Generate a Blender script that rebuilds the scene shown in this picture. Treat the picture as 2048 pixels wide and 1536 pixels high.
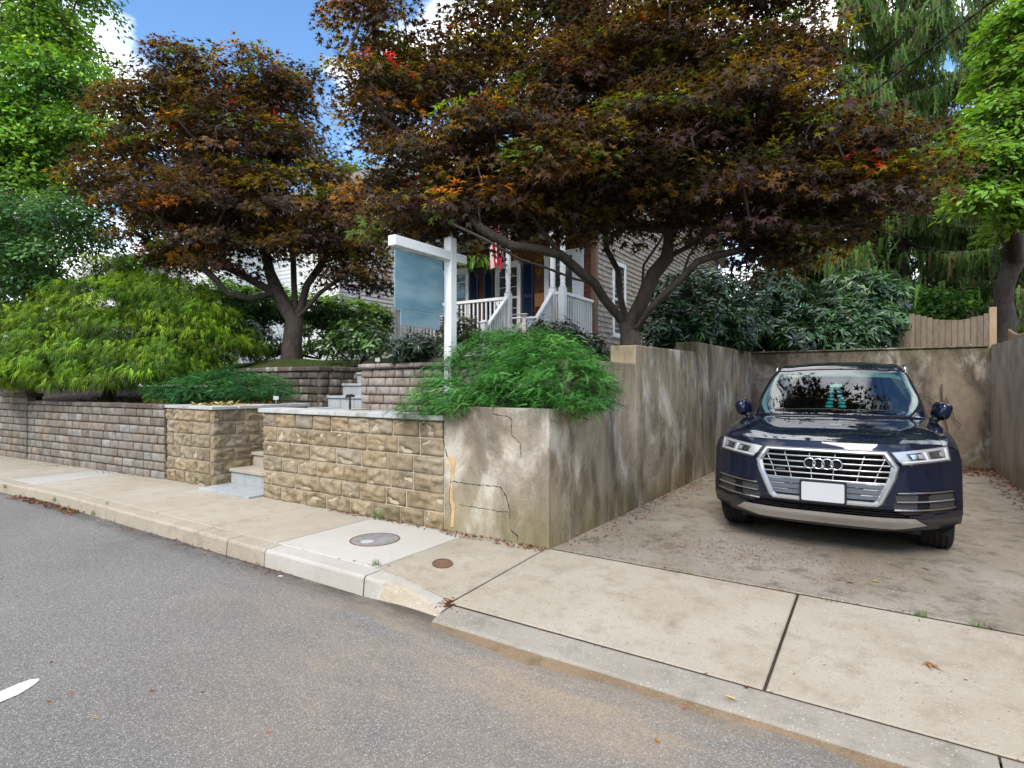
import bpy, bmesh, math, random
import numpy as np
from mathutils import Vector, Matrix, Euler

for o in list(bpy.data.objects):
    bpy.data.objects.remove(o)
scene = bpy.context.scene
col = scene.collection
R = math.radians

# ---------------------------------------------------------------- camera
F_PX = 1141.0                      # focal length in pixels of the 2048 px wide photograph
YAW = R(33.5)
EYE = Vector((0.0, 0.0, 1.4))
FWD = Vector((-math.sin(YAW), math.cos(YAW), 0.0))
RIGHT = Vector((math.cos(YAW), math.sin(YAW), 0.0))
UP = Vector((0, 0, 1))
cd = bpy.data.cameras.new('camera')
cam = bpy.data.objects.new('camera', cd)
col.objects.link(cam)
cam.location = EYE
cam.rotation_euler = (R(90), 0, YAW)
cd.sensor_width = 36.0
cd.lens = 36.0 * F_PX / 2048.0
cd.clip_start = 0.05
cd.clip_end = 2000
scene.camera = cam

# ---------------------------------------------------------------- sky, sun, exposure
SUN_EL, SUN_AZ = 42.0, 168.0       # elevation, azimuth of the sun (degrees, from +Y clockwise)
world = bpy.data.worlds.new('World')
scene.world = world
world.use_nodes = True
wn, wl = world.node_tree.nodes, world.node_tree.links
wn.clear()
w_out = wn.new('ShaderNodeOutputWorld')
w_bg = wn.new('ShaderNodeBackground')
w_bg.inputs['Strength'].default_value = 0.11
w_sky = wn.new('ShaderNodeTexSky')
w_sky.sky_type = 'NISHITA'
w_sky.sun_disc = False
w_sky.sun_elevation = R(SUN_EL)
w_sky.sun_rotation = R(SUN_AZ)
w_sky.air_density = 1.0
w_sky.dust_density = 0.3
w_sky.ozone_density = 2.0
w_hs = wn.new('ShaderNodeHueSaturation')
w_hs.inputs['Saturation'].default_value = 1.15
w_hs.inputs['Value'].default_value = 1.0
w_tc = wn.new('ShaderNodeTexCoord')
w_sep = wn.new('ShaderNodeSeparateXYZ')
w_add = wn.new('ShaderNodeMath'); w_add.operation = 'MAXIMUM'; w_add.inputs[1].default_value = 0.0
w_add2 = wn.new('ShaderNodeMath'); w_add2.operation = 'ADD'; w_add2.inputs[1].default_value = 0.28
w_dv = wn.new('ShaderNodeVectorMath'); w_dv.operation = 'DIVIDE'
w_cmb = wn.new('ShaderNodeCombineXYZ')
w_map = wn.new('ShaderNodeMapping')
CLOUD_OFFSET = (0.18, 0.90, 0.0)
w_map.inputs['Location'].default_value = CLOUD_OFFSET
w_map.inputs['Scale'].default_value = (1.0, 1.0, 1.0)
w_n1 = wn.new('ShaderNodeTexNoise')
w_n1.inputs['Scale'].default_value = 2.1
w_n1.inputs['Detail'].default_value = 7.0
w_n1.inputs['Roughness'].default_value = 0.55
w_n1.inputs['Distortion'].default_value = 0.15
w_rmp = wn.new('ShaderNodeValToRGB')
w_rmp.color_ramp.elements[0].position = 0.45
w_rmp.color_ramp.elements[0].color = (0, 0, 0, 1)
w_rmp.color_ramp.elements[1].position = 0.59
w_rmp.color_ramp.elements[1].color = (1, 1, 1, 1)
w_mix = wn.new('ShaderNodeMix'); w_mix.data_type = 'RGBA'
w_mix.inputs[7].default_value = (10.2, 10.3, 10.5, 1)
wl.new(w_sky.outputs[0], w_hs.inputs['Color'])
wl.new(w_tc.outputs['Generated'], w_sep.inputs[0])
wl.new(w_sep.outputs[2], w_add.inputs[0])
wl.new(w_add.outputs[0], w_add2.inputs[0])
for k in range(3):
    wl.new(w_add2.outputs[0], w_cmb.inputs[k])
wl.new(w_tc.outputs['Generated'], w_dv.inputs[0])
wl.new(w_cmb.outputs[0], w_dv.inputs[1])
wl.new(w_dv.outputs[0], w_map.inputs[0])
wl.new(w_map.outputs[0], w_n1.inputs['Vector'])
wl.new(w_n1.outputs['Fac'], w_rmp.inputs[0])
wl.new(w_rmp.outputs[0], w_mix.inputs[0])
wl.new(w_hs.outputs[0], w_mix.inputs[6])
wl.new(w_mix.outputs[2], w_bg.inputs['Color'])
wl.new(w_bg.outputs[0], w_out.inputs['Surface'])

sl = bpy.data.lights.new('sun', 'SUN')
sl.energy = 1.4
sl.angle = R(25)
sl.color = (1.0, 0.95, 0.87)
sun = bpy.data.objects.new('sun', sl)
col.objects.link(sun)
_az, _el = R(SUN_AZ), R(SUN_EL)
SUN_DIR = Vector((math.sin(_az) * math.cos(_el), math.cos(_az) * math.cos(_el), math.sin(_el)))
sun.rotation_euler = SUN_DIR.to_track_quat('Z', 'Y').to_euler()

scene.view_settings.view_transform = 'Standard'
scene.view_settings.look = 'None'
scene.view_settings.gamma = 1.0
scene.view_settings.use_curve_mapping = False
scene.view_settings.exposure = 1.42
scene.render.engine = 'CYCLES'
scene.cycles.max_bounces = 7
scene.cycles.diffuse_bounces = 3
scene.cycles.glossy_bounces = 3
scene.cycles.transmission_bounces = 4
scene.cycles.transparent_max_bounces = 8
scene.cycles.caustics_reflective = False
scene.cycles.caustics_refractive = False
scene.cycles.use_denoising = True
scene.cycles.sample_clamp_indirect = 6.0

# ---------------------------------------------------------------- where a point of the photograph lies in the place
def ray(u, v):
    return FWD + RIGHT * ((u - 1024) / F_PX) + UP * ((768 - v) / F_PX)
def at_d(u, v, d):
    return EYE + ray(u, v) * d
def at_y(u, v, y):
    r = ray(u, v); return EYE + r * (y / r.y)
def at_x(u, v, x):
    r = ray(u, v); return EYE + r * (x / r.x)
def at_z(u, v, z):
    r = ray(u, v); return EYE + r * ((z - EYE.z) / r.z)

# ---------------------------------------------------------------- object helpers
def link(o, parent=None):
    col.objects.link(o)
    if parent is not None:
        o.parent = parent
    return o
def tag(o, label=None, cat=None, group=None, kind=None):
    if label: o['label'] = label
    if cat: o['category'] = cat
    if group: o['group'] = group
    if kind: o['kind'] = kind
    return o
def thing(name, label, cat, loc=(0, 0, 0), rz=0.0, group=None):
    o = bpy.data.objects.new(name, None)
    o.empty_display_size = 0.2
    o.location = loc
    o.rotation_euler = (0, 0, rz)
    link(o)
    return tag(o, label, cat, group)
def structure(name, loc=(0, 0, 0), rz=0.0):
    o = bpy.data.objects.new(name, None)
    o.location = loc; o.rotation_euler = (0, 0, rz)
    link(o)
    return tag(o, kind='structure')
def mesh_obj(name, me, mat=None, parent=None, smooth=False):
    o = bpy.data.objects.new(name, me)
    if mat is not None:
        me.materials.append(mat)
    if smooth:
        me.polygons.foreach_set('use_smooth', [True] * len(me.polygons))
    return link(o, parent)
def bm_obj(name, bm, mat=None, parent=None, smooth=False):
    me = bpy.data.meshes.new(name)
    bm.normal_update()
    bm.to_mesh(me); bm.free()
    return mesh_obj(name, me, mat, parent, smooth)
def tri_mesh(name, V, T, C=None):
    """numpy arrays -> mesh of triangles (or quads), with an optional colour per vertex"""
    V = np.asarray(V, np.float32); T = np.asarray(T, np.int32)
    k = T.shape[1]
    me = bpy.data.meshes.new(name)
    me.vertices.add(len(V)); me.vertices.foreach_set('co', V.ravel())
    me.loops.add(T.size); me.loops.foreach_set('vertex_index', T.ravel())
    me.polygons.add(len(T)); me.polygons.foreach_set('loop_start', np.arange(0, T.size, k, dtype=np.int32))
    if C is not None:
        a = me.attributes.new('tint', 'FLOAT_COLOR', 'POINT')
        CC = np.ones((len(V), 4), np.float32); CC[:, :3] = C
        a.data.foreach_set('color', CC.ravel())
    me.update(calc_edges=True)
    return me
def box(bm, x0, x1, y0, y1, z0, z1):
    vs = [bm.verts.new(p) for p in ((x0, y0, z0), (x1, y0, z0), (x1, y1, z0), (x0, y1, z0), (x0, y0, z1), (x1, y0, z1), (x1, y1, z1), (x0, y1, z1))]
    for f in ((3, 2, 1, 0), (4, 5, 6, 7), (0, 1, 5, 4), (1, 2, 6, 5), (2, 3, 7, 6), (3, 0, 4, 7)):
        bm.faces.new([vs[i] for i in f])
    return vs
def box_obj(name, x0, x1, y0, y1, z0, z1, mat, parent=None, bev=0.0, seg=1):
    bm = bmesh.new()
    box(bm, x0, x1, y0, y1, z0, z1)
    if bev:
        bmesh.ops.bevel(bm, geom=bm.edges[:], offset=bev, segments=seg, profile=0.5, affect='EDGES')
    return bm_obj(name, bm, mat, parent)
def prism(bm, poly, axis, a0, a1):
    """polygon in the plane normal to AXIS (poly = 2-D points), extruded from a0 to a1"""
    def P(p, a):
        return {'x': (a, p[0], p[1]), 'y': (p[0], a, p[1]), 'z': (p[0], p[1], a)}[axis]
    A = [bm.verts.new(P(p, a0)) for p in poly]
    B = [bm.verts.new(P(p, a1)) for p in poly]
    n = len(poly)
    bm.faces.new(A[::-1]); bm.faces.new(B)
    for i in range(n):
        bm.faces.new((A[i], A[(i + 1) % n], B[(i + 1) % n], B[i]))
    bmesh.ops.recalc_face_normals(bm, faces=bm.faces[:])
def tube(bm, pts, radii, sides=8, cap=True):
    pts = [Vector(p) for p in pts]
    n = len(pts)
    if not hasattr(radii, '__len__'): radii = [radii] * n
    t0 = (pts[1] - pts[0]).normalized()
    ref = Vector((0, 0, 1)) if abs(t0.z) < 0.9 else Vector((1, 0, 0))
    a = t0.cross(ref).normalized()
    rings = []
    for i in range(n):
        t = (pts[min(i + 1, n - 1)] - pts[max(i - 1, 0)])
        if t.length < 1e-9: t = t0
        t.normalize()
        a = (a - t * a.dot(t))
        if a.length < 1e-6: a = t.orthogonal()
        a.normalize()
        b = t.cross(a)
        rings.append([bm.verts.new(pts[i] + (a * math.cos(2 * math.pi * k / sides) + b * math.sin(2 * math.pi * k / sides)) * radii[i]) for k in range(sides)])
    for i in range(n - 1):
        for k in range(sides):
            bm.faces.new((rings[i][k], rings[i][(k + 1) % sides], rings[i + 1][(k + 1) % sides], rings[i + 1][k]))
    if cap:
        bm.faces.new(rings[0][::-1]); bm.faces.new(rings[-1])
def lathe(bm, prof, sides=20, center=(0, 0, 0), axis='z'):
    """prof = [(radius, height)]; revolve about AXIS through CENTER"""
    c = Vector(center)
    rings = []
    for r, h in prof:
        ring = []
        for k in range(sides):
            a = 2 * math.pi * k / sides
            p = {'z': (r * math.cos(a), r * math.sin(a), h), 'x': (h, r * math.cos(a), r * math.sin(a)), 'y': (r * math.sin(a), h, r * math.cos(a))}[axis]
            ring.append(bm.verts.new(c + Vector(p)))
        rings.append(ring)
    for i in range(len(rings) - 1):
        for k in range(sides):
            bm.faces.new((rings[i][k], rings[i][(k + 1) % sides], rings[i + 1][(k + 1) % sides], rings[i + 1][k]))
    if prof[0][0] > 1e-6: bm.faces.new(rings[0][::-1])
    if prof[-1][0] > 1e-6: bm.faces.new(rings[-1])
    bmesh.ops.remove_doubles(bm, verts=bm.verts[:], dist=1e-6)
# ---------------------------------------------------------------- materials
class NT:
    """small helper to write node trees"""
    def __init__(s, name):
        s.m = bpy.data.materials.new(name); s.m.use_nodes = True
        s.t = s.m.node_tree; s.t.nodes.clear()
        s.out = s.t.nodes.new('ShaderNodeOutputMaterial')
        s._pos = None
    def n(s, typ, **kw):
        nd = s.t.nodes.new('ShaderNode' + typ)
        for k, v in kw.items():
            setattr(nd, k, v)
        return nd
    def l(s, a, b): s.t.links.new(a, b)
    def put(s, sock, v):
        if hasattr(v, 'is_output') or isinstance(v, bpy.types.NodeSocket): s.l(v, sock)
        elif isinstance(v, (tuple, list)) and len(v) == 3 and sock.type == 'RGBA': sock.default_value = (*v, 1)
        else: sock.default_value = v
    def pos(s, scale=(1, 1, 1), off=None):
        """world position, scaled"""
        g = s.n('NewGeometry')
        mp = s.n('Mapping'); mp.inputs['Scale'].default_value = scale
        s.l(g.outputs['Position'], mp.inputs[0])
        if off is not None: s.put(mp.inputs['Location'], off)
        return mp.outputs[0]
    def xyz(s):
        g = s.n('NewGeometry'); sp = s.n('SeparateXYZ'); s.l(g.outputs['Position'], sp.inputs[0]); return sp.outputs
    def noise(s, vec, scale=5.0, detail=4.0, rough=0.6, dist=0.0):
        nd = s.n('TexNoise'); s.put(nd.inputs['Vector'], vec)
        nd.inputs['Scale'].default_value = scale; nd.inputs['Detail'].default_value = detail
        nd.inputs['Roughness'].default_value = rough; nd.inputs['Distortion'].default_value = dist
        return nd.outputs['Fac']
    def voro(s, vec, scale=50.0, out='Distance'):
        nd = s.n('TexVoronoi'); s.put(nd.inputs['Vector'], vec); nd.inputs['Scale'].default_value = scale
        return nd.outputs[out]
    def ramp(s, fac, stops):
        nd = s.n('ValToRGB'); s.put(nd.inputs[0], fac)
        cr = nd.color_ramp
        while len(cr.elements) < len(stops): cr.elements.new(0.5)
        for e, (p, c) in zip(cr.elements, stops):
            e.position = p
            e.color = (c, c, c, 1) if not hasattr(c, '__len__') else (*c, 1)
        return nd.outputs[0]
    def mix(s, fac, a, b, mode='MIX'):
        nd = s.n('Mix', data_type='RGBA', blend_type=mode)
        s.put(nd.inputs[0], fac); s.put(nd.inputs[6], a); s.put(nd.inputs[7], b)
        return nd.outputs[2]
    def math(s, op, a, b=0.5, clamp=False):
        nd = s.n('Math', operation=op); nd.use_clamp = clamp
        s.put(nd.inputs[0], a); s.put(nd.inputs[1], b)
        return nd.outputs[0]
    def maprange(s, v, a, b, c=0.0, d=1.0):
        nd = s.n('MapRange'); s.put(nd.inputs[0], v)
        for i, x in enumerate((a, b, c, d)): nd.inputs[i + 1].default_value = x
        return nd.outputs[0]
    def rnd(s):
        return s.n('ObjectInfo').outputs['Random']
    def tint(s):
        a = s.n('Attribute', attribute_name='tint'); return a.outputs['Color']
    def bump(s, h, strength=0.3, dist=0.01):
        b = s.n('Bump'); s.l(h, b.inputs['Height']); b.inputs['Strength'].default_value = strength; b.inputs['Distance'].default_value = dist
        return b.outputs[0]
    def bsdf(s, color, rough=0.8, normal=None, spec=0.3, metal=0.0, **kw):
        p = s.n('BsdfPrincipled')
        s.put(p.inputs['Base Color'], color); s.put(p.inputs['Roughness'], rough)
        s.put(p.inputs['Specular IOR Level'], spec); s.put(p.inputs['Metallic'], metal)
        for k, v in kw.items(): s.put(p.inputs[k], v)
        if normal is not None: s.l(normal, p.inputs['Normal'])
        return p.outputs[0]
    def done(s, sh):
        s.l(sh, s.out.inputs['Surface']); return s.m

def plain(name, c, rough=0.6, spec=0.4, metal=0.0, grain=0.06, **kw):
    t = NT(name)
    p = t.pos()
    f = t.noise(p, 9.0, 4)
    cc = t.mix(t.maprange(f, 0.3, 0.7), tuple(x * (1 - grain) for x in c), tuple(min(1, x * (1 + grain)) for x in c))
    return t.done(t.bsdf(cc, rough, None, spec, metal, **kw))

def concrete(name, base, dark, light, speck=None, speck_scale=90.0, stain=0.5, bump=0.35, streak=False):
    t = NT(name)
    p = t.pos()
    big = t.noise(p, 1.1, 5, 0.65, 0.4)
    mid = t.noise(t.pos((1, 1, 1), (7, 3, 1)), 5.5, 6, 0.7)
    fine = t.noise(p, 70.0, 3, 0.7)
    c = t.mix(t.maprange(big, 0.36, 0.66), base, light)
    c = t.mix(t.math('MULTIPLY', t.maprange(mid, 0.5, 0.75), stain), c, dark)
    c = t.mix(t.maprange(fine, 0.2, 0.8, 0.0, 0.3), c, t.mix(1.0, c, (0.45, 0.43, 0.4), 'MULTIPLY'))
    if streak:
        st = t.noise(t.pos((2.2, 22, 1)), 1.0, 4, 0.6)
        c = t.mix(t.maprange(st, 0.55, 0.8, 0.0, 0.25), c, dark)
    h = fine
    if speck:
        cell = t.n('TexVoronoi'); t.l(p, cell.inputs['Vector']); cell.inputs['Scale'].default_value = speck_scale
        sel = t.maprange(cell.outputs['Distance'], 0.25, 0.34, 1.0, 0.0)
        rr = t.n('SeparateColor'); t.l(cell.outputs['Color'], rr.inputs[0])
        pick = t.math('MULTIPLY', sel, t.maprange(rr.outputs[0], 0.45, 0.6))
        pc = t.ramp(rr.outputs[1], [(0.0, speck[0]), (0.45, speck[1]), (1.0, speck[2])])
        c = t.mix(t.math('MULTIPLY', pick, 0.75), c, pc)
        h = t.math('ADD', fine, t.math('MULTIPLY', sel, 0.5))
    return t.done(t.bsdf(c, 0.9, t.bump(h, bump, 0.004), 0.2))

M = {}
# asphalt with sand washed over it along the gutter
t = NT('asphalt')
p = t.pos()
cell = t.n('TexVoronoi'); t.l(p, cell.inputs['Vector']); cell.inputs['Scale'].default_value = 190.0
sc = t.n('SeparateColor'); t.l(cell.outputs['Color'], sc.inputs[0])
stone = t.ramp(sc.outputs[0], [(0.0, (0.12, 0.113, 0.105)), (0.55, (0.195, 0.183, 0.168)), (0.88, (0.275, 0.258, 0.237)), (1.0, (0.48, 0.45, 0.415))])
edge = t.maprange(cell.outputs['Distance'], 0.35, 0.7, 0.0, 0.5)
c = t.mix(edge, stone, (0.108, 0.103, 0.097))
big = t.noise(p, 0.55, 5, 0.6, 0.3)
c = t.mix(t.maprange(big, 0.35, 0.65, 0.0, 0.4), c, t.mix(1.0, c, (0.62, 0.62, 0.62), 'MULTIPLY'))
x, y, z = t.xyz()
near = t.math('MULTIPLY', t.maprange(y, 1.0, 2.75), t.maprange(x, -4.6, -2.6))
sn = t.noise(t.pos((0.55, 1.6, 1)), 1.4, 6, 0.65, 0.5)
wash = t.math('MULTIPLY', near, t.maprange(sn, 0.36, 0.62))
fn = t.noise(p, 60.0, 2, 0.6)
c = t.mix(t.math('MULTIPLY', wash, t.maprange(fn, 0.25, 0.6, 0.2, 0.9)), c, (0.34, 0.255, 0.165))
grime = t.math('MULTIPLY', t.maprange(y, 2.60, 2.84), t.maprange(t.noise(t.pos((1.2, 3, 1), (4, 4, 4)), 2.0, 6, 0.7), 0.3, 0.6))
c = t.mix(t.math('MULTIPLY', grime, 0.75), c, (0.035, 0.028, 0.022))
tar = t.noise(t.pos((0.5, 0.9, 1), (8, 1, 2)), 1.3, 7, 0.68, 0.6)
c = t.mix(t.maprange(tar, 0.56, 0.72, 0.0, 0.35), c, (0.07, 0.066, 0.062))
M['asphalt'] = t.done(t.bsdf(c, 0.88, t.bump(cell.outputs['Distance'], 0.35, 0.003), 0.25))

TAN = (0.40, 0.335, 0.255)
M['walk'] = concrete('walk_concrete', (0.39, 0.338, 0.262), (0.23, 0.185, 0.13), (0.455, 0.405, 0.325), None, stain=0.45, streak=True)
M['walk_grey'] = concrete('pale_patch_concrete', (0.42, 0.40, 0.36), (0.33, 0.30, 0.26), (0.5, 0.48, 0.44), None, stain=0.3)
M['slab_white'] = concrete('new_concrete', (0.48, 0.445, 0.385), (0.38, 0.335, 0.27), (0.52, 0.49, 0.44), None, stain=0.25, bump=0.2)
M['apron'] = concrete('aggregate_concrete', (0.36, 0.312, 0.238), (0.22, 0.175, 0.12), (0.42, 0.375, 0.30), ((0.30, 0.16, 0.06), (0.5, 0.43, 0.33), (0.16, 0.135, 0.11)), 60.0, stain=0.65, bump=0.6)
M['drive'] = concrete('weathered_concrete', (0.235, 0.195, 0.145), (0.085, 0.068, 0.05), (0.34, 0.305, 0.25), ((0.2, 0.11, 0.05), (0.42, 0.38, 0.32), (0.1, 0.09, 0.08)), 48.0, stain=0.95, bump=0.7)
M['kerb_old'] = concrete('kerb_concrete', (0.36, 0.31, 0.235), (0.21, 0.17, 0.125), (0.42, 0.37, 0.29), ((0.4, 0.3, 0.2), (0.55, 0.5, 0.42), (0.25, 0.22, 0.2)), 60.0, stain=0.6, bump=0.6)
M['kerb_new'] = concrete('new_kerb_concrete', (0.42, 0.39, 0.335), (0.29, 0.25, 0.19), (0.48, 0.45, 0.40), None, stain=0.35, bump=0.3, streak=True)
M['gutter'] = concrete('gutter_concrete', (0.28, 0.25, 0.205), (0.16, 0.135, 0.1), (0.34, 0.305, 0.255), ((0.3, 0.22, 0.15), (0.5, 0.46, 0.4), (0.2, 0.19, 0.18)), 60.0, stain=0.7, bump=0.6)
M['gap'] = plain('joint_dirt', (0.045, 0.034, 0.025), 0.95, 0.1, grain=0.3)

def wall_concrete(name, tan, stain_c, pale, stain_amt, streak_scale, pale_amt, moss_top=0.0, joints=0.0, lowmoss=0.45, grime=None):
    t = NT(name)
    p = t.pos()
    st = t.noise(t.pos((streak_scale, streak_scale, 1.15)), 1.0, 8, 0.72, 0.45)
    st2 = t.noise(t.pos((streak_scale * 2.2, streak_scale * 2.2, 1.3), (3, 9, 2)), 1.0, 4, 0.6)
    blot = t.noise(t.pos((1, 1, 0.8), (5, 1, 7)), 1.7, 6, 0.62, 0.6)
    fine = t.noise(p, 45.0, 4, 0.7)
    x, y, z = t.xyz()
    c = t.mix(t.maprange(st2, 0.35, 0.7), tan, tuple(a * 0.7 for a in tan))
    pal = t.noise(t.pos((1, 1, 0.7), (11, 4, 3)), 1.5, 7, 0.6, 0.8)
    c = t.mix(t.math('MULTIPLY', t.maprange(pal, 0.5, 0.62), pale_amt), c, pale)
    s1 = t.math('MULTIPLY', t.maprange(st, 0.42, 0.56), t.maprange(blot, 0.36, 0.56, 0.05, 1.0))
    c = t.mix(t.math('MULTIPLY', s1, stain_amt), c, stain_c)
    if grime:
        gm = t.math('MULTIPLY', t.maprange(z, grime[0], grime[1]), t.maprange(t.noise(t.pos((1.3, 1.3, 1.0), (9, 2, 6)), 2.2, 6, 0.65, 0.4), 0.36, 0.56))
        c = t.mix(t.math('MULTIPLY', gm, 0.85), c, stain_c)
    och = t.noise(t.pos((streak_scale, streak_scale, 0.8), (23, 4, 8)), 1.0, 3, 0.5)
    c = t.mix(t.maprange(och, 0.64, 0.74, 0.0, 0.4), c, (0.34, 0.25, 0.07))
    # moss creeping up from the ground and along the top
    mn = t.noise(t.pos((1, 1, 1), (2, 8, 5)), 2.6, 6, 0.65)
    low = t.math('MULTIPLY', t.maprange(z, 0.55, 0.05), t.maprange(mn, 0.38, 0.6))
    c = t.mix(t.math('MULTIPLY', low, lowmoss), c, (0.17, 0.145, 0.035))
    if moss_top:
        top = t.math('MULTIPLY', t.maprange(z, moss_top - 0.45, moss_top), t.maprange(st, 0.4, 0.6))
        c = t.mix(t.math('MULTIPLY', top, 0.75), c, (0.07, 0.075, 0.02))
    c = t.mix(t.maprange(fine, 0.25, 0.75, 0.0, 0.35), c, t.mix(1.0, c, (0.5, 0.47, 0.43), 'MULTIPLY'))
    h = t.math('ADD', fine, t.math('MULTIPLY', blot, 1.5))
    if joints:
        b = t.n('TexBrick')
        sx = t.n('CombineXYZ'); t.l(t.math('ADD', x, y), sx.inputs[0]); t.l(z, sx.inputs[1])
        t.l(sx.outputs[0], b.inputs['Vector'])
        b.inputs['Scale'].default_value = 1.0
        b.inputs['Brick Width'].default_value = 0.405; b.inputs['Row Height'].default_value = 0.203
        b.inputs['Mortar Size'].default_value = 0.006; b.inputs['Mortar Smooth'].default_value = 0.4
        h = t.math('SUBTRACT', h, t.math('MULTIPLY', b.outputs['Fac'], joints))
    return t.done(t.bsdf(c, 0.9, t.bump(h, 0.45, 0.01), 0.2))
M['wall_front'] = wall_concrete('cement_render', (0.40, 0.335, 0.25), (0.14, 0.118, 0.092), (0.60, 0.55, 0.46), 0.68, 2.2, 0.95, 0, 0.18, 0.5, (0.72, 1.15))
M['wall_side'] = wall_concrete('stained_concrete', (0.40, 0.325, 0.225), (0.09, 0.07, 0.05), (0.62, 0.56, 0.46), 0.74, 3.8, 0.95, 2.0, 0.25)
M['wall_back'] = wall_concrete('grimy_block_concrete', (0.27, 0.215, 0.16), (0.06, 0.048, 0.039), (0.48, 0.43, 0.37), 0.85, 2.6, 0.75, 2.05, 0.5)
M['wall_right'] = wall_concrete('pale_block_concrete', (0.48, 0.39, 0.31), (0.20, 0.155, 0.12), (0.58, 0.52, 0.45), 0.55, 3.4, 0.6, 0, 0.4, 0.7)
M['crack'] = plain('crack_dark', (0.02, 0.017, 0.014), 0.95, 0.05)
M['patch'] = plain('ochre_mortar', (0.50, 0.33, 0.17), 0.9, 0.15, grain=0.2)

# rock-faced sandstone-coloured block, dirt in the hollows varies stone by stone
t = NT('rock_face_stone')
p = t.pos()
r = t.rnd()
ro = t.n('CombineXYZ'); t.l(t.math('MULTIPLY', r, 40), ro.inputs[0])
pr = t.pos((1, 1, 1), ro.outputs[0])
c = t.ramp(r, [(0.0, (0.33, 0.25, 0.15)), (0.3, (0.40, 0.31, 0.195)), (0.5, (0.27, 0.215, 0.145)), (0.75, (0.43, 0.345, 0.225)), (1.0, (0.33, 0.28, 0.21))])
n1 = t.noise(pr, 9.0, 6, 0.65, 0.5)
c = t.mix(t.maprange(n1, 0.44, 0.74), c, (0.145, 0.108, 0.066))
n2 = t.noise(pr, 7.0, 7, 0.72, 0.2)
c = t.mix(t.maprange(n2, 0.56, 0.84, 0.0, 0.6), c, (0.46, 0.40, 0.31))
n4 = t.noise(t.pos((1, 1, 0.5), (4, 0, 0)), 1.1, 4, 0.6)
c = t.mix(t.maprange(n4, 0.48, 0.68, 0.0, 0.6), c, (0.13, 0.108, 0.08))
x, y, z = t.xyz()
low = t.math('MULTIPLY', t.maprange(z, 0.3, 0.02), t.maprange(n1, 0.35, 0.6))
c = t.mix(t.math('MULTIPLY', low, 0.5), c, (0.115, 0.1, 0.035))
n3 = t.noise(p, 60.0, 3, 0.7)
c = t.mix(t.maprange(n3, 0.3, 0.8, 0, 0.4), c, t.mix(1.0, c, (0.45, 0.42, 0.38), 'MULTIPLY'))
M['rock'] = t.done(t.bsdf(c, 0.9, t.bump(t.math('ADD', n3, t.math('MULTIPLY', n1, 2.0)), 0.6, 0.012), 0.2))
M['mortar'] = concrete('pale_mortar', (0.47, 0.39, 0.28), (0.25, 0.2, 0.13), (0.55, 0.48, 0.37), None, stain=0.6)

def block_mat(name, stops, white=0.0):
    t = NT(name)
    p = t.pos(); r = t.rnd()
    ro = t.n('CombineXYZ'); t.l(t.math('MULTIPLY', r, 40), ro.inputs[0])
    pr = t.pos((1, 1, 1), ro.outputs[0])
    c = t.ramp(r, stops)
    n1 = t.noise(pr, 6.0, 5, 0.65, 0.4)
    c = t.mix(t.maprange(n1, 0.45, 0.72, 0.0, 0.7), c, (0.075, 0.065, 0.055))
    if white:
        n5 = t.noise(t.pos((1, 1, 0.6), ro.outputs[0]), 3.0, 5, 0.6, 0.5)
        c = t.mix(t.maprange(n5, 0.56, 0.7, 0.0, white), c, (0.62, 0.58, 0.53))
    n2 = t.noise(t.pos((1, 1, 0.6), (1, 2, 3)), 1.0, 4, 0.6)
    c = t.mix(t.maprange(n2, 0.5, 0.68, 0.0, 0.55), c, (0.05, 0.042, 0.034))
    n3 = t.noise(p, 90.0, 3, 0.7)
    c = t.mix(t.maprange(n3, 0.3, 0.8, 0, 0.45), c, t.mix(1.0, c, (0.4, 0.38, 0.36), 'MULTIPLY'))
    return t.done(t.bsdf(c, 0.9, t.bump(t.math('ADD', n3, n1), 0.7, 0.008), 0.2))
M['block'] = block_mat('tumbled_grey_block', [(0.0, (0.20, 0.16, 0.125)), (0.25, (0.27, 0.25, 0.22)), (0.45, (0.23, 0.185, 0.145)), (0.6, (0.33, 0.315, 0.285)), (0.8, (0.26, 0.215, 0.17)), (1.0, (0.31, 0.255, 0.20))])
M['block_dark'] = block_mat('dark_weathered_block', [(0.0, (0.10, 0.08, 0.06)), (0.5, (0.15, 0.12, 0.095)), (1.0, (0.19, 0.155, 0.125))], 0.8)
M['block_pink'] = block_mat('pinkish_tumbled_block', [(0.0, (0.33, 0.27, 0.225)), (0.5, (0.38, 0.33, 0.29)), (1.0, (0.30, 0.235, 0.19))], 0.4)
M['gapdark'] = plain('gap_shadow_soil', (0.035, 0.03, 0.025), 0.95, 0.1)
M['bluestone'] = concrete('bluestone', (0.33, 0.345, 0.345), (0.17, 0.17, 0.16), (0.43, 0.45, 0.45), None, stain=0.5, bump=0.25)
M['coping'] = concrete('coping_stone', (0.40, 0.40, 0.385), (0.17, 0.16, 0.145), (0.54, 0.54, 0.52), None, stain=0.8, bump=0.25)
M['tread'] = concrete('tread_stone', (0.38, 0.33, 0.25), (0.2, 0.16, 0.11), (0.44, 0.4, 0.33), None, stain=0.6, bump=0.25)

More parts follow.
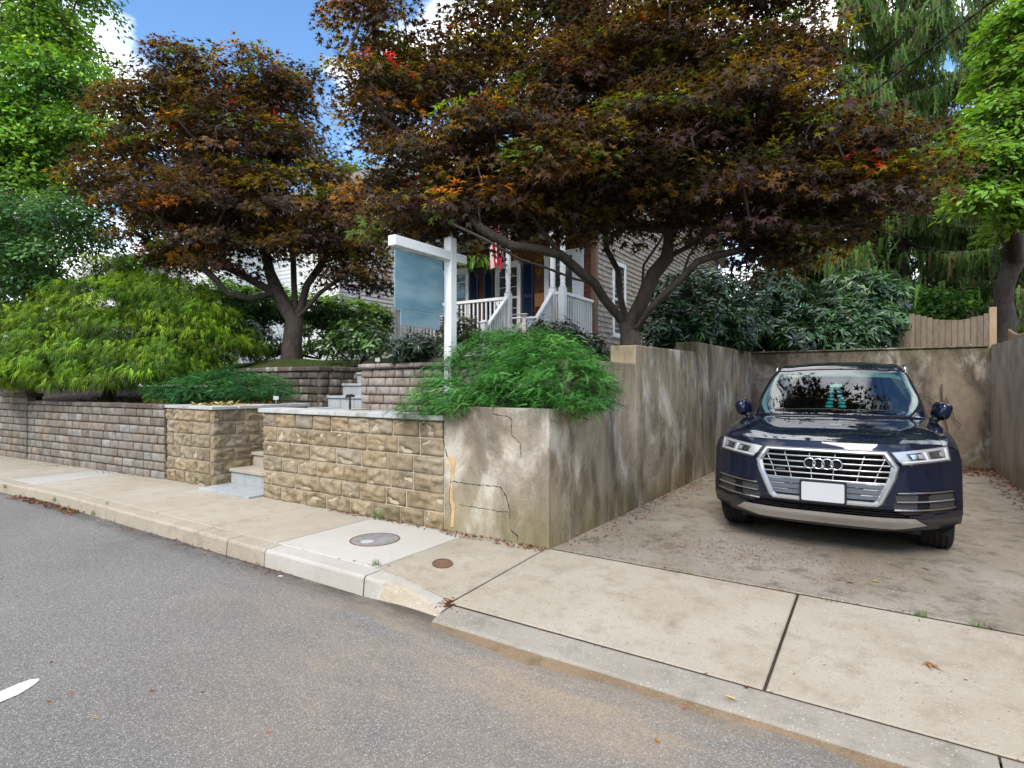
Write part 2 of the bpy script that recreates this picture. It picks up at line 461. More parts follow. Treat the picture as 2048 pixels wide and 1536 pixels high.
M['soil'] = concrete('soil', (0.04, 0.027, 0.019), (0.018, 0.013, 0.01), (0.065, 0.045, 0.03), ((0.2, 0.1, 0.05), (0.1, 0.07, 0.05), (0.05, 0.04, 0.03)), 30.0, stain=0.8, bump=1.0)
t = NT('lawn_ground'); p = t.pos()
c = t.mix(t.maprange(t.noise(p, 1.6, 5), 0.4, 0.62), (0.05, 0.085, 0.018), (0.085, 0.06, 0.035))
c = t.mix(t.maprange(t.noise(p, 40, 3), 0.3, 0.7, 0, 0.5), c, (0.035, 0.06, 0.012))
M['lawn'] = t.done(t.bsdf(c, 0.95, t.bump(t.noise(p, 60, 3), 1.0, 0.02), 0.1))
M['sand'] = concrete('gutter_sand', (0.20, 0.135, 0.08), (0.06, 0.042, 0.03), (0.27, 0.195, 0.12), ((0.3, 0.2, 0.12), (0.4, 0.3, 0.2), (0.1, 0.08, 0.06)), 80.0, stain=0.7, bump=1.0)

t = NT('bark'); p = t.pos((1, 1, 0.35))
n1 = t.noise(p, 16.0, 6, 0.7, 0.6); n2 = t.noise(t.pos(), 2.5, 4)
c = t.mix(t.maprange(n1, 0.3, 0.7), (0.04, 0.031, 0.026), (0.115, 0.09, 0.074))
c = t.mix(t.maprange(n2, 0.45, 0.7, 0, 0.5), c, (0.095, 0.085, 0.065))
M['bark'] = t.done(t.bsdf(c, 0.9, t.bump(n1, 0.9, 0.02), 0.15))

def leaf_mat(name, transl=0.35, rough=0.5, spec=0.35, tr_gain=(1.5, 1.35, 0.6)):
    t = NT(name)
    c = t.tint()
    d = t.bsdf(c, rough, None, spec)
    tr = t.n('BsdfTranslucent')
    t.l(t.mix(1.0, c, tr_gain, 'MULTIPLY'), tr.inputs['Color'])
    mx = t.n('MixShader'); mx.inputs[0].default_value = transl
    t.l(d, mx.inputs[1]); t.l(tr.outputs[0], mx.inputs[2])
    return t.done(mx.outputs[0])
M['leaf'] = leaf_mat('leaf_green', 0.4)
M['leaf_maple'] = leaf_mat('leaf_maple', 0.48, 0.5, 0.35, (2.0, 1.9, 0.7))
M['leaf_gloss'] = leaf_mat('leaf_glossy', 0.18, 0.28, 0.6)
M['needle'] = leaf_mat('needle', 0.3, 0.6, 0.25)
M['litter'] = leaf_mat('dead_leaf', 0.1, 0.8, 0.15)

M['white'] = plain('white_paint', (0.76, 0.76, 0.75), 0.45, 0.4, grain=0.02)
M['vinyl'] = plain('white_vinyl', (0.84, 0.84, 0.83), 0.35, 0.4, grain=0.015)
M['navy'] = plain('navy_shutter_paint', (0.012, 0.026, 0.06), 0.5, 0.4)
M['steel'] = plain('galvanised_steel', (0.45, 0.45, 0.45), 0.4, 0.5, 0.8)
M['black'] = plain('black_plastic', (0.012, 0.012, 0.014), 0.45, 0.4)
M['cable'] = plain('cable_rubber', (0.02, 0.02, 0.02), 0.6, 0.3)
def shingle_mat(name, stops, dark):
    t = NT(name); r = t.rnd(); p = t.pos((1, 1, 0.25))
    n1 = t.noise(p, 22, 4, 0.7)
    pv = t.noise(t.pos(), 7.0, 2)
    c = t.ramp(t.math('ADD', t.math('MULTIPLY', r, 0.7), t.math('MULTIPLY', pv, 0.3)), stops)
    c = t.mix(t.maprange(n1, 0.4, 0.75, 0, 0.6), c, dark)
    return t.done(t.bsdf(c, 0.9, t.bump(n1, 0.5, 0.005), 0.15))
M['shingle'] = shingle_mat('cedar_shingle', [(0.0, (0.27, 0.225, 0.185)), (0.5, (0.40, 0.355, 0.31)), (1.0, (0.33, 0.265, 0.215))], (0.14, 0.11, 0.085))
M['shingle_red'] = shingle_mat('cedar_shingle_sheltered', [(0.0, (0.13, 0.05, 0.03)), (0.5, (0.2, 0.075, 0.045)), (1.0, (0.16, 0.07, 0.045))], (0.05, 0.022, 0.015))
M['picket'] = shingle_mat('grey_fence_board', [(0.0, (0.15, 0.115, 0.08)), (0.5, (0.22, 0.175, 0.125)), (1.0, (0.18, 0.15, 0.115))], (0.08, 0.06, 0.042))
M['picket_new'] = shingle_mat('fresh_fence_board', [(0.0, (0.31, 0.22, 0.135)), (0.5, (0.38, 0.285, 0.185)), (1.0, (0.35, 0.255, 0.165))], (0.28, 0.17, 0.09))
M['roof'] = concrete('asphalt_roofing', (0.13, 0.125, 0.12), (0.07, 0.065, 0.06), (0.18, 0.175, 0.17), None, stain=0.5)
t = NT('window_glass')
g = t.n('BsdfGlossy'); g.inputs['Roughness'].default_value = 0.02; g.inputs['Color'].default_value = (1, 1, 1, 1)
d = t.bsdf((0.035, 0.038, 0.042), 0.3)
lw = t.n('Fresnel'); lw.inputs['IOR'].default_value = 1.7
mx = t.n('MixShader'); t.l(lw.outputs[0], mx.inputs[0]); t.l(d, mx.inputs[1]); t.l(g.outputs[0], mx.inputs[2])
M['pane'] = t.done(mx.outputs[0])
# ---------------------------------------------------------------- ground, road, pavement, driveway
def bend(x):
    """the street swings slightly towards the camera past the stone pillar"""
    return 0.066 * (x + 8.9) if x < -8.9 else 0.0
def sheet(name, pts, mat, kind='structure', parent=None):
    bm = bmesh.new()
    bm.faces.new([bm.verts.new(p) for p in pts])
    o = bm_obj(name, bm, mat, parent)
    if kind and parent is None: tag(o, kind=kind)
    return o
sheet('ground', [(-400, -400, -0.4), (400, -400, -0.4), (400, 400, -0.4), (-400, 400, -0.4)], M['soil'])

# road: a strip following the kerb
def strip(name, xs, y0, y1, z0, z1, mat, kind='structure', parent=None):
    bm = bmesh.new()
    A = [bm.verts.new((x, y0(x), z0(x))) for x in xs]
    B = [bm.verts.new((x, y1(x), z1(x))) for x in xs]
    for i in range(len(xs) - 1):
        bm.faces.new((A[i], A[i + 1], B[i + 1], B[i]))
    o = bm_obj(name, bm, mat, parent)
    if kind and parent is None: tag(o, kind=kind)
    return o
strip('road', [-60, -30, -14, -8.9, 0, 15, 60], lambda x: -9.0, lambda x: 2.9 + bend(x), lambda x: -0.16, lambda x: -0.14, M['asphalt'])
# sand and grit lying in the gutter
rs = np.random.RandomState(5)
xs = list(np.arange(-2.44, 3.0, 0.06))
nz = np.cumsum(rs.randn(len(xs))) * 0.006
nz -= np.linspace(nz[0], nz[-1], len(nz))
def wsand(x):
    i = min(len(xs) - 1, max(0, int((x + 2.44) / 0.06)))
    e = min(1.0, 0.25 + (x + 2.44) / 0.8)
    return max(0.006, (0.02 + (0.07 + 0.04 * math.sin(x * 2.1) + 0.025 * math.sin(x * 7.3 + 1)) * max(0.12, 1 - abs(x + 1.0) / 1.9) + nz[i] * 1.3 + rs.rand() * 0.02)) * e
strip('gutter_sand', xs, lambda x: 2.755 - wsand(x), lambda x: 2.77, lambda x: -0.1405, lambda x: -0.128, M['sand'], kind='stuff')

# painted arc on the road (only its end is in view)
arc = [at_z(u, v, -0.1385) for u, v in ((-160, 1475), (-70, 1420), (0, 1383), (30, 1370), (60, 1359), (77, 1357), (79, 1359), (72, 1366), (56, 1377), (36, 1389), (0, 1404), (-60, 1445), (-150, 1505))]
bm = bmesh.new(); bm.faces.new([bm.verts.new(p) for p in arc])
bmesh.ops.triangulate(bm, faces=bm.faces[:])
M['paint'] = concrete('road_paint', (0.74, 0.74, 0.72), (0.5, 0.49, 0.47), (0.8, 0.8, 0.79), None, stain=0.4)
tag(bm_obj('road_marking', bm, M['paint']), kind='structure')

def slab(name, corners, mat, parent, thick=0.12, inset=0.008, bev=0.006):
    """a cast slab: four top corners (counter-clockwise from above), small rounded arris, its own thickness"""
    P = [Vector(c) for c in corners]
    ctr = sum(P, Vector()) / 4
    def shrink(k, dz):
        out = []
        for i in range(4):
            a, b, c = P[i - 1], P[i], P[(i + 1) % 4]
            e1 = (a - b); e1.z = 0; e1.normalize()
            e2 = (c - b); e2.z = 0; e2.normalize()
            out.append(b + (e1 + e2) * k + Vector((0, 0, dz)))
        return out
    bm = bmesh.new()
    top = [bm.verts.new(p) for p in shrink(inset + bev, 0)]
    mid = [bm.verts.new(p) for p in shrink(inset, -bev)]
    bot = [bm.verts.new(p) for p in shrink(inset, -thick)]
    bm.faces.new(top)
    for i in range(4):
        j = (i + 1) % 4
        bm.faces.new((mid[i], mid[j], top[j], top[i])); bm.faces.new((bot[i], bot[j], mid[j], mid[i]))
    return bm_obj(name, bm, mat, parent)

walk = structure('pavement')
YI, YO = 4.20, 3.045            # wall side and kerb side of the pavement
xj = [-2.5, -3.27, -4.5, -5.55, -6.66, -7.8, -8.95, -10.0, -10.75, -12.0, -13.3, -14.6, -15.9, -17.2, -19, -21, -24]
sheet('pavement_bed', [(-3.3, 2.9, -0.009), (-3.3, 4.3, -0.009), (-8.9, 4.3, -0.009), (-26, 4.3 + bend(-26), -0.009), (-26, 2.9 + bend(-26), -0.009), (-8.9, 2.9, -0.009)][::-1], M['gap'], None, walk)
for i in range(len(xj) - 1):
    a, b = xj[i + 1], xj[i]
    m = M['walk']
    if i == 1: m = M['slab_white']
    elif i == 0: m = M['apron']
    elif i == 7: m = M['walk_grey']
    yo = YO
    zo0 = zo1 = 0.0
    if i == 0: zo1 = -0.085        # ramps down to the dropped kerb
    slab('slab', [(a, yo + bend(a), zo0), (b, yo + bend(b), zo1), (b + (0.06 if i == 0 else 0), YI + bend(b) + 0.03, 0), (a, YI + bend(a) + 0.03, 0)], m, walk)
apron = structure('driveway_apron')
sheet('apron_bed', [(-3.29, 2.95, -0.099), (9, 2.95, -0.099), (9, 4.248, -0.009), (-3.29, 4.248, -0.009)], M['gap'], None, apron)
xa = [-2.5, -0.51, 1.48, 3.4, 5.4, 7.4]
for i in range(5):
    a, b = xa[i], xa[i + 1]
    slab('slab', [(a, 2.992 if i else 3.0, -0.088), (b, 2.992, -0.088), (b, 4.225, 0), (a + (0.06 if i == 0 else 0), 4.225, 0)], M['apron'], apron)
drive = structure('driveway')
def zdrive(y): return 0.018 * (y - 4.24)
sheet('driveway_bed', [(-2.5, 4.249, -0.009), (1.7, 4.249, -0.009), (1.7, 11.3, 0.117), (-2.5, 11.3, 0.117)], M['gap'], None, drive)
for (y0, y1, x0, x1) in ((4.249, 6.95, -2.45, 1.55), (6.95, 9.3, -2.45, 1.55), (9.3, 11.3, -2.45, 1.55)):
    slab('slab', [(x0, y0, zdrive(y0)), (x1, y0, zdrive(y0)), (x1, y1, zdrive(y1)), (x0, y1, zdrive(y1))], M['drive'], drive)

# kerb stones
kerb = structure('kerb')
def kerb_stone(x0, x1, mat, z0=(0, 0), drop=None, n=6, name='kerb_stone'):
    """battered kerb length with a rounded top arris; z0 = top height at both ends"""
    bm = bmesh.new(); rings = []
    r_ = np.random.RandomState(int(abs(x0) * 100))
    for i in range(n + 1):
        f = i / n; x = x0 + (x1 - x0) * f
        if i == 0: x += 0.005
        if i == n: x -= 0.005
        zt = z0[0] + (z0[1] - z0[0]) * (f if drop is None else drop(f))
        yb = bend(x) + r_.randn() * 0.0015
        prof = [(2.852, -0.3), (2.858, -0.145), (2.868, zt - 0.022), (2.875, zt - 0.008), (2.889, zt), (3.035, zt + 0.003), (3.040, zt - 0.006), (3.040, -0.3)]
        rings.append([bm.verts.new((x, y + yb, min(z, max(z, -0.3)))) for y, z in prof])
    k = len(rings[0])
    for i in range(n):
        for j in range(k - 1):
            bm.faces.new((rings[i][j], rings[i + 1][j], rings[i + 1][j + 1], rings[i][j + 1]))
    bm.faces.new(rings[0][::-1]); bm.faces.new(rings[-1])
    bmesh.ops.recalc_face_normals(bm, faces=bm.faces[:])
    return bm_obj(name, bm, mat, kerb, smooth=False)
kx = [-4.40, -4.97, -5.48, -7.75, -10.3, -12.6, -14.9, -17.2, -19.5, -22, -25]
for i in range(len(kx) - 1):
    kerb_stone(kx[i + 1], kx[i], M['kerb_old'])
kerb_stone(-4.40, -3.19, M['kerb_new'], n=5)
# the ramped end, with its broken outer arris
bm = bmesh.new(); rings = []
rk = np.random.RandomState(11)
N = 14
for i in range(N + 1):
    f = i / N; x = -3.18 + f * 0.70
    zt = -0.105 * (f ** 1.1)
    chip = max(0.0, math.sin(math.pi * min(1, max(0, (f - 0.12) / 0.88)) ** 0.8)) * 0.07
    j1, j2 = rk.rand() * 0.012 * (chip > 0), rk.rand() * 0.014 * (chip > 0)
    zl = max(-0.15, zt - 0.022 - chip * 0.6 + j1)
    prof = [(2.852 + 0.02 * f, -0.3), (2.858 + chip * 0.2, max(-0.16, min(-0.145, zt - 0.03))), (2.868 + chip * 0.55 + j2, zl), (2.872 + chip * 0.9 + j1, zt - 0.01 - chip * 0.15), (2.89 + chip + j2, zt), (3.03, zt + 0.003), (3.038, zt - 0.006), (3.038, -0.3)]
    rings.append([bm.verts.new((x, y + 0.012 * f, z)) for y, z in prof])
for i in range(N):
    for j in range(7):
        fc = bm.faces.new((rings[i][j], rings[i + 1][j], rings[i + 1][j + 1], rings[i][j + 1]))
        if j in (1, 2, 3) and 2 < i: fc.material_index = 1
bm.faces.new(rings[0][::-1]); bm.faces.new(rings[-1])
bmesh.ops.recalc_face_normals(bm, faces=bm.faces[:])
M['broken'] = concrete('broken_concrete', (0.40, 0.335, 0.245), (0.2, 0.16, 0.12), (0.48, 0.42, 0.33), ((0.46, 0.3, 0.14), (0.65, 0.58, 0.46), (0.35, 0.3, 0.25)), 45.0, stain=0.5, bump=1.0)
ke = bm_obj('ramped_kerb_end', bm, M['kerb_new'], kerb)
ke.data.materials.append(M['broken'])
ke['label'] = 'ramped kerb end with a broken crumbling edge'
# dropped kerb beside the apron
for a, b in ((-2.45, 0.36), (0.37, 2.6), (2.61, 5), (5.01, 7.5)):
    bm = bmesh.new()
    xs_ = np.linspace(a, b, 8)
    rr = []
    for x in xs_:
        rr.append([bm.verts.new((x, y, z)) for y, z in ((2.765, -0.3), (2.768 + 0.004 * math.sin(x * 9), -0.125), (2.79, -0.113), (2.972, -0.091), (2.987, -0.095), (2.987, -0.3))])
    for i in range(7):
        for j in range(5):
            bm.faces.new((rr[i][j], rr[i + 1][j], rr[i + 1][j + 1], rr[i][j + 1]))
    bm.faces.new(rr[0][::-1]); bm.faces.new(rr[-1])
    bmesh.ops.recalc_face_normals(bm, faces=bm.faces[:])
    bm_obj('dropped_kerb_stone', bm, M['gutter'], kerb)

# ---------------------------------------------------------------- planted terraces above the walls
def terrain(name, x0, x1, y0, y1, zf, mat, nx, ny, cut=None, amp=0.03, seed=1):
    bm = bmesh.new(); r_ = np.random.RandomState(seed)
    g = [[bm.verts.new((x, y, zf(x, y) + (r_.rand() - 0.5) * amp)) for y in np.linspace(y0, y1, ny)] for x in np.linspace(x0, x1, nx)]
    for i in range(nx - 1):
        for j in range(ny - 1):
            c = (g[i][j].co + g[i + 1][j + 1].co) / 2
            if cut and cut(c.x, c.y): continue
            bm.faces.new((g[i][j], g[i + 1][j], g[i + 1][j + 1], g[i][j + 1]))
    return tag(bm_obj(name, bm, mat, smooth=True), kind='structure')
TREE_L = at_d(582, 716, 11.8)
def z_upper(x, y):
    base = 1.62 + 0.10 * min(max(y - 6.3, 0), 5.0)
    if x > -4.5: base = min(base, 1.55 + max(0, y - 6.0) * 0.1)
    if x > -2.9 and y < 11.4: base = min(base, 1.78)
    m = math.exp(-(((x - TREE_L.x) / 1.2) ** 2 + ((y - TREE_L.y) / 0.9) ** 2))
    return base + max(0.0, (1.93 - base)) * m
terrain('garden_bed_soil', -6.43, -2.62, 4.40, 6.6, lambda x, y: 1.0 + (0.0 if x < -5.0 else 0.1 * max(0, y - 4.5)), M['soil'], 20, 12, seed=2)
terrain('garden_bed_soil', -26, -7.68, 4.32, 6.75, lambda x, y: 1.03 + 0.12 * max(0, (y - bend(x)) - 4.6) if not (x > -9.6 and y > 5.3) else 0.98, M['soil'], 50, 14, seed=3)
for o in bpy.data.objects:
    pass
terrain('lawn', -60, -2.62, 6.32, 40, z_upper, M['lawn'], 150, 60, cut=lambda x, y: (-8.35 < x < -6.9 and y < 7.5), seed=4)
terrain('back_garden_soil', -2.7, 40, 11.25, 60, lambda x, y: 1.86 + 0.03 * (y - 11), M['soil'], 30, 30, seed=5)
terrain('side_garden_soil', 1.62, 40, 4.6, 11.4, lambda x, y: 1.86, M['soil'], 16, 8, seed=6)
# ---------------------------------------------------------------- stone and block walls
def rock_variant(seed, rough, rounding, nx=9, nz=6, sharp=2.6):
    """unit block (1 x 1 x 1, front towards -Y): a grid face with a worn or rock-hewn relief, plain sides"""
    r_ = np.random.RandomState(seed)
    gx = np.linspace(-0.5, 0.5, nx); gz = np.linspace(-0.5, 0.5, nz)
    ph = r_.rand(6) * 6.28; fr = 1.2 + r_.rand(6) * 3.2
    dents = [(r_.rand() - 0.5, r_.rand() - 0.5, 0.1 + r_.rand() * 0.16, 0.5 + r_.rand()) for _ in range(4)]
    V = []; F = []
    for z in gz:
        for x in gx:
            ex = 1 - abs(x) * 2; ez = 1 - abs(z) * 2
            edge = min(1.0, min(ex * sharp * 1.25, ez * sharp))
            b = 1 - (1 - edge) ** 2
            n = 0.5 + 0.25 * math.sin(fr[0] * x * 3 + ph[0] + 2 * math.sin(fr[1] * z * 2 + ph[1])) + 0.25 * math.sin(fr[2] * z * 4 + ph[2] + fr[3] * x * 2)
            for dx, dz, rr, kk in dents:
                d2 = ((x - dx) / rr) ** 2 + ((z - dz) / (rr * 1.4)) ** 2
                n -= 0.45 * kk * math.exp(-d2)
            n += (r_.rand() - 0.5) * 0.42
            out = b * (rounding + rough * n)
            s = 1 - 0.03 * (edge < 0.01) * r_.rand()
            V.append((x * s, -0.5 - out, z * s))
    for j in range(nz - 1):
        for i in range(nx - 1):
            a = j * nx + i
            F.append((a, a + 1, a + nx + 1, a + nx))
    b0 = len(V)
    V += [(-0.5, 0.5, -0.5), (0.5, 0.5, -0.5), (0.5, 0.5, 0.5), (-0.5, 0.5, 0.5)]
    F.append(tuple(list(range(0, nx)) [::-1] + [b0, b0 + 1]))
    F.append(tuple([(nz - 1) * nx + i for i in range(nx)] + [b0 + 2, b0 + 3]))
    F.append(tuple([j * nx for j in range(nz)] + [b0 + 3, b0]))
    F.append(tuple([j * nx + nx - 1 for j in range(nz)][::-1] + [b0 + 1, b0 + 2]))
    F.append((b0 + 3, b0 + 2, b0 + 1, b0))
    me = bpy.data.meshes.new('block_shape')
    me.from_pydata(V, [], F)
    me.polygons.foreach_set('use_smooth', [len(f) == 4 and k < (nx - 1) * (nz - 1) for k, f in enumerate(F)])
    me.update()
    return me
def family(mat, n, rough, rounding, nx, nz, seed, sharp=2.6):
    out = []
    for k in range(n):
        me = rock_variant(seed + k, rough, rounding, nx, nz, sharp); me.materials.append(mat); out.append(me)
    return out
ROCK = family(M['rock'], 20, 0.28, 0.03, 13, 9, 100, 5.2)
BLOCK = family(M['block'], 8, 0.06, 0.09, 8, 6, 200, 3.6)
BLOCK_D = family(M['block_dark'], 8, 0.05, 0.10, 6, 5, 300)
BLOCK_P = family(M['block_pink'], 8, 0.06, 0.12, 6, 5, 400)
brk = random.Random(7)
def put_block(name, fam, parent, ctr, size, rz=0.0, label=None):
    o = bpy.data.objects.new(name, brk.choice(fam))
    o.location = ctr; o.scale = size; o.rotation_euler = (0, 0, rz)
    if brk.random() < 0.5 and abs(size[0]) > 0: o.scale.x = size[0]
    return link(o, parent)
def course_wall(parent, fam, name, A, B, z0, z1, n, wmin, wmax, depth=0.14, gap=0.008, rz=None, jit=0.004, first=None, clip=None):
    """lay courses of single blocks from A to B (plan points, face towards the left-hand side of B->A ... i.e. -Y when A is left)"""
    A, B = Vector((*A, 0)), Vector((*B, 0))
    L = (B - A).length; d = (B - A).normalized()
    nrm = Vector((d.y, -d.x, 0))            # outward face
    ang = math.atan2(d.y, d.x)
    h = (z1 - z0) / n
    for k in range(n):
        s = 0.0
        zc = z0 + (k + 0.5) * h
        start = brk.uniform(0.35, 1.0) if first is None else (first if k % 2 else 1.0)
        while s < L - 1e-4:
            w = brk.uniform(wmin, wmax) * (start if s == 0 else 1)
            if L - s - w < wmin * 0.55: w = L - s
            if not (clip and clip(s + w / 2, zc)):
                c = A + d * (s + w / 2) - nrm * (depth / 2 + brk.uniform(-jit, jit)) + Vector((0, 0, zc))
                put_block(name, fam, parent, c, (w - gap, depth, h - gap), ang)
            s += w
def cap_run(parent, name, A, B, z0, z1, w, mat, pieces, over=0.03, bev=0.012):
    A, B = Vector((*A, 0)), Vector((*B, 0)); L = (B - A).length; d = (B - A).normalized(); ang = math.atan2(d.y, d.x)
    r_ = random.Random(int(L * 1000))
    cuts = [0.0] + [L * (i + r_.uniform(-0.18, 0.18)) / pieces for i in range(1, pieces)] + [L]
    for i in range(pieces):
        bm = bmesh.new()
        a, b = cuts[i] + 0.003, cuts[i + 1] - 0.003
        box(bm, a, b, -over, w - over, z0, z1 + r_.uniform(-0.004, 0.004))
        bmesh.ops.bevel(bm, geom=bm.edges[:], offset=bev, segments=2, profile=0.5, affect='EDGES')
        o = bm_obj(name, bm, mat, parent); o.location = (A.x, A.y, 0); o.rotation_euler = (0, 0, ang)

# --- grey tumbled-block retaining wall along the pavement (left)
bw = thing('block_retaining_wall', 'long low retaining wall of tumbled grey blocks beside the pavement, under the bright green shrub', 'retaining wall')
pA, pB = (-8.88, 4.17), (-13.35, 4.17 + bend(-13.35))
pC = (-24.5, 4.17 + bend(-24.5))
def back_fill(parent, A, B, z0, z1, off, th, mat, name='core'):
    A, B = Vector((*A, 0)), Vector((*B, 0)); d = (B - A).normalized(); nr = Vector((d.y, -d.x, 0)); ang = math.atan2(d.y, d.x)
    bm = bmesh.new(); box(bm, 0, (B - A).length, off, off + th, z0, z1)
    o = bm_obj(name, bm, mat, parent); o.location = (A.x, A.y, 0); o.rotation_euler = (0, 0, ang)
course_wall(bw, BLOCK, 'block', pB, pA, -0.02, 1.03, 8, 0.17, 0.34)
back_fill(bw, pB, pA, -0.1, 1.03, 0.03, 0.2, M['gapdark'])
cap_run(bw, 'cap_stone', pB, pA, 1.032, 1.095, 0.27, M['block_dark'], 13)
course_wall(bw, BLOCK, 'block', (-19.5, 4.17 + bend(-19.5)), (-13.37, 4.16 + bend(-13.37)), -0.02, 1.16, 9, 0.17, 0.34)
back_fill(bw, (-19.5, 4.17 + bend(-19.5)), (-13.38, 4.17 + bend(-13.38)), -0.1, 1.16, 0.03, 0.2, M['gapdark'])
cap_run(bw, 'cap_stone', (-19.5, 4.17 + bend(-19.5)), (-13.33, 4.17 + bend(-13.33)), 1.162, 1.225, 0.27, M['block_dark'], 15)

# --- rock-faced stone pillar wall left of the lower steps
XP0, XP1, XS = -8.87, -7.64, -6.48
YW = 4.20
pw = thing('stone_pillar_wall', 'short rock-faced stone wall left of the lower steps, ending the grey block wall', 'stone wall')
H6 = 1.05
course_wall(pw, ROCK, 'stone', (XP0, YW), (XP1 - 0.075, YW), -0.02, H6, 6, 0.24, 0.40, depth=0.12, gap=0.013, first=0.55)
course_wall(pw, ROCK, 'stone', (XP1, YW + 0.005), (XP1, 5.72), -0.02, H6, 6, 0.30, 0.46, depth=0.12, gap=0.013, first=0.4)
box_obj('mortar', XP0, XP1 - 0.082, YW + 0.008, YW + 0.4, -0.1, H6 - 0.002, M['mortar'], pw)
box_obj('mortar', XP1 - 0.081, XP1 - 0.004, YW + 0.03, 5.72, -0.1, H6 - 0.002, M['mortar'], pw)
cap_run(pw, 'coping_slab', (XP0 - 0.02, YW), (XP1 + 0.04, YW), H6, H6 + 0.045, 0.36, M['coping'], 3, bev=0.006)
cap_run(pw, 'coping_slab', (XP1 - 0.31, YW + 0.36), (XP1 - 0.31, 5.72), H6, H6 + 0.045, 0.36, M['coping'], 3, over=0.35, bev=0.006)

# --- rock-faced wall right of the steps
XW1 = -3.56
rw = thing('stone_wall', 'rock-faced tan stone wall between the lower steps and the cracked concrete corner', 'stone wall')
course_wall(rw, ROCK, 'stone', (XS, YW), (XW1, YW), -0.02, H6, 6, 0.27, 0.48, depth=0.12, gap=0.014, first=0.5)
box_obj('mortar', XS + 0.002, XW1, YW + 0.008, YW + 0.36, -0.1, H6 - 0.002, M['mortar'], rw)
course_wall(rw, ROCK, 'stone', (XS, 5.72), (XS, YW + 0.13), -0.02, H6, 6, 0.30, 0.46, depth=0.12, gap=0.013)
box_obj('mortar', XS + 0.02, XS + 0.3, YW + 0.36, 5.7, -0.1, H6 - 0.002, M['mortar'], rw)
cap_run(rw, 'coping_slab', (XS - 0.06, YW - 0.01), (XW1 + 0.02, YW - 0.01), H6, H6 + 0.05, 0.34, M['coping'], 4, bev=0.006)

# --- lower steps in the opening
ls = thing('lower_garden_steps', 'bluestone steps in the opening between the two rock-faced stone walls', 'steps')
sy = [YW + 0.25, YW + 0.58, YW + 0.91, YW + 1.24, YW + 1.57]
sz = [0.03, 0.235, 0.43, 0.62, 0.81, 1.0]
box_obj('threshold_slab', XP1 + 0.012, XS - 0.012, YW - 0.19, sy[0] - 0.004, -0.1, 0.03, M['bluestone'], ls, 0.006)
for k, y0 in enumerate(sy):
    xs_ = [XP1 + 0.015, XP1 + 0.36, XP1 + 0.74, XS - 0.015]
    for q in range(3):
        box_obj('riser_stone', xs_[q] + 0.003, xs_[q + 1] - 0.003, y0, y0 + 0.06, sz[k] - 0.02, sz[k + 1] - 0.047, M['bluestone'] if k == 0 else M['tread'], ls, 0.004)
    box_obj('tread', XP1 + 0.012, XS - 0.012, y0 - 0.03, (sy[k + 1] if k < 4 else 6.38) - 0.005, sz[k + 1] - 0.045, sz[k + 1], M['tread'] if k < 4 else M['bluestone'], ls, 0.006)
box_obj('fill', XP1 + 0.02, XS - 0.02, sy[0] + 0.065, sy[1] + 0.05, -0.1, 0.185, M['gapdark'], ls)
# landing between the flights
ld = structure('landing')
for (a, b, c, d) in ((-9.5, -8.55, 5.74, 6.24), (-8.54, -7.66, 5.74, 6.38), (-6.46, -5.9, 5.74, 6.26)):
    box_obj('flagstone', a + 0.005, b - 0.005, c, d, 0.9, 1.01, M['bluestone'], ld, 0.006)

# --- upper flight and the walls that hold the lawn
UX0, UX1 = -8.02, -7.02
us = thing('upper_garden_steps', 'three pale bluestone steps climbing from the landing to the lawn', 'steps')
uy = [6.40, 6.72, 7.04]; uz = [1.01, 1.2, 1.41, 1.61]
for k in range(3):
    yb = uy[k + 1] if k < 2 else 7.75
    w = (UX1 - UX0) / (3 if k == 0 else 1)
    for q in range(3 if k == 0 else 1):
        box_obj('riser_stone', UX0 + w * q + 0.004, UX0 + w * (q + 1) - 0.004, uy[k], uy[k] + 0.06, uz[k] - 0.04, uz[k + 1] - 0.042, M['bluestone'], us, 0.004)
    box_obj('tread', UX0 + 0.004, UX1 - 0.004, uy[k] - 0.03, yb + 0.02, uz[k + 1] - 0.04, uz[k + 1], M['bluestone'], us, 0.005)
    box_obj('fill', UX0 + 0.01, UX1 - 0.01, uy[k] + 0.065, 7.7, uz[k] - 0.06, uz[k + 1] - 0.045, M['gapdark'], us)
ul = thing('lawn_block_wall', 'dark weathered block wall left of the upper steps, below the smaller maple', 'retaining wall')
YU = 6.25
course_wall(ul, BLOCK_D, 'block', (-11.6, YU), (UX0 - 0.08, YU), 0.96, 1.62, 5, 0.16, 0.36, gap=0.009)
course_wall(ul, BLOCK_D, 'block', (UX0 - 0.005, YU), (UX0 - 0.005, 7.5), 0.96, 1.62, 5, 0.2, 0.36, gap=0.009)
box_obj('core', -11.6, UX0 - 0.05, YU + 0.03, YU + 0.3, 0.9, 1.615, M['gapdark'], ul)
box_obj('core', UX0 - 0.3, UX0 - 0.03, YU + 0.3, 7.5, 0.9, 1.615, M['gapdark'], ul)
cap_run(ul, 'cap_stone', (-11.6, YU), (UX0 + 0.02, YU), 1.622, 1.70, 0.3, M['block_dark'], 9, over=0.05, bev=0.02)
cap_run(ul, 'cap_stone', (UX0 - 0.24, YU + 0.27), (UX0 - 0.24, 7.35), 1.622, 1.70, 0.3, M['block_dark'], 4, over=0.27, bev=0.02)
cap_run(ul, 'cap_stone', (UX0 - 0.24, 7.36), (UX0 - 0.24, 8.3), 1.74, 1.83, 0.3, M['block_dark'], 2, over=0.29, bev=0.02)
box_obj('core', UX0 - 0.24, UX0 - 0.02, 7.36, 8.3, 1.5, 1.735, M['block_dark'], ul)
ur = thing('bed_block_wall', 'pinkish tumbled block wall right of the upper steps, running behind the low yew', 'retaining wall')
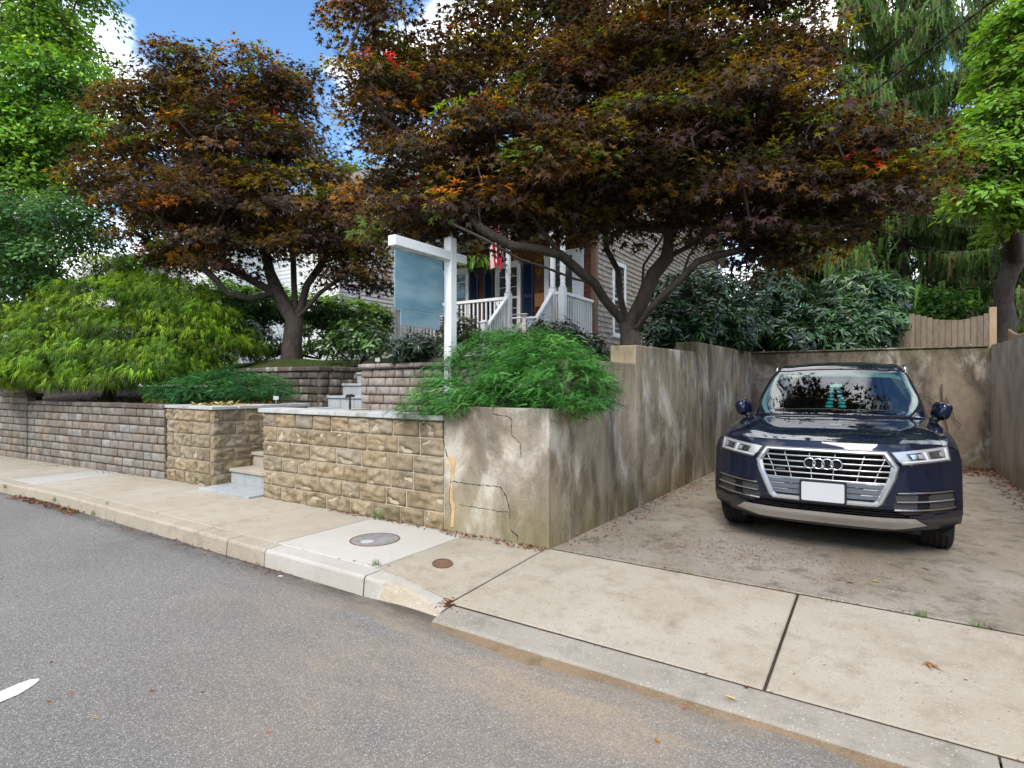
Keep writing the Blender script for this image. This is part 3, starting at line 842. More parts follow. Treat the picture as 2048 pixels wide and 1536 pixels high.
course_wall(ur, BLOCK_P, 'block', (UX1 + 0.005, YU), (-4.6, YU), 0.96, 1.63, 5, 0.16, 0.38, gap=0.009)
course_wall(ur, BLOCK_P, 'block', (UX1, 7.5), (UX1, YU + 0.15), 0.96, 1.63, 5, 0.2, 0.36, gap=0.009)
box_obj('core', UX1 + 0.03, -4.6, YU + 0.03, YU + 0.3, 0.9, 1.625, M['gapdark'], ur)
box_obj('core', UX1 + 0.03, UX1 + 0.3, YU + 0.3, 7.5, 0.9, 1.625, M['gapdark'], ur)
for i in range(6):
    put_block('cap_stone', BLOCK_P, ur, (UX1 - 0.03 + 0.2 + i * 0.4, YU + 0.10, 1.675), (0.392, 0.28, 0.082))
for i in range(3):
    put_block('cap_stone', BLOCK_P, ur, (-6.05 + i * 0.42, YU + 0.35, 1.755), (0.41, 0.26, 0.075))

# ---------------------------------------------------------------- concrete walls round the parking bay
cw = thing('corner_retaining_wall', 'cracked cement-rendered retaining wall at the driveway corner, stepping up along the parking bay', 'retaining wall')
XL = -2.40
def wx(y): return XL + 0.042 * (y - 4.2)        # bay face of the wall
def wall_piece(name, prof, parent, mat, bev=0.012):
    """prof = [(y, ztop)] along the bay face; a solid 0.3 m thick"""
    bm = bmesh.new()
    n = len(prof)
    rows = []
    for y, z in prof:
        rows.append([bm.verts.new(p) for p in ((wx(y), y, -0.3), (wx(y), y, z), (wx(y) - 0.3, y, z), (wx(y) - 0.3, y, -0.3))])
    for i in range(n - 1):
        for j in range(4):
            bm.faces.new((rows[i][j], rows[i + 1][j], rows[i + 1][(j + 1) % 4], rows[i][(j + 1) % 4]))
    bm.faces.new(rows[0]); bm.faces.new(rows[-1][::-1])
    bmesh.ops.recalc_face_normals(bm, faces=bm.faces[:])
    if bev:
        bmesh.ops.bevel(bm, geom=[e for e in bm.edges if abs((e.verts[0].co - e.verts[1].co).normalized().y) < 0.9 or e.verts[0].co.z > 0], offset=bev, segments=2, profile=0.5, affect='EDGES')
    return bm_obj(name, bm, mat, parent)
bm = bmesh.new()
box(bm, XW1 + 0.003, XL - 0.001, 4.195, 4.222, -0.3, 1.19)
bmesh.ops.bevel(bm, geom=[e for e in bm.edges if (e.verts[0].co.z > 0 or e.verts[1].co.z > 0) and max(e.verts[0].co.y, e.verts[1].co.y) < 4.2], offset=0.010, segments=2, profile=0.5, affect='EDGES')
bm_obj('end_panel', bm, M['wall_front'], cw)
wall_piece('wall_section', [(4.224, 1.188), (4.53, 1.19)], cw, M['wall_side'], 0)
box_obj('core', XW1 + 0.01, XL - 0.32, 4.224, 4.53, -0.3, 1.18, M['wall_side'], cw)
wall_piece('wall_section', [(4.532, 1.62), (5.97, 1.63)], cw, M['wall_side'])
wall_piece('wall_section', [(5.973, 1.83), (8.04, 1.845)], cw, M['wall_side'])
wall_piece('wall_section', [(8.043, 1.99), (11.15, 1.985)], cw, M['wall_side'])
# cracks: thin dark grooves standing as narrow fillets in the render
def on_front(u, v): return at_y(u, v, 4.1935)
def crack(pts, w0=0.004, seed=1, name='crack'):
    r_ = np.random.RandomState(seed)
    P = [on_front(*p) for p in pts]
    Q = []
    for a, b in zip(P, P[1:]):
        m = max(2, int((b - a).length / 0.02))
        for i in range(m):
            f = i / m; q = a.lerp(b, f)
            if i: q = q + Vector((r_.randn() * 0.0025, 0, r_.randn() * 0.0025))
            Q.append(q)
    Q.append(P[-1])
    bm = bmesh.new(); L = []; Rr = []
    for i, q in enumerate(Q):
        t = (Q[min(i + 1, len(Q) - 1)] - Q[max(0, i - 1)]).normalized(); s = Vector((-t.z, 0, t.x))
        w = w0 * (0.25 + 0.95 * r_.rand() ** 1.4)
        L.append(bm.verts.new(q + s * w)); Rr.append(bm.verts.new(q - s * w))
    for i in range(len(Q) - 1):
        bm.faces.new((L[i], L[i + 1], Rr[i + 1], Rr[i]))
    return bm_obj(name, bm, M['crack'], cw)
crack([(986, 806), (986, 828), (1012, 832), (1023, 838), (1023, 870), (1041, 886), (1042, 916)], 0.0035, 1)
crack([(903, 962), (930, 967), (960, 970), (1001, 974), (1012, 992), (1021, 1024)], 0.005, 2)
crack([(918, 1009), (945, 1014), (972, 1018), (1000, 1023), (1020, 1024)], 0.0035, 3)
crack([(1020, 1026), (1020, 1056), (1026, 1064), (1036, 1072), (1034, 1086)], 0.0025, 4)
crack([(1022, 1062), (1033, 1070), (1036, 1076)], 0.008, 5)
crack([(886, 838), (886, 880), (891, 900), (894, 912), (903, 928), (901, 964), (898, 1000), (903, 1022), (904, 1055)], 0.006, 6, 'joint_crack')
# ochre repair mortar beside the joint
bm = bmesh.new()
poly = [(893, 913), (908, 915), (911, 924), (907, 961), (901, 963), (902, 930)]
bm.faces.new([bm.verts.new(at_y(u, v, 4.192)) for u, v in poly][::-1])
bm_obj('repair_mortar', bm, M['patch'], cw)
bm = bmesh.new()
poly = [(901, 966), (905, 968), (906, 1000), (910, 1010), (907, 1054), (901, 1054), (903, 1020), (899, 1000)]
bm.faces.new([bm.verts.new(at_y(u, v, 4.192)) for u, v in poly][::-1])
bm_obj('repair_mortar', bm, M['patch'], cw)

bk = thing('back_retaining_wall', 'grimy concrete wall across the back of the parking bay, behind the car', 'retaining wall')
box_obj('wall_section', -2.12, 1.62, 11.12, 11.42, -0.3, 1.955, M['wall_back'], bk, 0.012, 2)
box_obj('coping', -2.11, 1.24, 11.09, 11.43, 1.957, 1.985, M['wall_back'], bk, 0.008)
rwl = thing('right_retaining_wall', 'pale streaked concrete wall along the right edge of the parking bay', 'retaining wall')
bm = bmesh.new()
for (y0, y1, zt) in ((4.4, 11.118, 1.985),):
    rows = []
    for y in (y0, y1):
        xw = 1.27 + (11.1 - y) * 0.052
        rows.append([bm.verts.new(p) for p in ((xw, y, -0.3), (xw, y, zt), (xw + 0.3, y, zt), (xw + 0.3, y, -0.3))])
    for j in range(4):
        bm.faces.new((rows[0][j], rows[1][j], rows[1][(j + 1) % 4], rows[0][(j + 1) % 4]))
    bm.faces.new(rows[0]); bm.faces.new(rows[1][::-1])
bmesh.ops.recalc_face_normals(bm, faces=bm.faces[:])
bm_obj('wall_section', bm, M['wall_right'], rwl)
box_obj('wall_section', 1.925, 14.0, 4.4, 4.7, -0.3, 1.985, M['wall_right'], rwl)
# ---------------------------------------------------------------- plants
RT = np.array(RIGHT); FW = np.array(FWD); UPN = np.array((0, 0, 1.0))
def blob(u, v, d, ru, rv, rd, w=1.0):
    """an ellipsoid of foliage seen at (u, v), d metres away; ru, rv in photograph pixels, rd in metres"""
    return (np.array(at_d(u, v, d)), np.array((ru * d / F_PX, rd, rv * d / F_PX)), w)
def wblob(x, y, z, rx, ry, rz, w=1.0):
    return (np.array((x, y, z), float), np.array((rx, ry, rz), float), w)
def sample(blobs, n, rs, shell=0.55, minz=None, stray=0.0):
    """points spread through the union of ellipsoids, thinner towards the middle; returns points and outward directions"""
    wts = np.array([b[2] * (b[1][0] * b[1][1] * b[1][2]) ** 0.72 for b in blobs]); wts /= wts.sum()
    P, N = [], []
    while len(P) < n:
        k = rs.choice(len(blobs), p=wts)
        c, r, _ = blobs[k]
        d = rs.randn(3); d /= np.linalg.norm(d)
        rad = shell + (1 - shell) * rs.rand() ** 0.6
        if stray and rs.rand() < stray: rad = 1.0 + 0.28 * rs.rand()
        o = d * rad
        p = c + RT * o[0] * r[0] + FW * o[1] * r[1] + UPN * o[2] * r[2]
        if minz is not None and p[2] < minz: continue
        deep = False
        for q, (c2, r2, _) in enumerate(blobs):
            if q == k: continue
            e = p - c2
            f = math.sqrt((e.dot(RT) / r2[0]) ** 2 + (e.dot(FW) / r2[1]) ** 2 + (e[2] / r2[2]) ** 2)
            if f < shell * 0.9: deep = True; break
        if deep: continue
        nv = RT * d[0] / r[0] + FW * d[1] / r[1] + UPN * d[2] / r[2]
        P.append(p); N.append(nv / np.linalg.norm(nv))
    return np.array(P), np.array(N)
def unit(a):
    return a / np.maximum(np.linalg.norm(a, axis=-1, keepdims=True), 1e-9)
def tpl(kind):
    if kind == 'maple':
        V = []; T = []
        for ang, L in ((-105, 0.5), (-52, 0.8), (0, 1.0), (52, 0.8), (105, 0.5)):
            a = R(ang); ca, sa = math.cos(a), math.sin(a)
            k = len(V); c = (0.2, 0.0); w = 0.15
            V += [(c[0] + sa * w - ca * 0.06, c[1] - ca * w - sa * 0.06, 0.0), (c[0] + ca * L * 0.8, c[1] + sa * L * 0.8, -0.14 * L), (c[0] - sa * w - ca * 0.06, c[1] + ca * w - sa * 0.06, 0.0)]
            T += [(k, k + 1, k + 2)]
        return np.array(V), np.array(T)
    if kind == 'oval':
        return (np.array([(0, 0, 0), (0.35, 0.2, 0.03), (0.35, -0.2, 0.03), (0.4, 0, -0.02), (0.75, 0.15, 0), (0.75, -0.15, 0), (1, 0, -0.1)]),
                np.array([(0, 3, 1), (0, 2, 3), (1, 3, 4), (3, 2, 5), (3, 6, 4), (3, 5, 6)]))
    if kind == 'rhomb':
        return np.array([(0, 0, 0), (0.5, 0.27, 0.04), (0.5, -0.27, 0.04), (1, 0, -0.08)]), np.array([(0, 2, 1), (2, 3, 1)])
    if kind == 'lance':
        return (np.array([(0, 0, 0), (0.4, 0.13, 0.05), (0.4, -0.13, 0.05), (0.42, 0, 0.0), (1, 0, -0.12)]),
                np.array([(0, 3, 1), (0, 2, 3), (1, 3, 4), (3, 2, 4)]))
    if kind == 'yew':          # a flat spray: two ranks of needles on a twig that nods at its tip
        V = []; T = []
        n = 7
        for i in range(n):
            f = i / (n - 1); x = 0.08 + 0.86 * f; z = -0.22 * f * f
            L = 0.2 * (1 - 0.45 * f)
            for s in (-1, 1):
                k = len(V)
                V += [(x - 0.04, 0, z), (x + 0.055, 0, z), (x + 0.12, s * L, z + 0.05)]
                T.append((k, k + 1, k + 2) if s < 0 else (k + 1, k, k + 2))
        return np.array(V), np.array(T)
    if kind == 'thread':       # three hanging threads of a thread-leaf cypress
        V = []; T = []
        for s, (dy, cut) in enumerate(((-0.12, 0.8), (0.0, 1.0), (0.13, 0.7))):
            pr = None
            for i in range(3):
                f = i / 2 * cut
                x = 0.75 * math.sin(f * 1.35); z = -(1 - math.cos(f * 1.35)) * 0.95; w = 0.032 * (1 - 0.75 * i / 2)
                k = len(V); V += [(x, dy * f * 2 - w, z), (x, dy * f * 2 + w, z)]
                if pr is not None: T += [(pr, k, pr + 1), (k, k + 1, pr + 1)]
                pr = k
        return np.array(V), np.array(T)
    if kind == 'hang':         # hanging spruce branchlet, ragged with side needles
        V = []; T = []
        pr = None
        for i in range(3):
            f = i / 2
            x = 0.3 * math.sin(f * 1.5); z = -f; w = 0.055 * (1 - 0.7 * f)
            k = len(V); V += [(x, -w, z), (x, w, z)]
            if pr is not None: T += [(pr, k, pr + 1), (k, k + 1, pr + 1)]
            pr = k
        for i in range(4):
            f = 0.1 + i * 0.2
            for s in ((-1, 1)[i % 2],):
                x = 0.3 * math.sin(f * 1.5); k = len(V)
                V += [(x, 0, -f), (x, 0, -f - 0.10), (x + 0.05, s * 0.16, -f - 0.18)]
                T.append((k, k + 1, k + 2) if s > 0 else (k + 1, k, k + 2))
        return np.array(V), np.array(T)
    if kind == 'frond':
        V = []; T = []; pr = None
        for i in range(6):
            f = i / 5; x = 0.9 * math.sin(f * 1.7); z = 0.45 * math.sin(f * 2.2) - 0.55 * f * f; w = 0.06 * (1 - f) + 0.012
            k = len(V); V += [(x, -w, z), (x, w, z)]
            if pr is not None: T += [(pr, k, pr + 1), (k, k + 1, pr + 1)]
            pr = k
        return np.array(V), np.array(T)
    if kind == 'blade':
        return np.array([(0, -0.03, 0), (0, 0.03, 0), (0.15, -0.02, 0.55), (0.15, 0.02, 0.55), (0.4, 0, 0.95)]), np.array([(0, 1, 2), (1, 3, 2), (2, 3, 4)])
TPL = {k: tpl(k) for k in ('maple', 'oval', 'rhomb', 'lance', 'yew', 'thread', 'hang', 'frond', 'blade')}
def scatter(name, kind, pos, ax, nrm, size, color, mat, parent, cupvar=None):
    """one mesh of many small leaves: template KIND placed at pos with its length along ax and its upper side along nrm"""
    TV, TT = TPL[kind]
    pos = np.asarray(pos); n = len(pos)
    nrm = unit(np.asarray(nrm)); ax = np.asarray(ax)
    ax = unit(ax - nrm * (ax * nrm).sum(1, keepdims=True))
    b = np.cross(nrm, ax)
    size = np.broadcast_to(np.asarray(size, float), (n,))
    V = pos[:, None, :] + size[:, None, None] * (TV[None, :, 0:1] * ax[:, None, :] + TV[None, :, 1:2] * b[:, None, :] + TV[None, :, 2:3] * nrm[:, None, :])
    k = len(TV)
    T = TT[None] + (np.arange(n) * k)[:, None, None]
    C = np.repeat(np.asarray(color)[:, None, :], k, 1)
    me = tri_mesh(name, V.reshape(-1, 3), T.reshape(-1, 3), C.reshape(-1, 3))
    return mesh_obj(name, me, mat, parent)
def palette(rs, n, cols, w, jit=0.18):
    w = np.array(w, float); w /= w.sum()
    k = rs.choice(len(cols), size=n, p=w)
    c = np.array(cols)[k]
    return np.clip(c * (1 + jit * rs.randn(n, 1)) * (1 + 0.06 * rs.randn(n, 3)), 0.004, 0.9)

def skeleton(limbs, targets, rs, step=0.35, up=0.25):
    """limbs = polylines of world points, the first one starting at the foot; every target is joined to the nearest limb by a bent branch"""
    pos, par = [], []
    for L in limbs:
        L = [np.array(p, float) for p in L]
        if not pos:
            pos.append(L[0]); par.append(-1); last = 0
        else:
            d = np.linalg.norm(np.array(pos) - L[0], axis=1); last = int(d.argmin())
        for a, b in zip(L, L[1:]):
            m = max(1, int(np.linalg.norm(b - a) / step))
            for i in range(1, m + 1):
                pos.append(a + (b - a) * i / m + (rs.randn(3) * 0.012)); par.append(last); last = len(pos) - 1
    base = pos[0]
    nl = len(pos)
    order = np.argsort(np.linalg.norm(targets - base, axis=1))
    arr = np.zeros((len(pos) + 40 * len(targets) + 10, 3)); arr[:len(pos)] = pos
    N = len(pos)
    for ti in order:
        t = targets[ti]
        dv = t - arr[:N]
        cost = np.linalg.norm(dv, axis=1) + 0.6 * np.maximum(0, arr[:N, 2] - t[2])
        cost[:max(2, int(0.3 * 2))] += 1.0
        k = int(cost.argmin())
        a = arr[k].copy(); L = np.linalg.norm(t - a)
        m = max(1, min(30, int(L / step)))
        off = rs.randn(3) * 0.10 * L; off[2] = abs(off[2]) * 0.3 + up * 0.25 * L
        last = k
        for i in range(1, m + 1):
            f = i / m
            arr[N] = a + (t - a) * f + off * math.sin(math.pi * f) * 0.7
            par.append(last); last = N; N += 1
    return arr[:N], par, nl
def wood(name, arr, par, nl, r_base, r_tip, mat, parent, sides=6, expo=0.5, flare=1.35):
    n = len(arr); cnt = np.zeros(n); kids = [[] for _ in range(n)]
    for i in range(n - 1, 0, -1):
        kids[par[i]].append(i)
    for i in range(n - 1, -1, -1):
        cnt[i] += 0 if kids[i] else 1
        if par[i] >= 0: cnt[par[i]] += cnt[i]
    rad = np.maximum(r_tip, r_base * (cnt / cnt[0]) ** expo)
    bm = bmesh.new()
    stack = [(0, None)]
    while stack:
        i, frm = stack.pop()
        pts, rr = [], []
        if frm is not None:
            pts.append(arr[frm]); rr.append(min(rad[frm], rad[i] * 1.15))
        while True:
            pts.append(arr[i]); rr.append(rad[i])
            if not kids[i]: break
            ks = sorted(kids[i], key=lambda q: -cnt[q])
            for q in ks[1:]: stack.append((q, i))
            i = ks[0]
        if len(pts) > 1:
            if frm is None:
                rr[0] *= flare
                if len(rr) > 2: rr[1] *= 1 + (flare - 1) * 0.35
            big = max(rr)
            tube(bm, pts, rr, sides if big < 0.05 else sides + 4, cap=False)
    o = bm_obj(name, bm, mat, parent, smooth=True)
    return o, rad
def clusters(P, N, per, disc, thick, rs, droop=0.35):
    """leaves round every cluster centre, in flat sprays whose edges nod"""
    n = len(P) * per
    c = np.repeat(P, per, 0); cn = np.repeat(N, per, 0)
    a = rs.rand(n) * 2 * math.pi; r = disc * np.sqrt(rs.rand(n)) * (0.7 + 0.6 * np.repeat(rs.rand(len(P)), per))
    dx, dy = np.cos(a) * r, np.sin(a) * r
    p = c.copy()
    p[:, 0] += dx; p[:, 1] += dy
    p[:, 2] += rs.randn(n) * thick - droop * (r / disc) ** 2 * disc * 0.6
    # sprays tip outwards
    rel = np.stack([dx, dy], 1)
    p[:, 2] -= 0.35 * (rel * cn[:, :2]).sum(1)
    out = np.stack([dx, dy, -0.35 * np.abs(r)], 1)
    return p, out, cn

def tree(name, label, cat, base, limbs, blobs, ncl, per, kind, size, cols, w, disc, thick, r_base, seed, mat='leaf', shell=0.5, group=None, droop=0.35, tilt=0.5, colfun=None, step=0.35, r_tip=0.006, minz=None, sizevar=0.25, expo=0.5, crown_name='crown', up=0.25, flare=1.35):
    rs = np.random.RandomState(seed)
    t = thing(name, label, cat, base, 0, group)
    blobs = [(c, np.maximum(r - 0.5 * disc, 0.4 * r), w_) for c, r, w_ in blobs]
    P, N = sample(blobs, ncl, rs, shell, minz, 0.16)
    arr, par, nl = skeleton(limbs, P, rs, step, up)
    w_o, rad = wood('trunk', arr, par, nl, r_base, r_tip, M['bark'], t, expo=expo, flare=flare)
    w_o.location = -Vector(base)
    p, out, cn = clusters(P, N, per, disc, thick, rs, droop)
    n = len(p)
    nrm = np.stack([rs.randn(n) * tilt, rs.randn(n) * tilt, np.ones(n)], 1) + cn * 0.5
    ax = out + rs.randn(n, 3) * 0.35 * disc + np.array((0, 0, -0.15 * disc))
    cl = palette(rs, len(P), cols, w, 0.22)
    if colfun is not None: cl = colfun(P, N, cl, rs)
    C = np.repeat(cl, per, 0) * (1 + 0.2 * rs.randn(n, 1))
    if colfun is not None:       # each spray carries two or three shoots of their own colour, a few of them red
        cl2 = colfun(P, N, palette(rs, len(P), cols, w, 0.22), rs)
        ang = np.arctan2(out[:, 1], out[:, 0]); ph = np.repeat(rs.rand(len(P)) * 6.28, per)
        sec = np.cos(ang - ph) > 0.25
        C = np.where(sec[:, None], np.repeat(cl2, per, 0) * (1 + 0.2 * rs.randn(n, 1)), C)
        redc = np.repeat(rs.rand(len(P)) < 0.06, per) & (np.cos(ang - ph + 2.2) > 0.72) & (np.hypot(out[:, 0], out[:, 1]) > 0.5 * disc)
        C[redc] = palette(rs, int(redc.sum()), [RED, ORANGE], [2, 1])
    C = np.clip(C, 0.003, 0.9)
    s = size * (1 + sizevar * rs.randn(n)); s = np.clip(s, size * 0.4, size * 1.7)
    o = scatter(crown_name, kind, p, ax, nrm, s, C, M[mat], t)
    o.location = -Vector(base)
    return t

# --- the large copper maple over the driveway
def A(u, v, d): return at_d(u, v, d)
MB = A(1262, 694, 7.4)
limbs_r = [
    [MB - Vector((0, 0, 0.25)), A(1259, 670, 7.4), A(1256, 645, 7.4)],
    [A(1256, 645, 7.4), A(1237, 632, 7.35), A(1210, 598, 7.2), A(1189, 567, 7.05), A(1162, 546, 6.9), A(1122, 508, 6.75), A(1080, 452, 6.6), A(1040, 390, 6.5), A(1000, 300, 6.6), A(960, 200, 6.9)],
    [A(1189, 567, 7.05), A(1150, 558, 6.8), A(1091, 537, 6.5), A(1038, 516, 6.2), A(968, 483, 6.0), A(905, 440, 6.0), A(850, 390, 6.2)],
    [A(1135, 521, 6.78), A(1073, 500, 6.5), A(1021, 493, 6.3), A(959, 455, 6.2), A(900, 380, 6.6), A(840, 280, 7.2)],
    [A(1256, 645, 7.4), A(1248, 622, 7.5), A(1241, 587, 7.6), A(1237, 542, 7.7), A(1214, 498, 7.9), A(1209, 440, 8.0), A(1150, 300, 8.2), A(1060, 150, 8.4), A(1030, 60, 8.5), A(1032, -60, 8.5)],
    [A(1257, 650, 7.4), A(1264, 632, 7.45), A(1272, 606, 7.6), A(1285, 567, 7.9), A(1289, 535, 8.1), A(1318, 479, 8.3), A(1335, 440, 8.4), A(1300, 280, 8.5), A(1270, 120, 8.6), A(1230, -60, 8.6)],
    [A(1258, 650, 7.4), A(1270, 630, 7.3), A(1287, 598, 7.25), A(1307, 546, 7.2), A(1336, 515, 7.2), A(1340, 462, 7.2), A(1355, 380, 7.1), A(1380, 250, 7.0), A(1420, 100, 7.0), A(1450, -80, 7.0)],
    [A(1336, 515, 7.2), A(1370, 500, 7.2), A(1398, 482, 7.2), A(1440, 440, 7.1), A(1500, 340, 7.0), A(1560, 180, 7.0)],
    [A(1260, 655, 7.38), A(1275, 652, 7.3), A(1297, 625, 7.1), A(1320, 598, 6.95), A(1362, 558, 6.75), A(1397, 525, 6.6), A(1430, 510, 6.5), A(1474, 500, 6.4), A(1530, 470, 6.4), A(1600, 420, 6.4), A(1700, 380, 6.5)],
    [A(1362, 558, 6.75), A(1380, 515, 6.9), A(1400, 478, 7.0), A(1437, 460, 7.1), A(1530, 400, 7.0), A(1640, 300, 6.9), A(1740, 240, 6.9)],
]
blobs_r = [blob(770, 80, 8.0, 95, 110, 1.2), blob(770, 215, 7.8, 100, 110, 1.2), blob(860, 330, 7.2, 130, 90, 1.2), blob(905, 170, 8.0, 140, 130, 1.2),
           blob(860, 425, 6.8, 120, 65, 1.0), blob(985, 420, 6.6, 150, 70, 1.1), blob(1000, 300, 7.0, 160, 120, 1.3), blob(990, 60, 8.4, 110, 120, 1.1), blob(1130, 30, 8.4, 120, 130, 1.2),
           blob(1120, 200, 7.8, 160, 130, 1.3), blob(1130, 360, 6.8, 170, 110, 1.3), blob(1140, 430, 6.7, 150, 45, 0.9), blob(1290, 120, 7.6, 180, 150, 1.3), blob(1300, 290, 6.8, 180, 130, 1.3),
           blob(1290, 375, 6.6, 180, 70, 1.1), blob(1440, 60, 7.2, 160, 130, 1.2), blob(1455, 230, 6.6, 180, 130, 1.3), blob(1460, 375, 6.4, 180, 90, 1.2), blob(1580, 130, 6.8, 95, 110, 1.0),
           blob(1600, 290, 6.5, 130, 110, 1.2), blob(1620, 390, 6.1, 150, 85, 0.9), blob(1770, 290, 5.8, 125, 80, 0.7), blob(1790, 365, 5.8, 130, 80, 0.7), blob(1865, 320, 5.9, 80, 60, 0.5), blob(1500, 450, 6.2, 130, 40, 0.7), blob(1670, 465, 6.0, 110, 45, 0.6),
           blob(850, 450, 6.8, 120, 62, 1.0), blob(1000, 460, 6.9, 120, 50, 0.9), blob(1570, 480, 6.3, 120, 55, 0.8), blob(1720, 475, 6.1, 110, 60, 0.7), blob(780, 380, 7.4, 90, 70, 1.0), blob(1150, -160, 8.2, 350, 140, 1.8, 0.45), blob(1500, -120, 7.0, 220, 130, 1.5, 0.45)]
DARK, PLUM, BRONZE, OLIVE, ORANGE, RED, GREEN = (0.045, 0.030, 0.022), (0.070, 0.036, 0.034), (0.125, 0.070, 0.016), (0.21, 0.155, 0.016), (0.36, 0.14, 0.018), (0.40, 0.022, 0.03), (0.09, 0.13, 0.02)
def maple_col(P, N, cl, rs):
    # outer sprays at the top are bronze and orange, a few shoots are red
    n = len(P)
    top = np.clip(N[:, 2] * 0.6 + rs.randn(n) * 0.45, 0, 1)
    sel = rs.rand(n) < 0.17 + 0.45 * top
    alt = palette(rs, n, [BRONZE, OLIVE, ORANGE, GREEN], [3.6, 3.4, 0.9, 3.0], 0.25)
    cl = np.where(sel[:, None], alt, cl)
    return cl
tree('maple_tree', 'large copper-leaved maple with many limbs spreading over the driveway and car', 'tree', MB, limbs_r, blobs_r, 1000, 105, 'maple', 0.092,
     [DARK, PLUM, BRONZE], [5, 3, 1.4], 0.42, 0.05, 0.118, 21, 'leaf_maple', 0.35, group='copper-leaved maples', colfun=maple_col, expo=0.45, flare=1.25)

# --- the smaller copper maple on the lawn
def Am(u, v, d): return at_d(u, v, d)
ML = at_d(582, 714, 11.8)
limbs_l = [
    [ML - Vector((0, 0, 0.25)), Am(584, 690, 11.8), Am(588, 640, 11.8)],
    [Am(588, 640, 11.8), Am(570, 615, 11.8), Am(552, 585, 11.8), Am(540, 545, 11.9), Am(530, 500, 12), Am(500, 400, 12), Am(470, 280, 12.2), Am(440, 160, 12.2)],
    [Am(545, 598, 11.7), Am(500, 598, 11.4), Am(455, 585, 11.2), Am(435, 560, 11.1), Am(400, 530, 11), Am(350, 490, 10.9)],
    [Am(545, 595, 11.8), Am(520, 570, 11.8), Am(480, 545, 11.8), Am(440, 525, 11.8), Am(380, 470, 11.9), Am(300, 400, 12)],
    [Am(588, 640, 11.8), Am(588, 600, 11.9), Am(589, 570, 12), Am(587, 520, 12.2), Am(575, 430, 12.3), Am(560, 320, 12.4), Am(540, 200, 12.4)],
    [Am(590, 635, 11.8), Am(600, 620, 11.8), Am(612, 570, 11.9), Am(640, 530, 12), Am(660, 500, 12), Am(640, 380, 12.2), Am(600, 250, 12.2)],
    [Am(592, 640, 11.8), Am(606, 625, 11.7), Am(640, 585, 11.5), Am(680, 555, 11.4), Am(720, 530, 11.3), Am(750, 490, 11.2), Am(760, 430, 11.3)],
]
blobs_l = [blob(350, 95, 12.2, 32, 34, 0.6), blob(510, 115, 12.3, 40, 36, 0.6), blob(650, 330, 12.0, 50, 60, 0.8), blob(360, 140, 12.2, 75, 75, 1.1), blob(440, 190, 12.2, 130, 110, 1.4), blob(555, 200, 12.4, 90, 95, 1.3), blob(585, 155, 12.4, 40, 35, 0.6), blob(330, 240, 12, 100, 90, 1.3), blob(250, 225, 12.0, 60, 45, 0.8), blob(590, 290, 12.2, 85, 90, 1.3),
           blob(470, 310, 12, 160, 110, 1.6), blob(280, 360, 11.8, 100, 90, 1.3), blob(400, 410, 11.4, 150, 90, 1.5), blob(560, 410, 11.6, 150, 90, 1.5), blob(300, 450, 11.3, 100, 60, 1.2),
           blob(690, 430, 11.5, 85, 75, 1.2), blob(640, 480, 11.5, 120, 55, 1.3), blob(470, 480, 11.2, 130, 50, 1.2), blob(730, 505, 11.3, 50, 45, 0.9), blob(240, 300, 12, 45, 50, 0.8), blob(720, 530, 11.4, 75, 62, 1.0), blob(660, 520, 11.6, 75, 50, 1.0), blob(430, 515, 11.2, 100, 50, 1.1), blob(350, 500, 11.4, 80, 45, 1.0)]
tree('maple_tree', 'smaller copper-leaved maple on the lawn above the upper block wall', 'tree', ML, limbs_l, blobs_l, 540, 105, 'maple', 0.11,
     [DARK, PLUM, BRONZE], [4, 2.5, 2.2], 0.50, 0.06, 0.185, 33, 'leaf_maple', 0.35, group='copper-leaved maples', colfun=maple_col, expo=0.52, flare=1.15)

# --- tall green tree at the left edge
TB = at_d(40, 700, 14.5)
G1, G2, G3, G4 = (0.09, 0.21, 0.024), (0.15, 0.30, 0.03), (0.24, 0.42, 0.045), (0.06, 0.145, 0.03)
limbs_g = [[Vector((TB.x, TB.y, 1.2)), Am(70, 560, 14.5), Am(85, 430, 14.5), Am(100, 300, 14.6), Am(80, 150, 14.7), Am(60, -20, 14.8)],
           [Am(85, 430, 14.5), Am(130, 330, 14.3), Am(170, 230, 14.2), Am(200, 150, 14.2)], [Am(80, 480, 14.5), Am(20, 380, 14), Am(-40, 250, 14)]]
blobs_g = [blob(60, 40, 14.8, 110, 90, 1.6), blob(110, 60, 14.6, 65, 70, 1.2), blob(20, 150, 14.3, 120, 110, 1.6), blob(130, 160, 14.3, 90, 85, 1.3), blob(200, 170, 14.2, 45, 55, 0.9), blob(-30, 260, 13.8, 120, 120, 1.6),
           blob(90, 270, 14.2, 110, 85, 1.4), blob(180, 260, 14.0, 95, 55, 1.1), blob(250, 260, 13.8, 55, 30, 0.7), blob(60, 350, 14.0, 110, 70, 1.4), blob(150, 370, 14.2, 70, 50, 1.0), blob(80, -120, 14.8, 150, 120, 2.0)]
tree('ash_tree', 'tall bright green tree with fine leaves at the left edge', 'tree', (TB.x, TB.y, 1.4), limbs_g, blobs_g, 520, 95, 'rhomb', 0.125,
     [G1, G2, G3, G4], [4, 3, 1.5, 2.5], 0.55, 0.13, 0.16, 45, 'leaf', 0.45, droop=0.6, tilt=0.8)
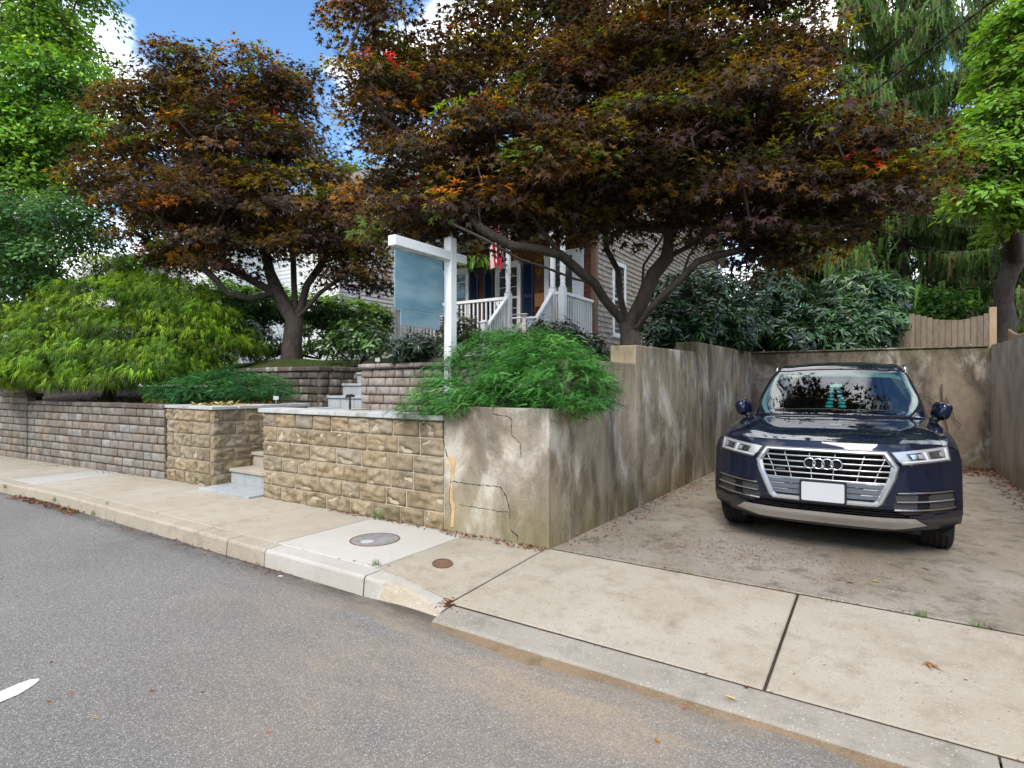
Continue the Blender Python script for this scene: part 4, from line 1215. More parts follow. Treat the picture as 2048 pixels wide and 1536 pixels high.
# --- blue-green small tree below it
TB2 = at_d(60, 640, 11.8)
blobs_b = [blob(60, 430, 11.8, 120, 70, 1.3), blob(150, 430, 11.4, 75, 50, 1.0), blob(190, 470, 11.2, 60, 28, 0.7), blob(20, 520, 11.6, 110, 70, 1.2), blob(110, 500, 11.3, 90, 40, 0.9), blob(-60, 460, 12, 110, 120, 1.5), blob(70, 560, 11.5, 80, 40, 0.9)]
tree('locust_tree', 'blue-green feathery small tree at the left edge beside the bright green shrub', 'tree', (TB2.x, TB2.y, 1.5),
     [[Vector((TB2.x, TB2.y, 1.1)), Am(62, 590, 11.8), Am(70, 520, 11.8), Am(80, 440, 11.8)], [Am(62, 590, 11.8), Am(120, 520, 11.5), Am(160, 470, 11.4)]], blobs_b, 330, 80, 'rhomb', 0.085,
     [(0.055, 0.14, 0.045), (0.09, 0.20, 0.065), (0.15, 0.28, 0.065), (0.036, 0.095, 0.035)], [4, 3, 1.5, 2], 0.42, 0.08, 0.09, 46, 'leaf', 0.45, droop=0.5, tilt=0.6)
# --- thread-leaf cypress: mounded tiers of hanging yellow-green threads
def tiered(name, label, cat, base, blobs, n, kind, size, cols, w, seed, mat, trunk_pts, r_base, shell=0.75, hang=0.5, crown_name='foliage', minz=None, colfun=None, spread=0.25, group=None, per=10, flat=0.2, jit=0.3, cull=0.6, rough=0.5):
    rs = np.random.RandomState(seed)
    t = thing(name, label, cat, base, 0, group)
    P, N = sample(blobs, max(8, n // per), rs, shell, minz, 0.12)
    if cull:
        kp = (N @ FW < 0.35) | (rs.rand(len(P)) > cull); P, N = P[kp], N[kp]
    if trunk_pts:
        sub = P[rs.choice(len(P), min(len(P), 160), replace=False)]
        arr, par, nl = skeleton(trunk_pts, sub * 0.93 + np.array(base) * 0.07, rs, 0.3, 0.2)
        o, _ = wood('stem', arr, par, nl, r_base, 0.005, M['bark'], t, sides=5)
        o.location = -Vector(base)
    c = np.repeat(P, per, 0); cn = np.repeat(N, per, 0); m = len(c)
    p = c + rs.randn(m, 3) * spread * np.array((1, 1, flat))
    h = cn.copy(); h[:, 2] = 0
    ax = unit(h + 1e-6) * 0.8 + rs.randn(m, 3) * rough; ax[:, 2] = ax[:, 2] * 0.4 + (0.15 - hang * 0.4)
    nrm = np.stack([rs.randn(m) * 0.3, rs.randn(m) * 0.3, np.ones(m)], 1) + cn * 0.3
    cl = palette(rs, len(P), cols, w, jit)
    if colfun is not None: cl = colfun(P, N, cl, rs)
    C = np.clip(np.repeat(cl, per, 0) * (1 + 0.2 * rs.randn(m, 1)), 0.003, 0.9)
    s = np.clip(size * (1 + 0.3 * rs.randn(m)), size * 0.4, size * 1.8)
    o = scatter(crown_name, kind, p, ax, nrm, s, C, M[mat], t)
    o.location = -Vector(base)
    return t
CB = at_d(215, 800, 10.9)
Y1, Y2, Y3, Y4 = (0.15, 0.27, 0.012), (0.22, 0.35, 0.02), (0.10, 0.20, 0.014), (0.06, 0.13, 0.014)
blobs_c = [blob(265, 548, 12.0, 75, 42, 0.9), blob(230, 600, 11.6, 110, 42, 1.1), blob(340, 595, 11.6, 85, 45, 1.0), blob(140, 650, 11.2, 90, 38, 1.0), blob(260, 655, 11.2, 110, 42, 1.1), blob(370, 650, 11.3, 75, 36, 0.9), blob(150, 700, 10.9, 120, 42, 1.1), blob(290, 705, 10.9, 120, 42, 1.1), blob(390, 660, 11.2, 80, 70, 1.0),
           blob(80, 730, 10.6, 85, 50, 0.9), blob(200, 740, 10.4, 120, 50, 1.0), blob(320, 740, 10.4, 100, 55, 1.0), blob(430, 690, 11.2, 65, 40, 0.7), blob(480, 690, 11.4, 40, 22, 0.5), blob(20, 690, 11.0, 60, 70, 0.9), blob(30, 745, 10.7, 50, 35, 0.7), blob(280, 770, 10.2, 50, 25, 0.5)]
ct = [[Vector((CB.x, CB.y, 1.0)), at_d(225, 740, 11), at_d(240, 660, 11.4), at_d(250, 560, 11.9)], [at_d(225, 740, 11), at_d(330, 690, 11)], [at_d(225, 740, 11), at_d(120, 700, 10.9)],
      [at_d(225, 750, 11), at_d(300, 745, 10.6)], [at_d(225, 750, 11), at_d(150, 745, 10.6)]]
tiered('cypress_shrub', 'huge mounded thread-leaf shrub, vivid yellow-green, above the grey block wall', 'shrub', (CB.x, CB.y, 1.05), blobs_c, 62000, 'thread', 0.165, [Y1, Y2, Y3, Y4, (0.035, 0.08, 0.012)], [3.5, 2.2, 3, 2, 1.8], 51, 'needle', ct, 0.09, shell=0.5, hang=0.2, spread=0.14, minz=1.42, per=20, flat=0.22, jit=0.4, rough=0.8)

# --- low plum yews along the walls
def needles(name, label, base, blobs, n, size, seed, cols, w, minz=None, group='low feathery yews'):
    return tiered(name, label, 'shrub', base, blobs, n, 'yew', size, cols, w, seed, 'needle', [[Vector(base) - Vector((0, 0, 0.15)), Vector(base) + Vector((0, 0, 0.25))]], 0.03, shell=0.70, hang=0.05, spread=0.06, minz=minz, group=group, per=14, rough=0.85, flat=0.4, jit=0.34)
YG = [(0.05, 0.18, 0.035), (0.09, 0.27, 0.055), (0.17, 0.42, 0.10), (0.03, 0.11, 0.028)]
blobs_y = [blob(1010, 730, 6.1, 110, 62, 0.5), blob(940, 760, 6.0, 80, 45, 0.4), blob(890, 790, 5.7, 60, 32, 0.3), blob(840, 815, 5.65, 38, 20, 0.22), blob(1090, 750, 5.7, 90, 55, 0.45), blob(1150, 770, 5.5, 65, 50, 0.4), blob(1185, 790, 5.35, 32, 32, 0.28),
           blob(1010, 785, 5.5, 85, 30, 0.3), blob(920, 810, 5.45, 42, 22, 0.2), blob(1060, 700, 6.2, 85, 40, 0.45), blob(1000, 690, 6.4, 60, 32, 0.4), blob(1140, 815, 5.0, 40, 18, 0.2), blob(1080, 790, 5.3, 50, 25, 0.25), blob(1130, 760, 5.0, 75, 52, 0.3), blob(1185, 765, 5.05, 30, 40, 0.22), blob(1060, 760, 5.3, 80, 48, 0.3), blob(1180, 800, 4.95, 28, 28, 0.2), blob(1100, 715, 5.4, 80, 40, 0.35)]
yb = at_d(1040, 790, 5.9)
needles('yew_shrub', 'bright green feathery yew spilling over the concrete corner wall beside the white sign post', (yb.x, yb.y, 1.12), blobs_y, 32000, 0.072, 61, YG, [3, 4, 2.2, 2])
blobs_y2 = [blob(440, 775, 9.6, 75, 34, 0.5), blob(380, 785, 9.4, 60, 28, 0.4), blob(510, 778, 9.2, 62, 28, 0.4), blob(550, 782, 9.0, 32, 18, 0.3), blob(340, 788, 9.6, 40, 20, 0.3), blob(470, 760, 9.8, 45, 24, 0.4)]
yb2 = at_d(450, 800, 9.5)
YD = [(0.035, 0.14, 0.04), (0.055, 0.19, 0.05), (0.09, 0.26, 0.07), (0.022, 0.085, 0.028)]
needles('yew_shrub', 'dark green feathery yew in the bed left of the garden steps', (yb2.x, yb2.y, 1.05), blobs_y2, 11000, 0.095, 62, YD, [3, 4, 2, 2], minz=1.08)

# --- broad-leaved shrubs
def bush(name, label, base, blobs, ncl, per, kind, size, cols, w, disc, thick, seed, mat='leaf_gloss', cat='shrub', nst=6, group=None, shell=0.6, whorl=True, r_base=0.035, minz=None, colfun=None, stems_h=0.6):
    rs = np.random.RandomState(seed)
    t = thing(name, label, cat, base, 0, group)
    P, N = sample(blobs, ncl, rs, shell, minz)
    b = Vector(base)
    limbs = [[b - Vector((0, 0, 0.2)), b]]
    cts = [Vector(bl[0]) for bl in blobs]
    for k in range(nst):
        c = rs.choice(len(cts)); cc = cts[c]
        st = b + Vector((rs.randn() * 0.18, rs.randn() * 0.18, -0.05))
        st = st.lerp(Vector((cc.x, cc.y, b.z)), 0.6)
        limbs.append([b - Vector((0, 0, 0.2)), st, st.lerp(cc, 0.55) + Vector((rs.randn() * 0.1, rs.randn() * 0.1, 0)), cc])
    arr, par, nl = skeleton(limbs, P, rs, 0.28, 0.15)
    o, _ = wood('stem', arr, par, nl, r_base, 0.004, M['bark'], t, sides=5, expo=0.38, flare=1.0)
    o.location = -b
    n = len(P) * per
    c = np.repeat(P, per, 0); cn = np.repeat(N, per, 0)
    if whorl:       # leaves radiate from shoot tips
        a = np.tile(np.arange(per) * 2.4, len(P)) + np.repeat(rs.rand(len(P)) * 6.28, per)
        tip = unit(cn * 0.8 + np.array((0, 0, 0.6)) + rs.randn(n, 3) * 0.05)
        s1 = unit(np.cross(tip, np.array((0.3, 0.2, 1.0)))); s2 = np.cross(tip, s1)
        lift = 0.15 + 0.5 * np.tile((np.arange(per) % 3) / 3, len(P))
        ax = s1 * np.cos(a)[:, None] + s2 * np.sin(a)[:, None] + tip * lift[:, None]
        p = c + rs.randn(n, 3) * thick
        nrm = tip + rs.randn(n, 3) * 0.25
    else:
        p, ax, cn = clusters(P, N, per, disc, thick, rs, 0.3)
        ax = ax + rs.randn(n, 3) * disc * 0.5
        nrm = np.stack([rs.randn(n) * 0.7, rs.randn(n) * 0.7, np.ones(n)], 1) + cn * 0.6
    cl = palette(rs, len(P), cols, w, 0.2)
    if colfun is not None: cl = colfun(P, N, cl, rs)
    C = np.clip(np.repeat(cl, per, 0) * (1 + 0.18 * rs.randn(n, 1)), 0.003, 0.9)
    s = np.clip(size * (1 + 0.25 * rs.randn(n)), size * 0.5, size * 1.6)
    o = scatter('foliage', kind, p, ax, nrm, s, C, M[mat], t)
    o.location = -b
    return t
RH = [(0.02, 0.055, 0.024), (0.035, 0.085, 0.03), (0.06, 0.14, 0.04), (0.10, 0.21, 0.05)]
def rhod(lbl, base, blobs, n, seed, w=(4, 3, 1.5, 0.5)):
    bush('rhododendron', lbl, base, blobs, n, 11, 'lance', 0.15, RH, w, 0.2, 0.025, seed, group='rhododendrons behind the bay walls', nst=9, r_base=0.05, shell=0.5)
b_ = at_d(1360, 690, 9.6)
rhod('dark rhododendron behind the driveway wall, close to the shingled house side', (b_.x, b_.y, 1.8), [blob(1350, 605, 9.8, 60, 55, 0.7), blob(1400, 575, 10.4, 70, 45, 0.7), blob(1330, 660, 9.6, 55, 45, 0.6), blob(1400, 650, 9.6, 75, 55, 0.7), blob(1460, 660, 10.0, 60, 50, 0.7)], 620, 71)
b_ = at_d(1520, 700, 11.9)
rhod('large rhododendron above the back wall, left of the wooden fence', (b_.x, b_.y, 1.9), [blob(1500, 595, 11.6, 90, 55, 0.8), blob(1480, 655, 11.0, 80, 50, 0.6), blob(1560, 650, 11.0, 85, 55, 0.6), blob(1560, 585, 11.8, 60, 45, 0.8), blob(1620, 665, 10.9, 60, 42, 0.5)], 900, 72)
b_ = at_d(1720, 695, 12.0)
rhod('domed glossy rhododendron overhanging the left end of the wooden fence', (b_.x, b_.y, 1.92), [blob(1720, 585, 11.4, 85, 45, 0.8), blob(1690, 645, 10.5, 80, 50, 0.5), blob(1770, 600, 11.2, 42, 42, 0.6), blob(1765, 640, 10.4, 48, 36, 0.4), blob(1640, 650, 10.5, 50, 50, 0.5), blob(1660, 690, 10.25, 60, 25, 0.35), blob(1610, 678, 10.25, 60, 36, 0.4), blob(1690, 672, 10.2, 60, 40, 0.4), blob(1735, 655, 10.25, 50, 45, 0.4), blob(1765, 665, 10.15, 36, 30, 0.3), blob(1705, 690, 10.15, 45, 22, 0.3)], 1150, 73, (3, 3, 2, 1.5))

# hedge in front of the neighbour's house, sunlit brightness painted into new top growth
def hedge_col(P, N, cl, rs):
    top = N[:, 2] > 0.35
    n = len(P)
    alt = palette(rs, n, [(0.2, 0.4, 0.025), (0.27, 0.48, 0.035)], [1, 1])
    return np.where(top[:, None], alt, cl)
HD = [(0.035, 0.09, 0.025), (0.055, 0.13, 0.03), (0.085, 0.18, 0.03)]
hb = at_d(610, 712, 14.2)
blobs_h = [blob(440, 598, 14.5, 75, 40, 0.6), blob(530, 606, 14.4, 70, 38, 0.6), blob(610, 618, 14.2, 70, 38, 0.6), blob(690, 630, 14.0, 60, 38, 0.6), blob(745, 642, 13.8, 40, 36, 0.5), blob(470, 655, 14.4, 70, 40, 0.5), blob(700, 668, 14.0, 60, 34, 0.5)]
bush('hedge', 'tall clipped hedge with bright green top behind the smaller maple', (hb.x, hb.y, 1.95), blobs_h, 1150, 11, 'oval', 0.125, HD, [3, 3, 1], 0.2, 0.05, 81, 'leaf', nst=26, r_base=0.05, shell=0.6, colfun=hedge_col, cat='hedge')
# smaller shrubs by the porch
def px_bush(name, lbl, u, v, d, blobs, ncl, size, cols, seed, per=10, kind='oval', whorl=True, w=None, **kw):
    b = at_d(u, v, d)
    bush(name, lbl, (b.x, b.y, b.z), blobs, ncl, per, kind, size, cols, w or [1] * len(cols), 0.15, 0.04, seed, whorl=whorl, **kw)
MID = [(0.035, 0.09, 0.018), (0.055, 0.13, 0.022), (0.095, 0.19, 0.03), (0.02, 0.05, 0.016)]
DK = [(0.016, 0.035, 0.018), (0.024, 0.05, 0.024), (0.035, 0.07, 0.03)]
YL = [(0.09, 0.11, 0.02), (0.13, 0.15, 0.03), (0.06, 0.07, 0.02), (0.05, 0.04, 0.025)]
px_bush('laurel_shrub', 'leafy mid-green shrub left of the porch, behind the stone steps', 715, 715, 10.8, [blob(720, 670, 10.8, 62, 36, 0.6), blob(670, 690, 10.8, 32, 24, 0.4), blob(745, 690, 10.6, 34, 22, 0.4)], 190, 0.10, MID, 91, nst=8)
px_bush('sarcococca_shrub', 'low dark shrub with narrow leaves below the porch, left of the sign post', 830, 712, 8.6, [blob(835, 692, 8.7, 44, 24, 0.4), blob(800, 700, 8.6, 26, 16, 0.3), blob(868, 700, 8.6, 20, 16, 0.3)], 130, 0.12, DK, 92, kind='lance')
px_bush('azalea_shrub', 'yellowish azalea between the sign post and the porch stair', 925, 690, 10.0, [blob(920, 655, 10.0, 34, 34, 0.5), blob(945, 672, 9.8, 22, 22, 0.4), blob(892, 660, 10.0, 20, 26, 0.4)], 170, 0.065, YL, 93, kind='rhomb')
px_bush('azalea_shrub', 'thin yellow-green azalea in front of the right porch stair rail', 1085, 690, 8.4, [blob(1085, 665, 8.4, 26, 26, 0.3), blob(1110, 680, 8.2, 22, 18, 0.3)], 90, 0.065, YL, 94, kind='rhomb')
px_bush('daphne_shrub', 'dark narrow-leaved shrub at the foot of the porch corner', 1150, 705, 8.6, [blob(1130, 670, 8.8, 34, 24, 0.4), blob(1170, 690, 8.4, 26, 22, 0.35), blob(1190, 700, 8.3, 18, 16, 0.3)], 120, 0.14, DK + [(0.045, 0.085, 0.05)], 95, kind='lance')
px_bush('groundcover_plant', 'bright green low plants at the foot of the hedge behind the maple trunk', 640, 700, 12.9, [blob(640, 695, 12.9, 40, 14, 0.5), blob(520, 705, 13, 45, 10, 0.5), blob(610, 660, 13.2, 18, 14, 0.3)], 120, 0.10, [(0.09, 0.2, 0.02), (0.13, 0.26, 0.03)], 96, mat='leaf')
px_bush('boxwood_shrub', 'sparse dark shrub between the bright green shrub and the smaller maple trunk', 520, 712, 12.2, [blob(505, 670, 12.3, 40, 28, 0.5), blob(545, 690, 12.4, 26, 20, 0.4)], 100, 0.09, DK, 97)

# --- weeping spruce behind the parking bay
def spruce(name, lbl, u, vb, d, top_z, rmax, seed, n, lean=0.0, zlow=3.2):
    rs = np.random.RandomState(seed)
    b = at_d(u, vb, d); b.z = 1.8
    t = thing(name, lbl, 'tree', b)
    bm = bmesh.new()
    tube(bm, [b - Vector((0, 0, 0.3)), b + Vector((0.05, 0, 2)), b + Vector((0, 0.08, 5)), Vector((b.x, b.y, top_z))], [0.34, 0.27, 0.2, 0.03], 12)
    P, ax_, out = [], [], []
    H = top_z - zlow
    nb = 74
    br = bmesh.new()
    for k in range(nb):
        f = (k + rs.rand()) / nb
        z0 = zlow + H * f
        L = rmax * (1 - f) ** 0.75 * (0.7 + 0.45 * rs.rand()) + 0.3
        a = k * 2.4 + rs.rand() * 0.6
        dv = Vector((math.cos(a), math.sin(a), 0))
        pts = []
        for i in range(7):
            g = i / 6
            pts.append(Vector((b.x, b.y, z0)) + dv * L * g + Vector((0, 0, -0.55 * L * math.sin(g * 1.9) * 0.55 + 0.22 * L * g * g)))
        tube(br, pts, [0.045 * (1 - 0.85 * i / 6) for i in range(7)], 5, cap=False)
        m = int(n / nb * (L / rmax) * 1.9)
        for _ in range(m):
            g = 0.12 + 0.88 * rs.rand() ** 0.8
            i = min(5, int(g * 6)); q = pts[i].lerp(pts[i + 1], g * 6 - i)
            side = Vector((-dv.y, dv.x, 0)) * rs.randn() * 0.22 * L * 0.5 * (1 - 0.5 * g)
            P.append(q + side + Vector((0, 0, -abs(side.length) * 0.25 + rs.randn() * 0.04)))
            out.append(dv + Vector((rs.randn() * 0.5, rs.randn() * 0.5, 0)))
    tmp = bpy.data.meshes.new('limbs'); br.to_mesh(tmp); br.free(); bm.from_mesh(tmp); bpy.data.meshes.remove(tmp)
    bm_obj('trunk', bm, M['bark'], t, True).location = -b
    P = np.array(P); out = np.array(out); m = len(P)
    nrm = np.stack([np.zeros(m), np.zeros(m), np.ones(m)], 1) + out * 0.25 + rs.randn(m, 3) * 0.18
    C = palette(rs, m, [(0.075, 0.145, 0.028), (0.11, 0.19, 0.036), (0.05, 0.09, 0.024), (0.13, 0.10, 0.045)], [4, 3, 3, 1.3], 0.2)
    s = 0.32 + 0.55 * rs.rand(m) ** 1.5
    scatter('crown', 'hang', P, out, nrm, s, C, M['needle'], t).location = -b
    return t
spruce('spruce_tree', 'tall weeping spruce with hanging green curtains behind the wooden fence', 1800, 690, 18.5, 21.0, 4.6, 111, 26000, zlow=3.6)
spruce('spruce_tree', 'second weeping spruce further right, behind the pale green tree', 2030, 690, 21.5, 19.0, 4.2, 112, 14000, zlow=5.4)

# --- pale green tree hanging in from the right edge
RB = at_d(2010, 680, 14.0); RB.z = 1.85
limbs_p = [[RB - Vector((0, 0, 0.3)), at_d(2014, 640, 14.0), at_d(2006, 580, 14.0), at_d(1992, 520, 14), at_d(1985, 450, 14), at_d(1990, 330, 13.6), at_d(2000, 180, 13)],
           [at_d(2006, 580, 14), at_d(2030, 520, 13.8), at_d(2048, 430, 13.4), at_d(2080, 250, 12.5)], [at_d(2006, 575, 14), at_d(2010, 470, 14), at_d(2015, 380, 13.6)], [at_d(2030, 520, 13.8), at_d(2000, 350, 12), at_d(1960, 270, 11.5)]]
blobs_p = [blob(2010, 230, 11.5, 75, 55, 0.9), blob(1990, 320, 11.3, 85, 60, 0.9), blob(1950, 385, 11.3, 60, 35, 0.7), blob(2050, 130, 11.8, 70, 90, 1.0), blob(2080, 300, 11.5, 90, 120, 1.2), blob(1945, 290, 11.4, 50, 38, 0.6), blob(2040, 40, 12, 60, 60, 0.9), blob(2060, 420, 12, 60, 50, 0.9)]
tree('dogwood_tree', 'pale green tree with drooping leaves and forked trunk at the right edge', 'tree', RB, limbs_p, blobs_p, 330, 60, 'oval', 0.145, [(0.13, 0.26, 0.03), (0.18, 0.33, 0.045), (0.24, 0.40, 0.065), (0.075, 0.165, 0.025)], [4, 4, 2, 2], 0.40, 0.09, 0.20, 121, 'leaf', 0.5, droop=0.9, tilt=0.5, expo=0.4)
# --- deeper greenery beyond the fence
def backtree(lbl, u, vb, d, blobs, n, seed, cols, size=0.16, name='maple_sapling', per=55, disc=0.6):
    b = at_d(u, vb, d); b.z = 1.8
    tree(name, lbl, 'tree', b, [[b - Vector((0, 0, 0.3)), b.lerp(Vector(blobs[0][0]), 0.5) + Vector((0.1, 0, 0)), Vector(blobs[0][0])]], blobs, n, per, 'rhomb', size * 1.1, cols, [1] * len(cols), disc, 0.14, 0.16, seed, 'leaf', 0.45, droop=0.5, tilt=0.7)
LG = [(0.04, 0.11, 0.02), (0.07, 0.16, 0.025), (0.11, 0.22, 0.03)]
backtree('bushy green tree behind the wooden fence, under the tall weeping spruce', 1860, 680, 16.5, [blob(1860, 610, 16.5, 70, 40, 1.0), blob(1800, 640, 16, 50, 35, 0.8), blob(1900, 640, 16, 40, 30, 0.8)], 130, 131, LG)
backtree('dark green leafy tree left of the forked trunk, beyond the fence', 1960, 680, 22, [blob(1960, 520, 22, 80, 60, 1.6), blob(1930, 580, 22, 60, 40, 1.4), blob(1990, 600, 23, 40, 30, 1.0)], 170, 132, [(0.025, 0.075, 0.016), (0.045, 0.11, 0.02)], 0.2, per=60, disc=0.8)
backtree('sunlit yellow-green shrub far beyond the fence, right of the spruce trunk', 1950, 660, 27, [blob(1960, 625, 27, 75, 24, 1.6), blob(1900, 640, 27, 50, 20, 1.4), blob(2040, 630, 27, 60, 30, 1.4)], 150, 133, [(0.12, 0.24, 0.025), (0.16, 0.3, 0.035)], 0.22, name='lilac_shrub', disc=0.8)
backtree('dark tree at the back of the bay between the large maple and the spruce', 1640, 690, 20, [blob(1640, 480, 20, 120, 120, 2.2), blob(1560, 400, 21, 100, 120, 2.0), blob(1690, 350, 21, 110, 140, 2.2), blob(1720, 560, 20, 80, 70, 1.6), blob(1600, 560, 20, 80, 60, 1.5)], 300, 134, [(0.022, 0.055, 0.016), (0.035, 0.08, 0.02)], 0.24, name='oak_tree', per=60, disc=0.95)
backtree('light green tree far behind the hedge at the left', 400, 640, 30, [blob(420, 520, 30, 110, 70, 3), blob(330, 560, 30, 90, 60, 3)], 130, 135, [(0.1, 0.2, 0.03), (0.14, 0.26, 0.05)], 0.3, name='birch_tree', disc=1.2, per=50)
backtree('tall dark green tree behind the white neighbouring house', 735, 600, 34, [blob(720, 370, 34, 70, 60, 3), blob(780, 430, 34, 90, 70, 3), blob(660, 430, 34, 70, 50, 3)], 140, 136, [(0.07, 0.12, 0.02), (0.13, 0.17, 0.02)], 0.3, name='elm_tree', disc=1.2, per=50)
backtree('dense dark tree at the far left behind the locust', -30, 700, 19, [blob(-60, 560, 19, 160, 140, 3), blob(-100, 350, 20, 150, 180, 3)], 220, 137, [(0.025, 0.07, 0.016), (0.045, 0.1, 0.02)], 0.24, name='holly_tree', disc=0.95, per=55)

# trees across the street, behind the camera: seen only as reflections in the car
rs = np.random.RandomState(140)
P_, N_ = [], []
for k in range(22):
    x = -34 + k * 3.2; h = 4.5 + 3.5 * rs.rand()
    p, nn = sample([wblob(x + rs.randn(), -17 + rs.randn() * 1.5, h * 0.5, 2.4, 2.0, h * 0.55)], 130, rs, 0.5, -0.2); P_.append(p); N_.append(nn)
P_ = np.concatenate(P_); N_ = np.concatenate(N_)
p, out, cn = clusters(P_, N_, 10, 0.9, 0.3, rs, 0.4)
o = scatter('treeline', 'rhomb', p, out, cn + rs.randn(len(p), 3) * 0.5, 0.55, palette(rs, len(p), [(0.04, 0.09, 0.02), (0.06, 0.13, 0.03)], [1, 1]), M['leaf'], None)
tag(o, kind='stuff')
# ---------------------------------------------------------------- the shingled house with its porch
YP, YH = 11.0, 12.7            # porch front, house front wall
XR = -5.98                     # right side wall
XPL = -11.16                   # left end of the porch
ZF = 2.50                      # porch floor
YB, YRIDGE, ZE, ZR_ = 24.6, 18.6, 6.6, 10.4
hs = thing('shingle_house', 'cedar-shingled house with a white railed porch and navy shutters behind the copper maples', 'house', (0, 0, 0))
# structural walls behind the shingles
bm = bmesh.new()
prism(bm, [(YH + 0.02, 1.4), (YB, 1.4), (YB, ZE), (YRIDGE, ZR_), (YH + 0.02, ZE)], 'x', -12.2, XR - 0.02)
bm_obj('wall', bm, M['shingle_red'], hs)
# shingles, course by course: the side wall's nearest 300 are single pieces
sh_mesh = bpy.data.meshes.new('shingle_shape')
bm = bmesh.new()     # wedge: x = thickness outwards, y = width, z = height
vs = [bm.verts.new(p) for p in ((0, -0.5, 0), (0, 0.5, 0), (1, 0.5, 0), (1, -0.5, 0), (0, -0.5, 1), (0, 0.5, 1), (0.25, 0.5, 1), (0.25, -0.5, 1))]
for f in ((0, 1, 2, 3), (7, 6, 5, 4), (3, 2, 6, 7), (0, 3, 7, 4), (1, 5, 6, 2), (0, 4, 5, 1)):
    bm.faces.new([vs[i] for i in f])
bmesh.ops.recalc_face_normals(bm, faces=bm.faces[:])
bm.to_mesh(sh_mesh); bm.free(); sh_mesh.materials.append(M['shingle'])
rsh = random.Random(3)
rest = bmesh.new()
def wedge(b, x, y0, y1, z, h, th):
    v = [b.verts.new(p) for p in ((x, y0, z), (x, y1, z), (x + th, y1, z), (x + th, y0, z), (x, y0, z + h), (x, y1, z + h), (x + th * 0.25, y1, z + h), (x + th * 0.25, y0, z + h))]
    for f in ((0, 1, 2, 3), (7, 6, 5, 4), (3, 2, 6, 7), (0, 3, 7, 4), (1, 5, 6, 2)):
        b.faces.new([v[i] for i in f])
EXPO = 0.128
single = 0
z = 1.55; row = 0
while z < 10.2:
    ymax = YB if z < ZE else YRIDGE + (YB - YRIDGE) * (ZR_ - z) / (ZR_ - ZE)
    ymin = YH if z < ZE else YRIDGE - (YRIDGE - YH) * (ZR_ - z) / (ZR_ - ZE)
    y = ymin + 0.1 if z < ZE else ymin
    while y < ymax:
        w = rsh.uniform(0.10, 0.24); zj = rsh.uniform(-0.008, 0.008); th = rsh.uniform(0.032, 0.05)
        if y + w > ymax: w = ymax - y
        if y < 14.3 and 2.05 < z < 5.0 and single < 300:
            o = bpy.data.objects.new('shingle', sh_mesh)
            o.location = (XR, y + w / 2, z + zj); o.scale = (th, w - 0.006, EXPO + 0.03); link(o, hs); single += 1
        else:
            wedge(rest, XR, y + 0.003, y + w - 0.003, z + zj, EXPO + 0.03, th)
        y += w
    z += EXPO; row += 1
bmesh.ops.recalc_face_normals(rest, faces=rest.faces[:])
tag(bm_obj('shingles_beyond', rest, M['shingle'], hs), kind='stuff')
rest = bmesh.new()
z = ZF
while z < 5.2:
    x = -12.2
    while x < XR - 0.1:
        w = rsh.uniform(0.1, 0.22); th = rsh.uniform(0.018, 0.03); zj = rsh.uniform(-0.006, 0.006)
        w = min(w, XR - 0.1 - x)
        v = [rest.verts.new(p) for p in ((x + 0.003, YH, z + zj), (x + w - 0.003, YH, z + zj), (x + w - 0.003, YH - th, z + zj), (x + 0.003, YH - th, z + zj), (x + 0.003, YH, z + 0.155), (x + w - 0.003, YH, z + 0.155), (x + w - 0.003, YH - 0.006, z + 0.155), (x + 0.003, YH - 0.006, z + 0.155))]
        for f in ((0, 1, 2, 3), (3, 2, 6, 7), (0, 3, 7, 4), (1, 5, 6, 2)):
            rest.faces.new([v[i] for i in f])
        x += w
    z += EXPO
bmesh.ops.recalc_face_normals(rest, faces=rest.faces[:])
tag(bm_obj('sheltered_shingles', rest, M['shingle_red'], hs), kind='stuff')
M['cornerboard'] = plain('weathered_board', (0.19, 0.115, 0.075), 0.85, 0.2, grain=0.2)
box_obj('corner_board', XR - 0.1, XR + 0.03, YH - 0.035, YH + 0.1, 1.7, ZE, M['cornerboard'], hs, 0.004)
# roof with white rakes and a green-stained soffit
bm = bmesh.new()
th = 0.16
prism(bm, [(YH - 0.4, ZE - 0.15), (YRIDGE, ZR_ + 0.1), (YB + 0.4, ZE - 0.15), (YB + 0.4, ZE + 0.02), (YRIDGE, ZR_ + 0.30), (YH - 0.4, ZE + 0.02)], 'x', -12.6, XR + 0.34)
bm_obj('roof', bm, M['roof'], hs)
M['rake'] = plain('weathered_white_trim', (0.60, 0.63, 0.54), 0.5, 0.3, grain=0.12)
bm = bmesh.new()
prism(bm, [(YRIDGE, ZR_ - 0.1), (YB + 0.42, ZE - 0.36), (YB + 0.42, ZE - 0.13), (YRIDGE, ZR_ + 0.12)], 'x', XR + 0.342, XR + 0.372)
prism(bm, [(YRIDGE, ZR_ - 0.1), (YRIDGE, ZR_ + 0.12), (YH - 0.42, ZE - 0.13), (YH - 0.42, ZE - 0.36)], 'x', XR + 0.342, XR + 0.372)
bm_obj('rake_board', bm, M['white'], hs)
bm = bmesh.new()
prism(bm, [(YRIDGE, ZR_ - 0.06), (YB + 0.4, ZE - 0.32), (YB + 0.4, ZE - 0.2), (YRIDGE, ZR_ + 0.06)], 'x', XR + 0.03, XR + 0.34)
bm_obj('soffit', bm, M['rake'], hs)
# dormer gable of pale siding high above the porch (glimpsed through the leaves)
M['bluegrey'] = plain('blue_grey_siding', (0.22, 0.33, 0.42), 0.6, 0.3)
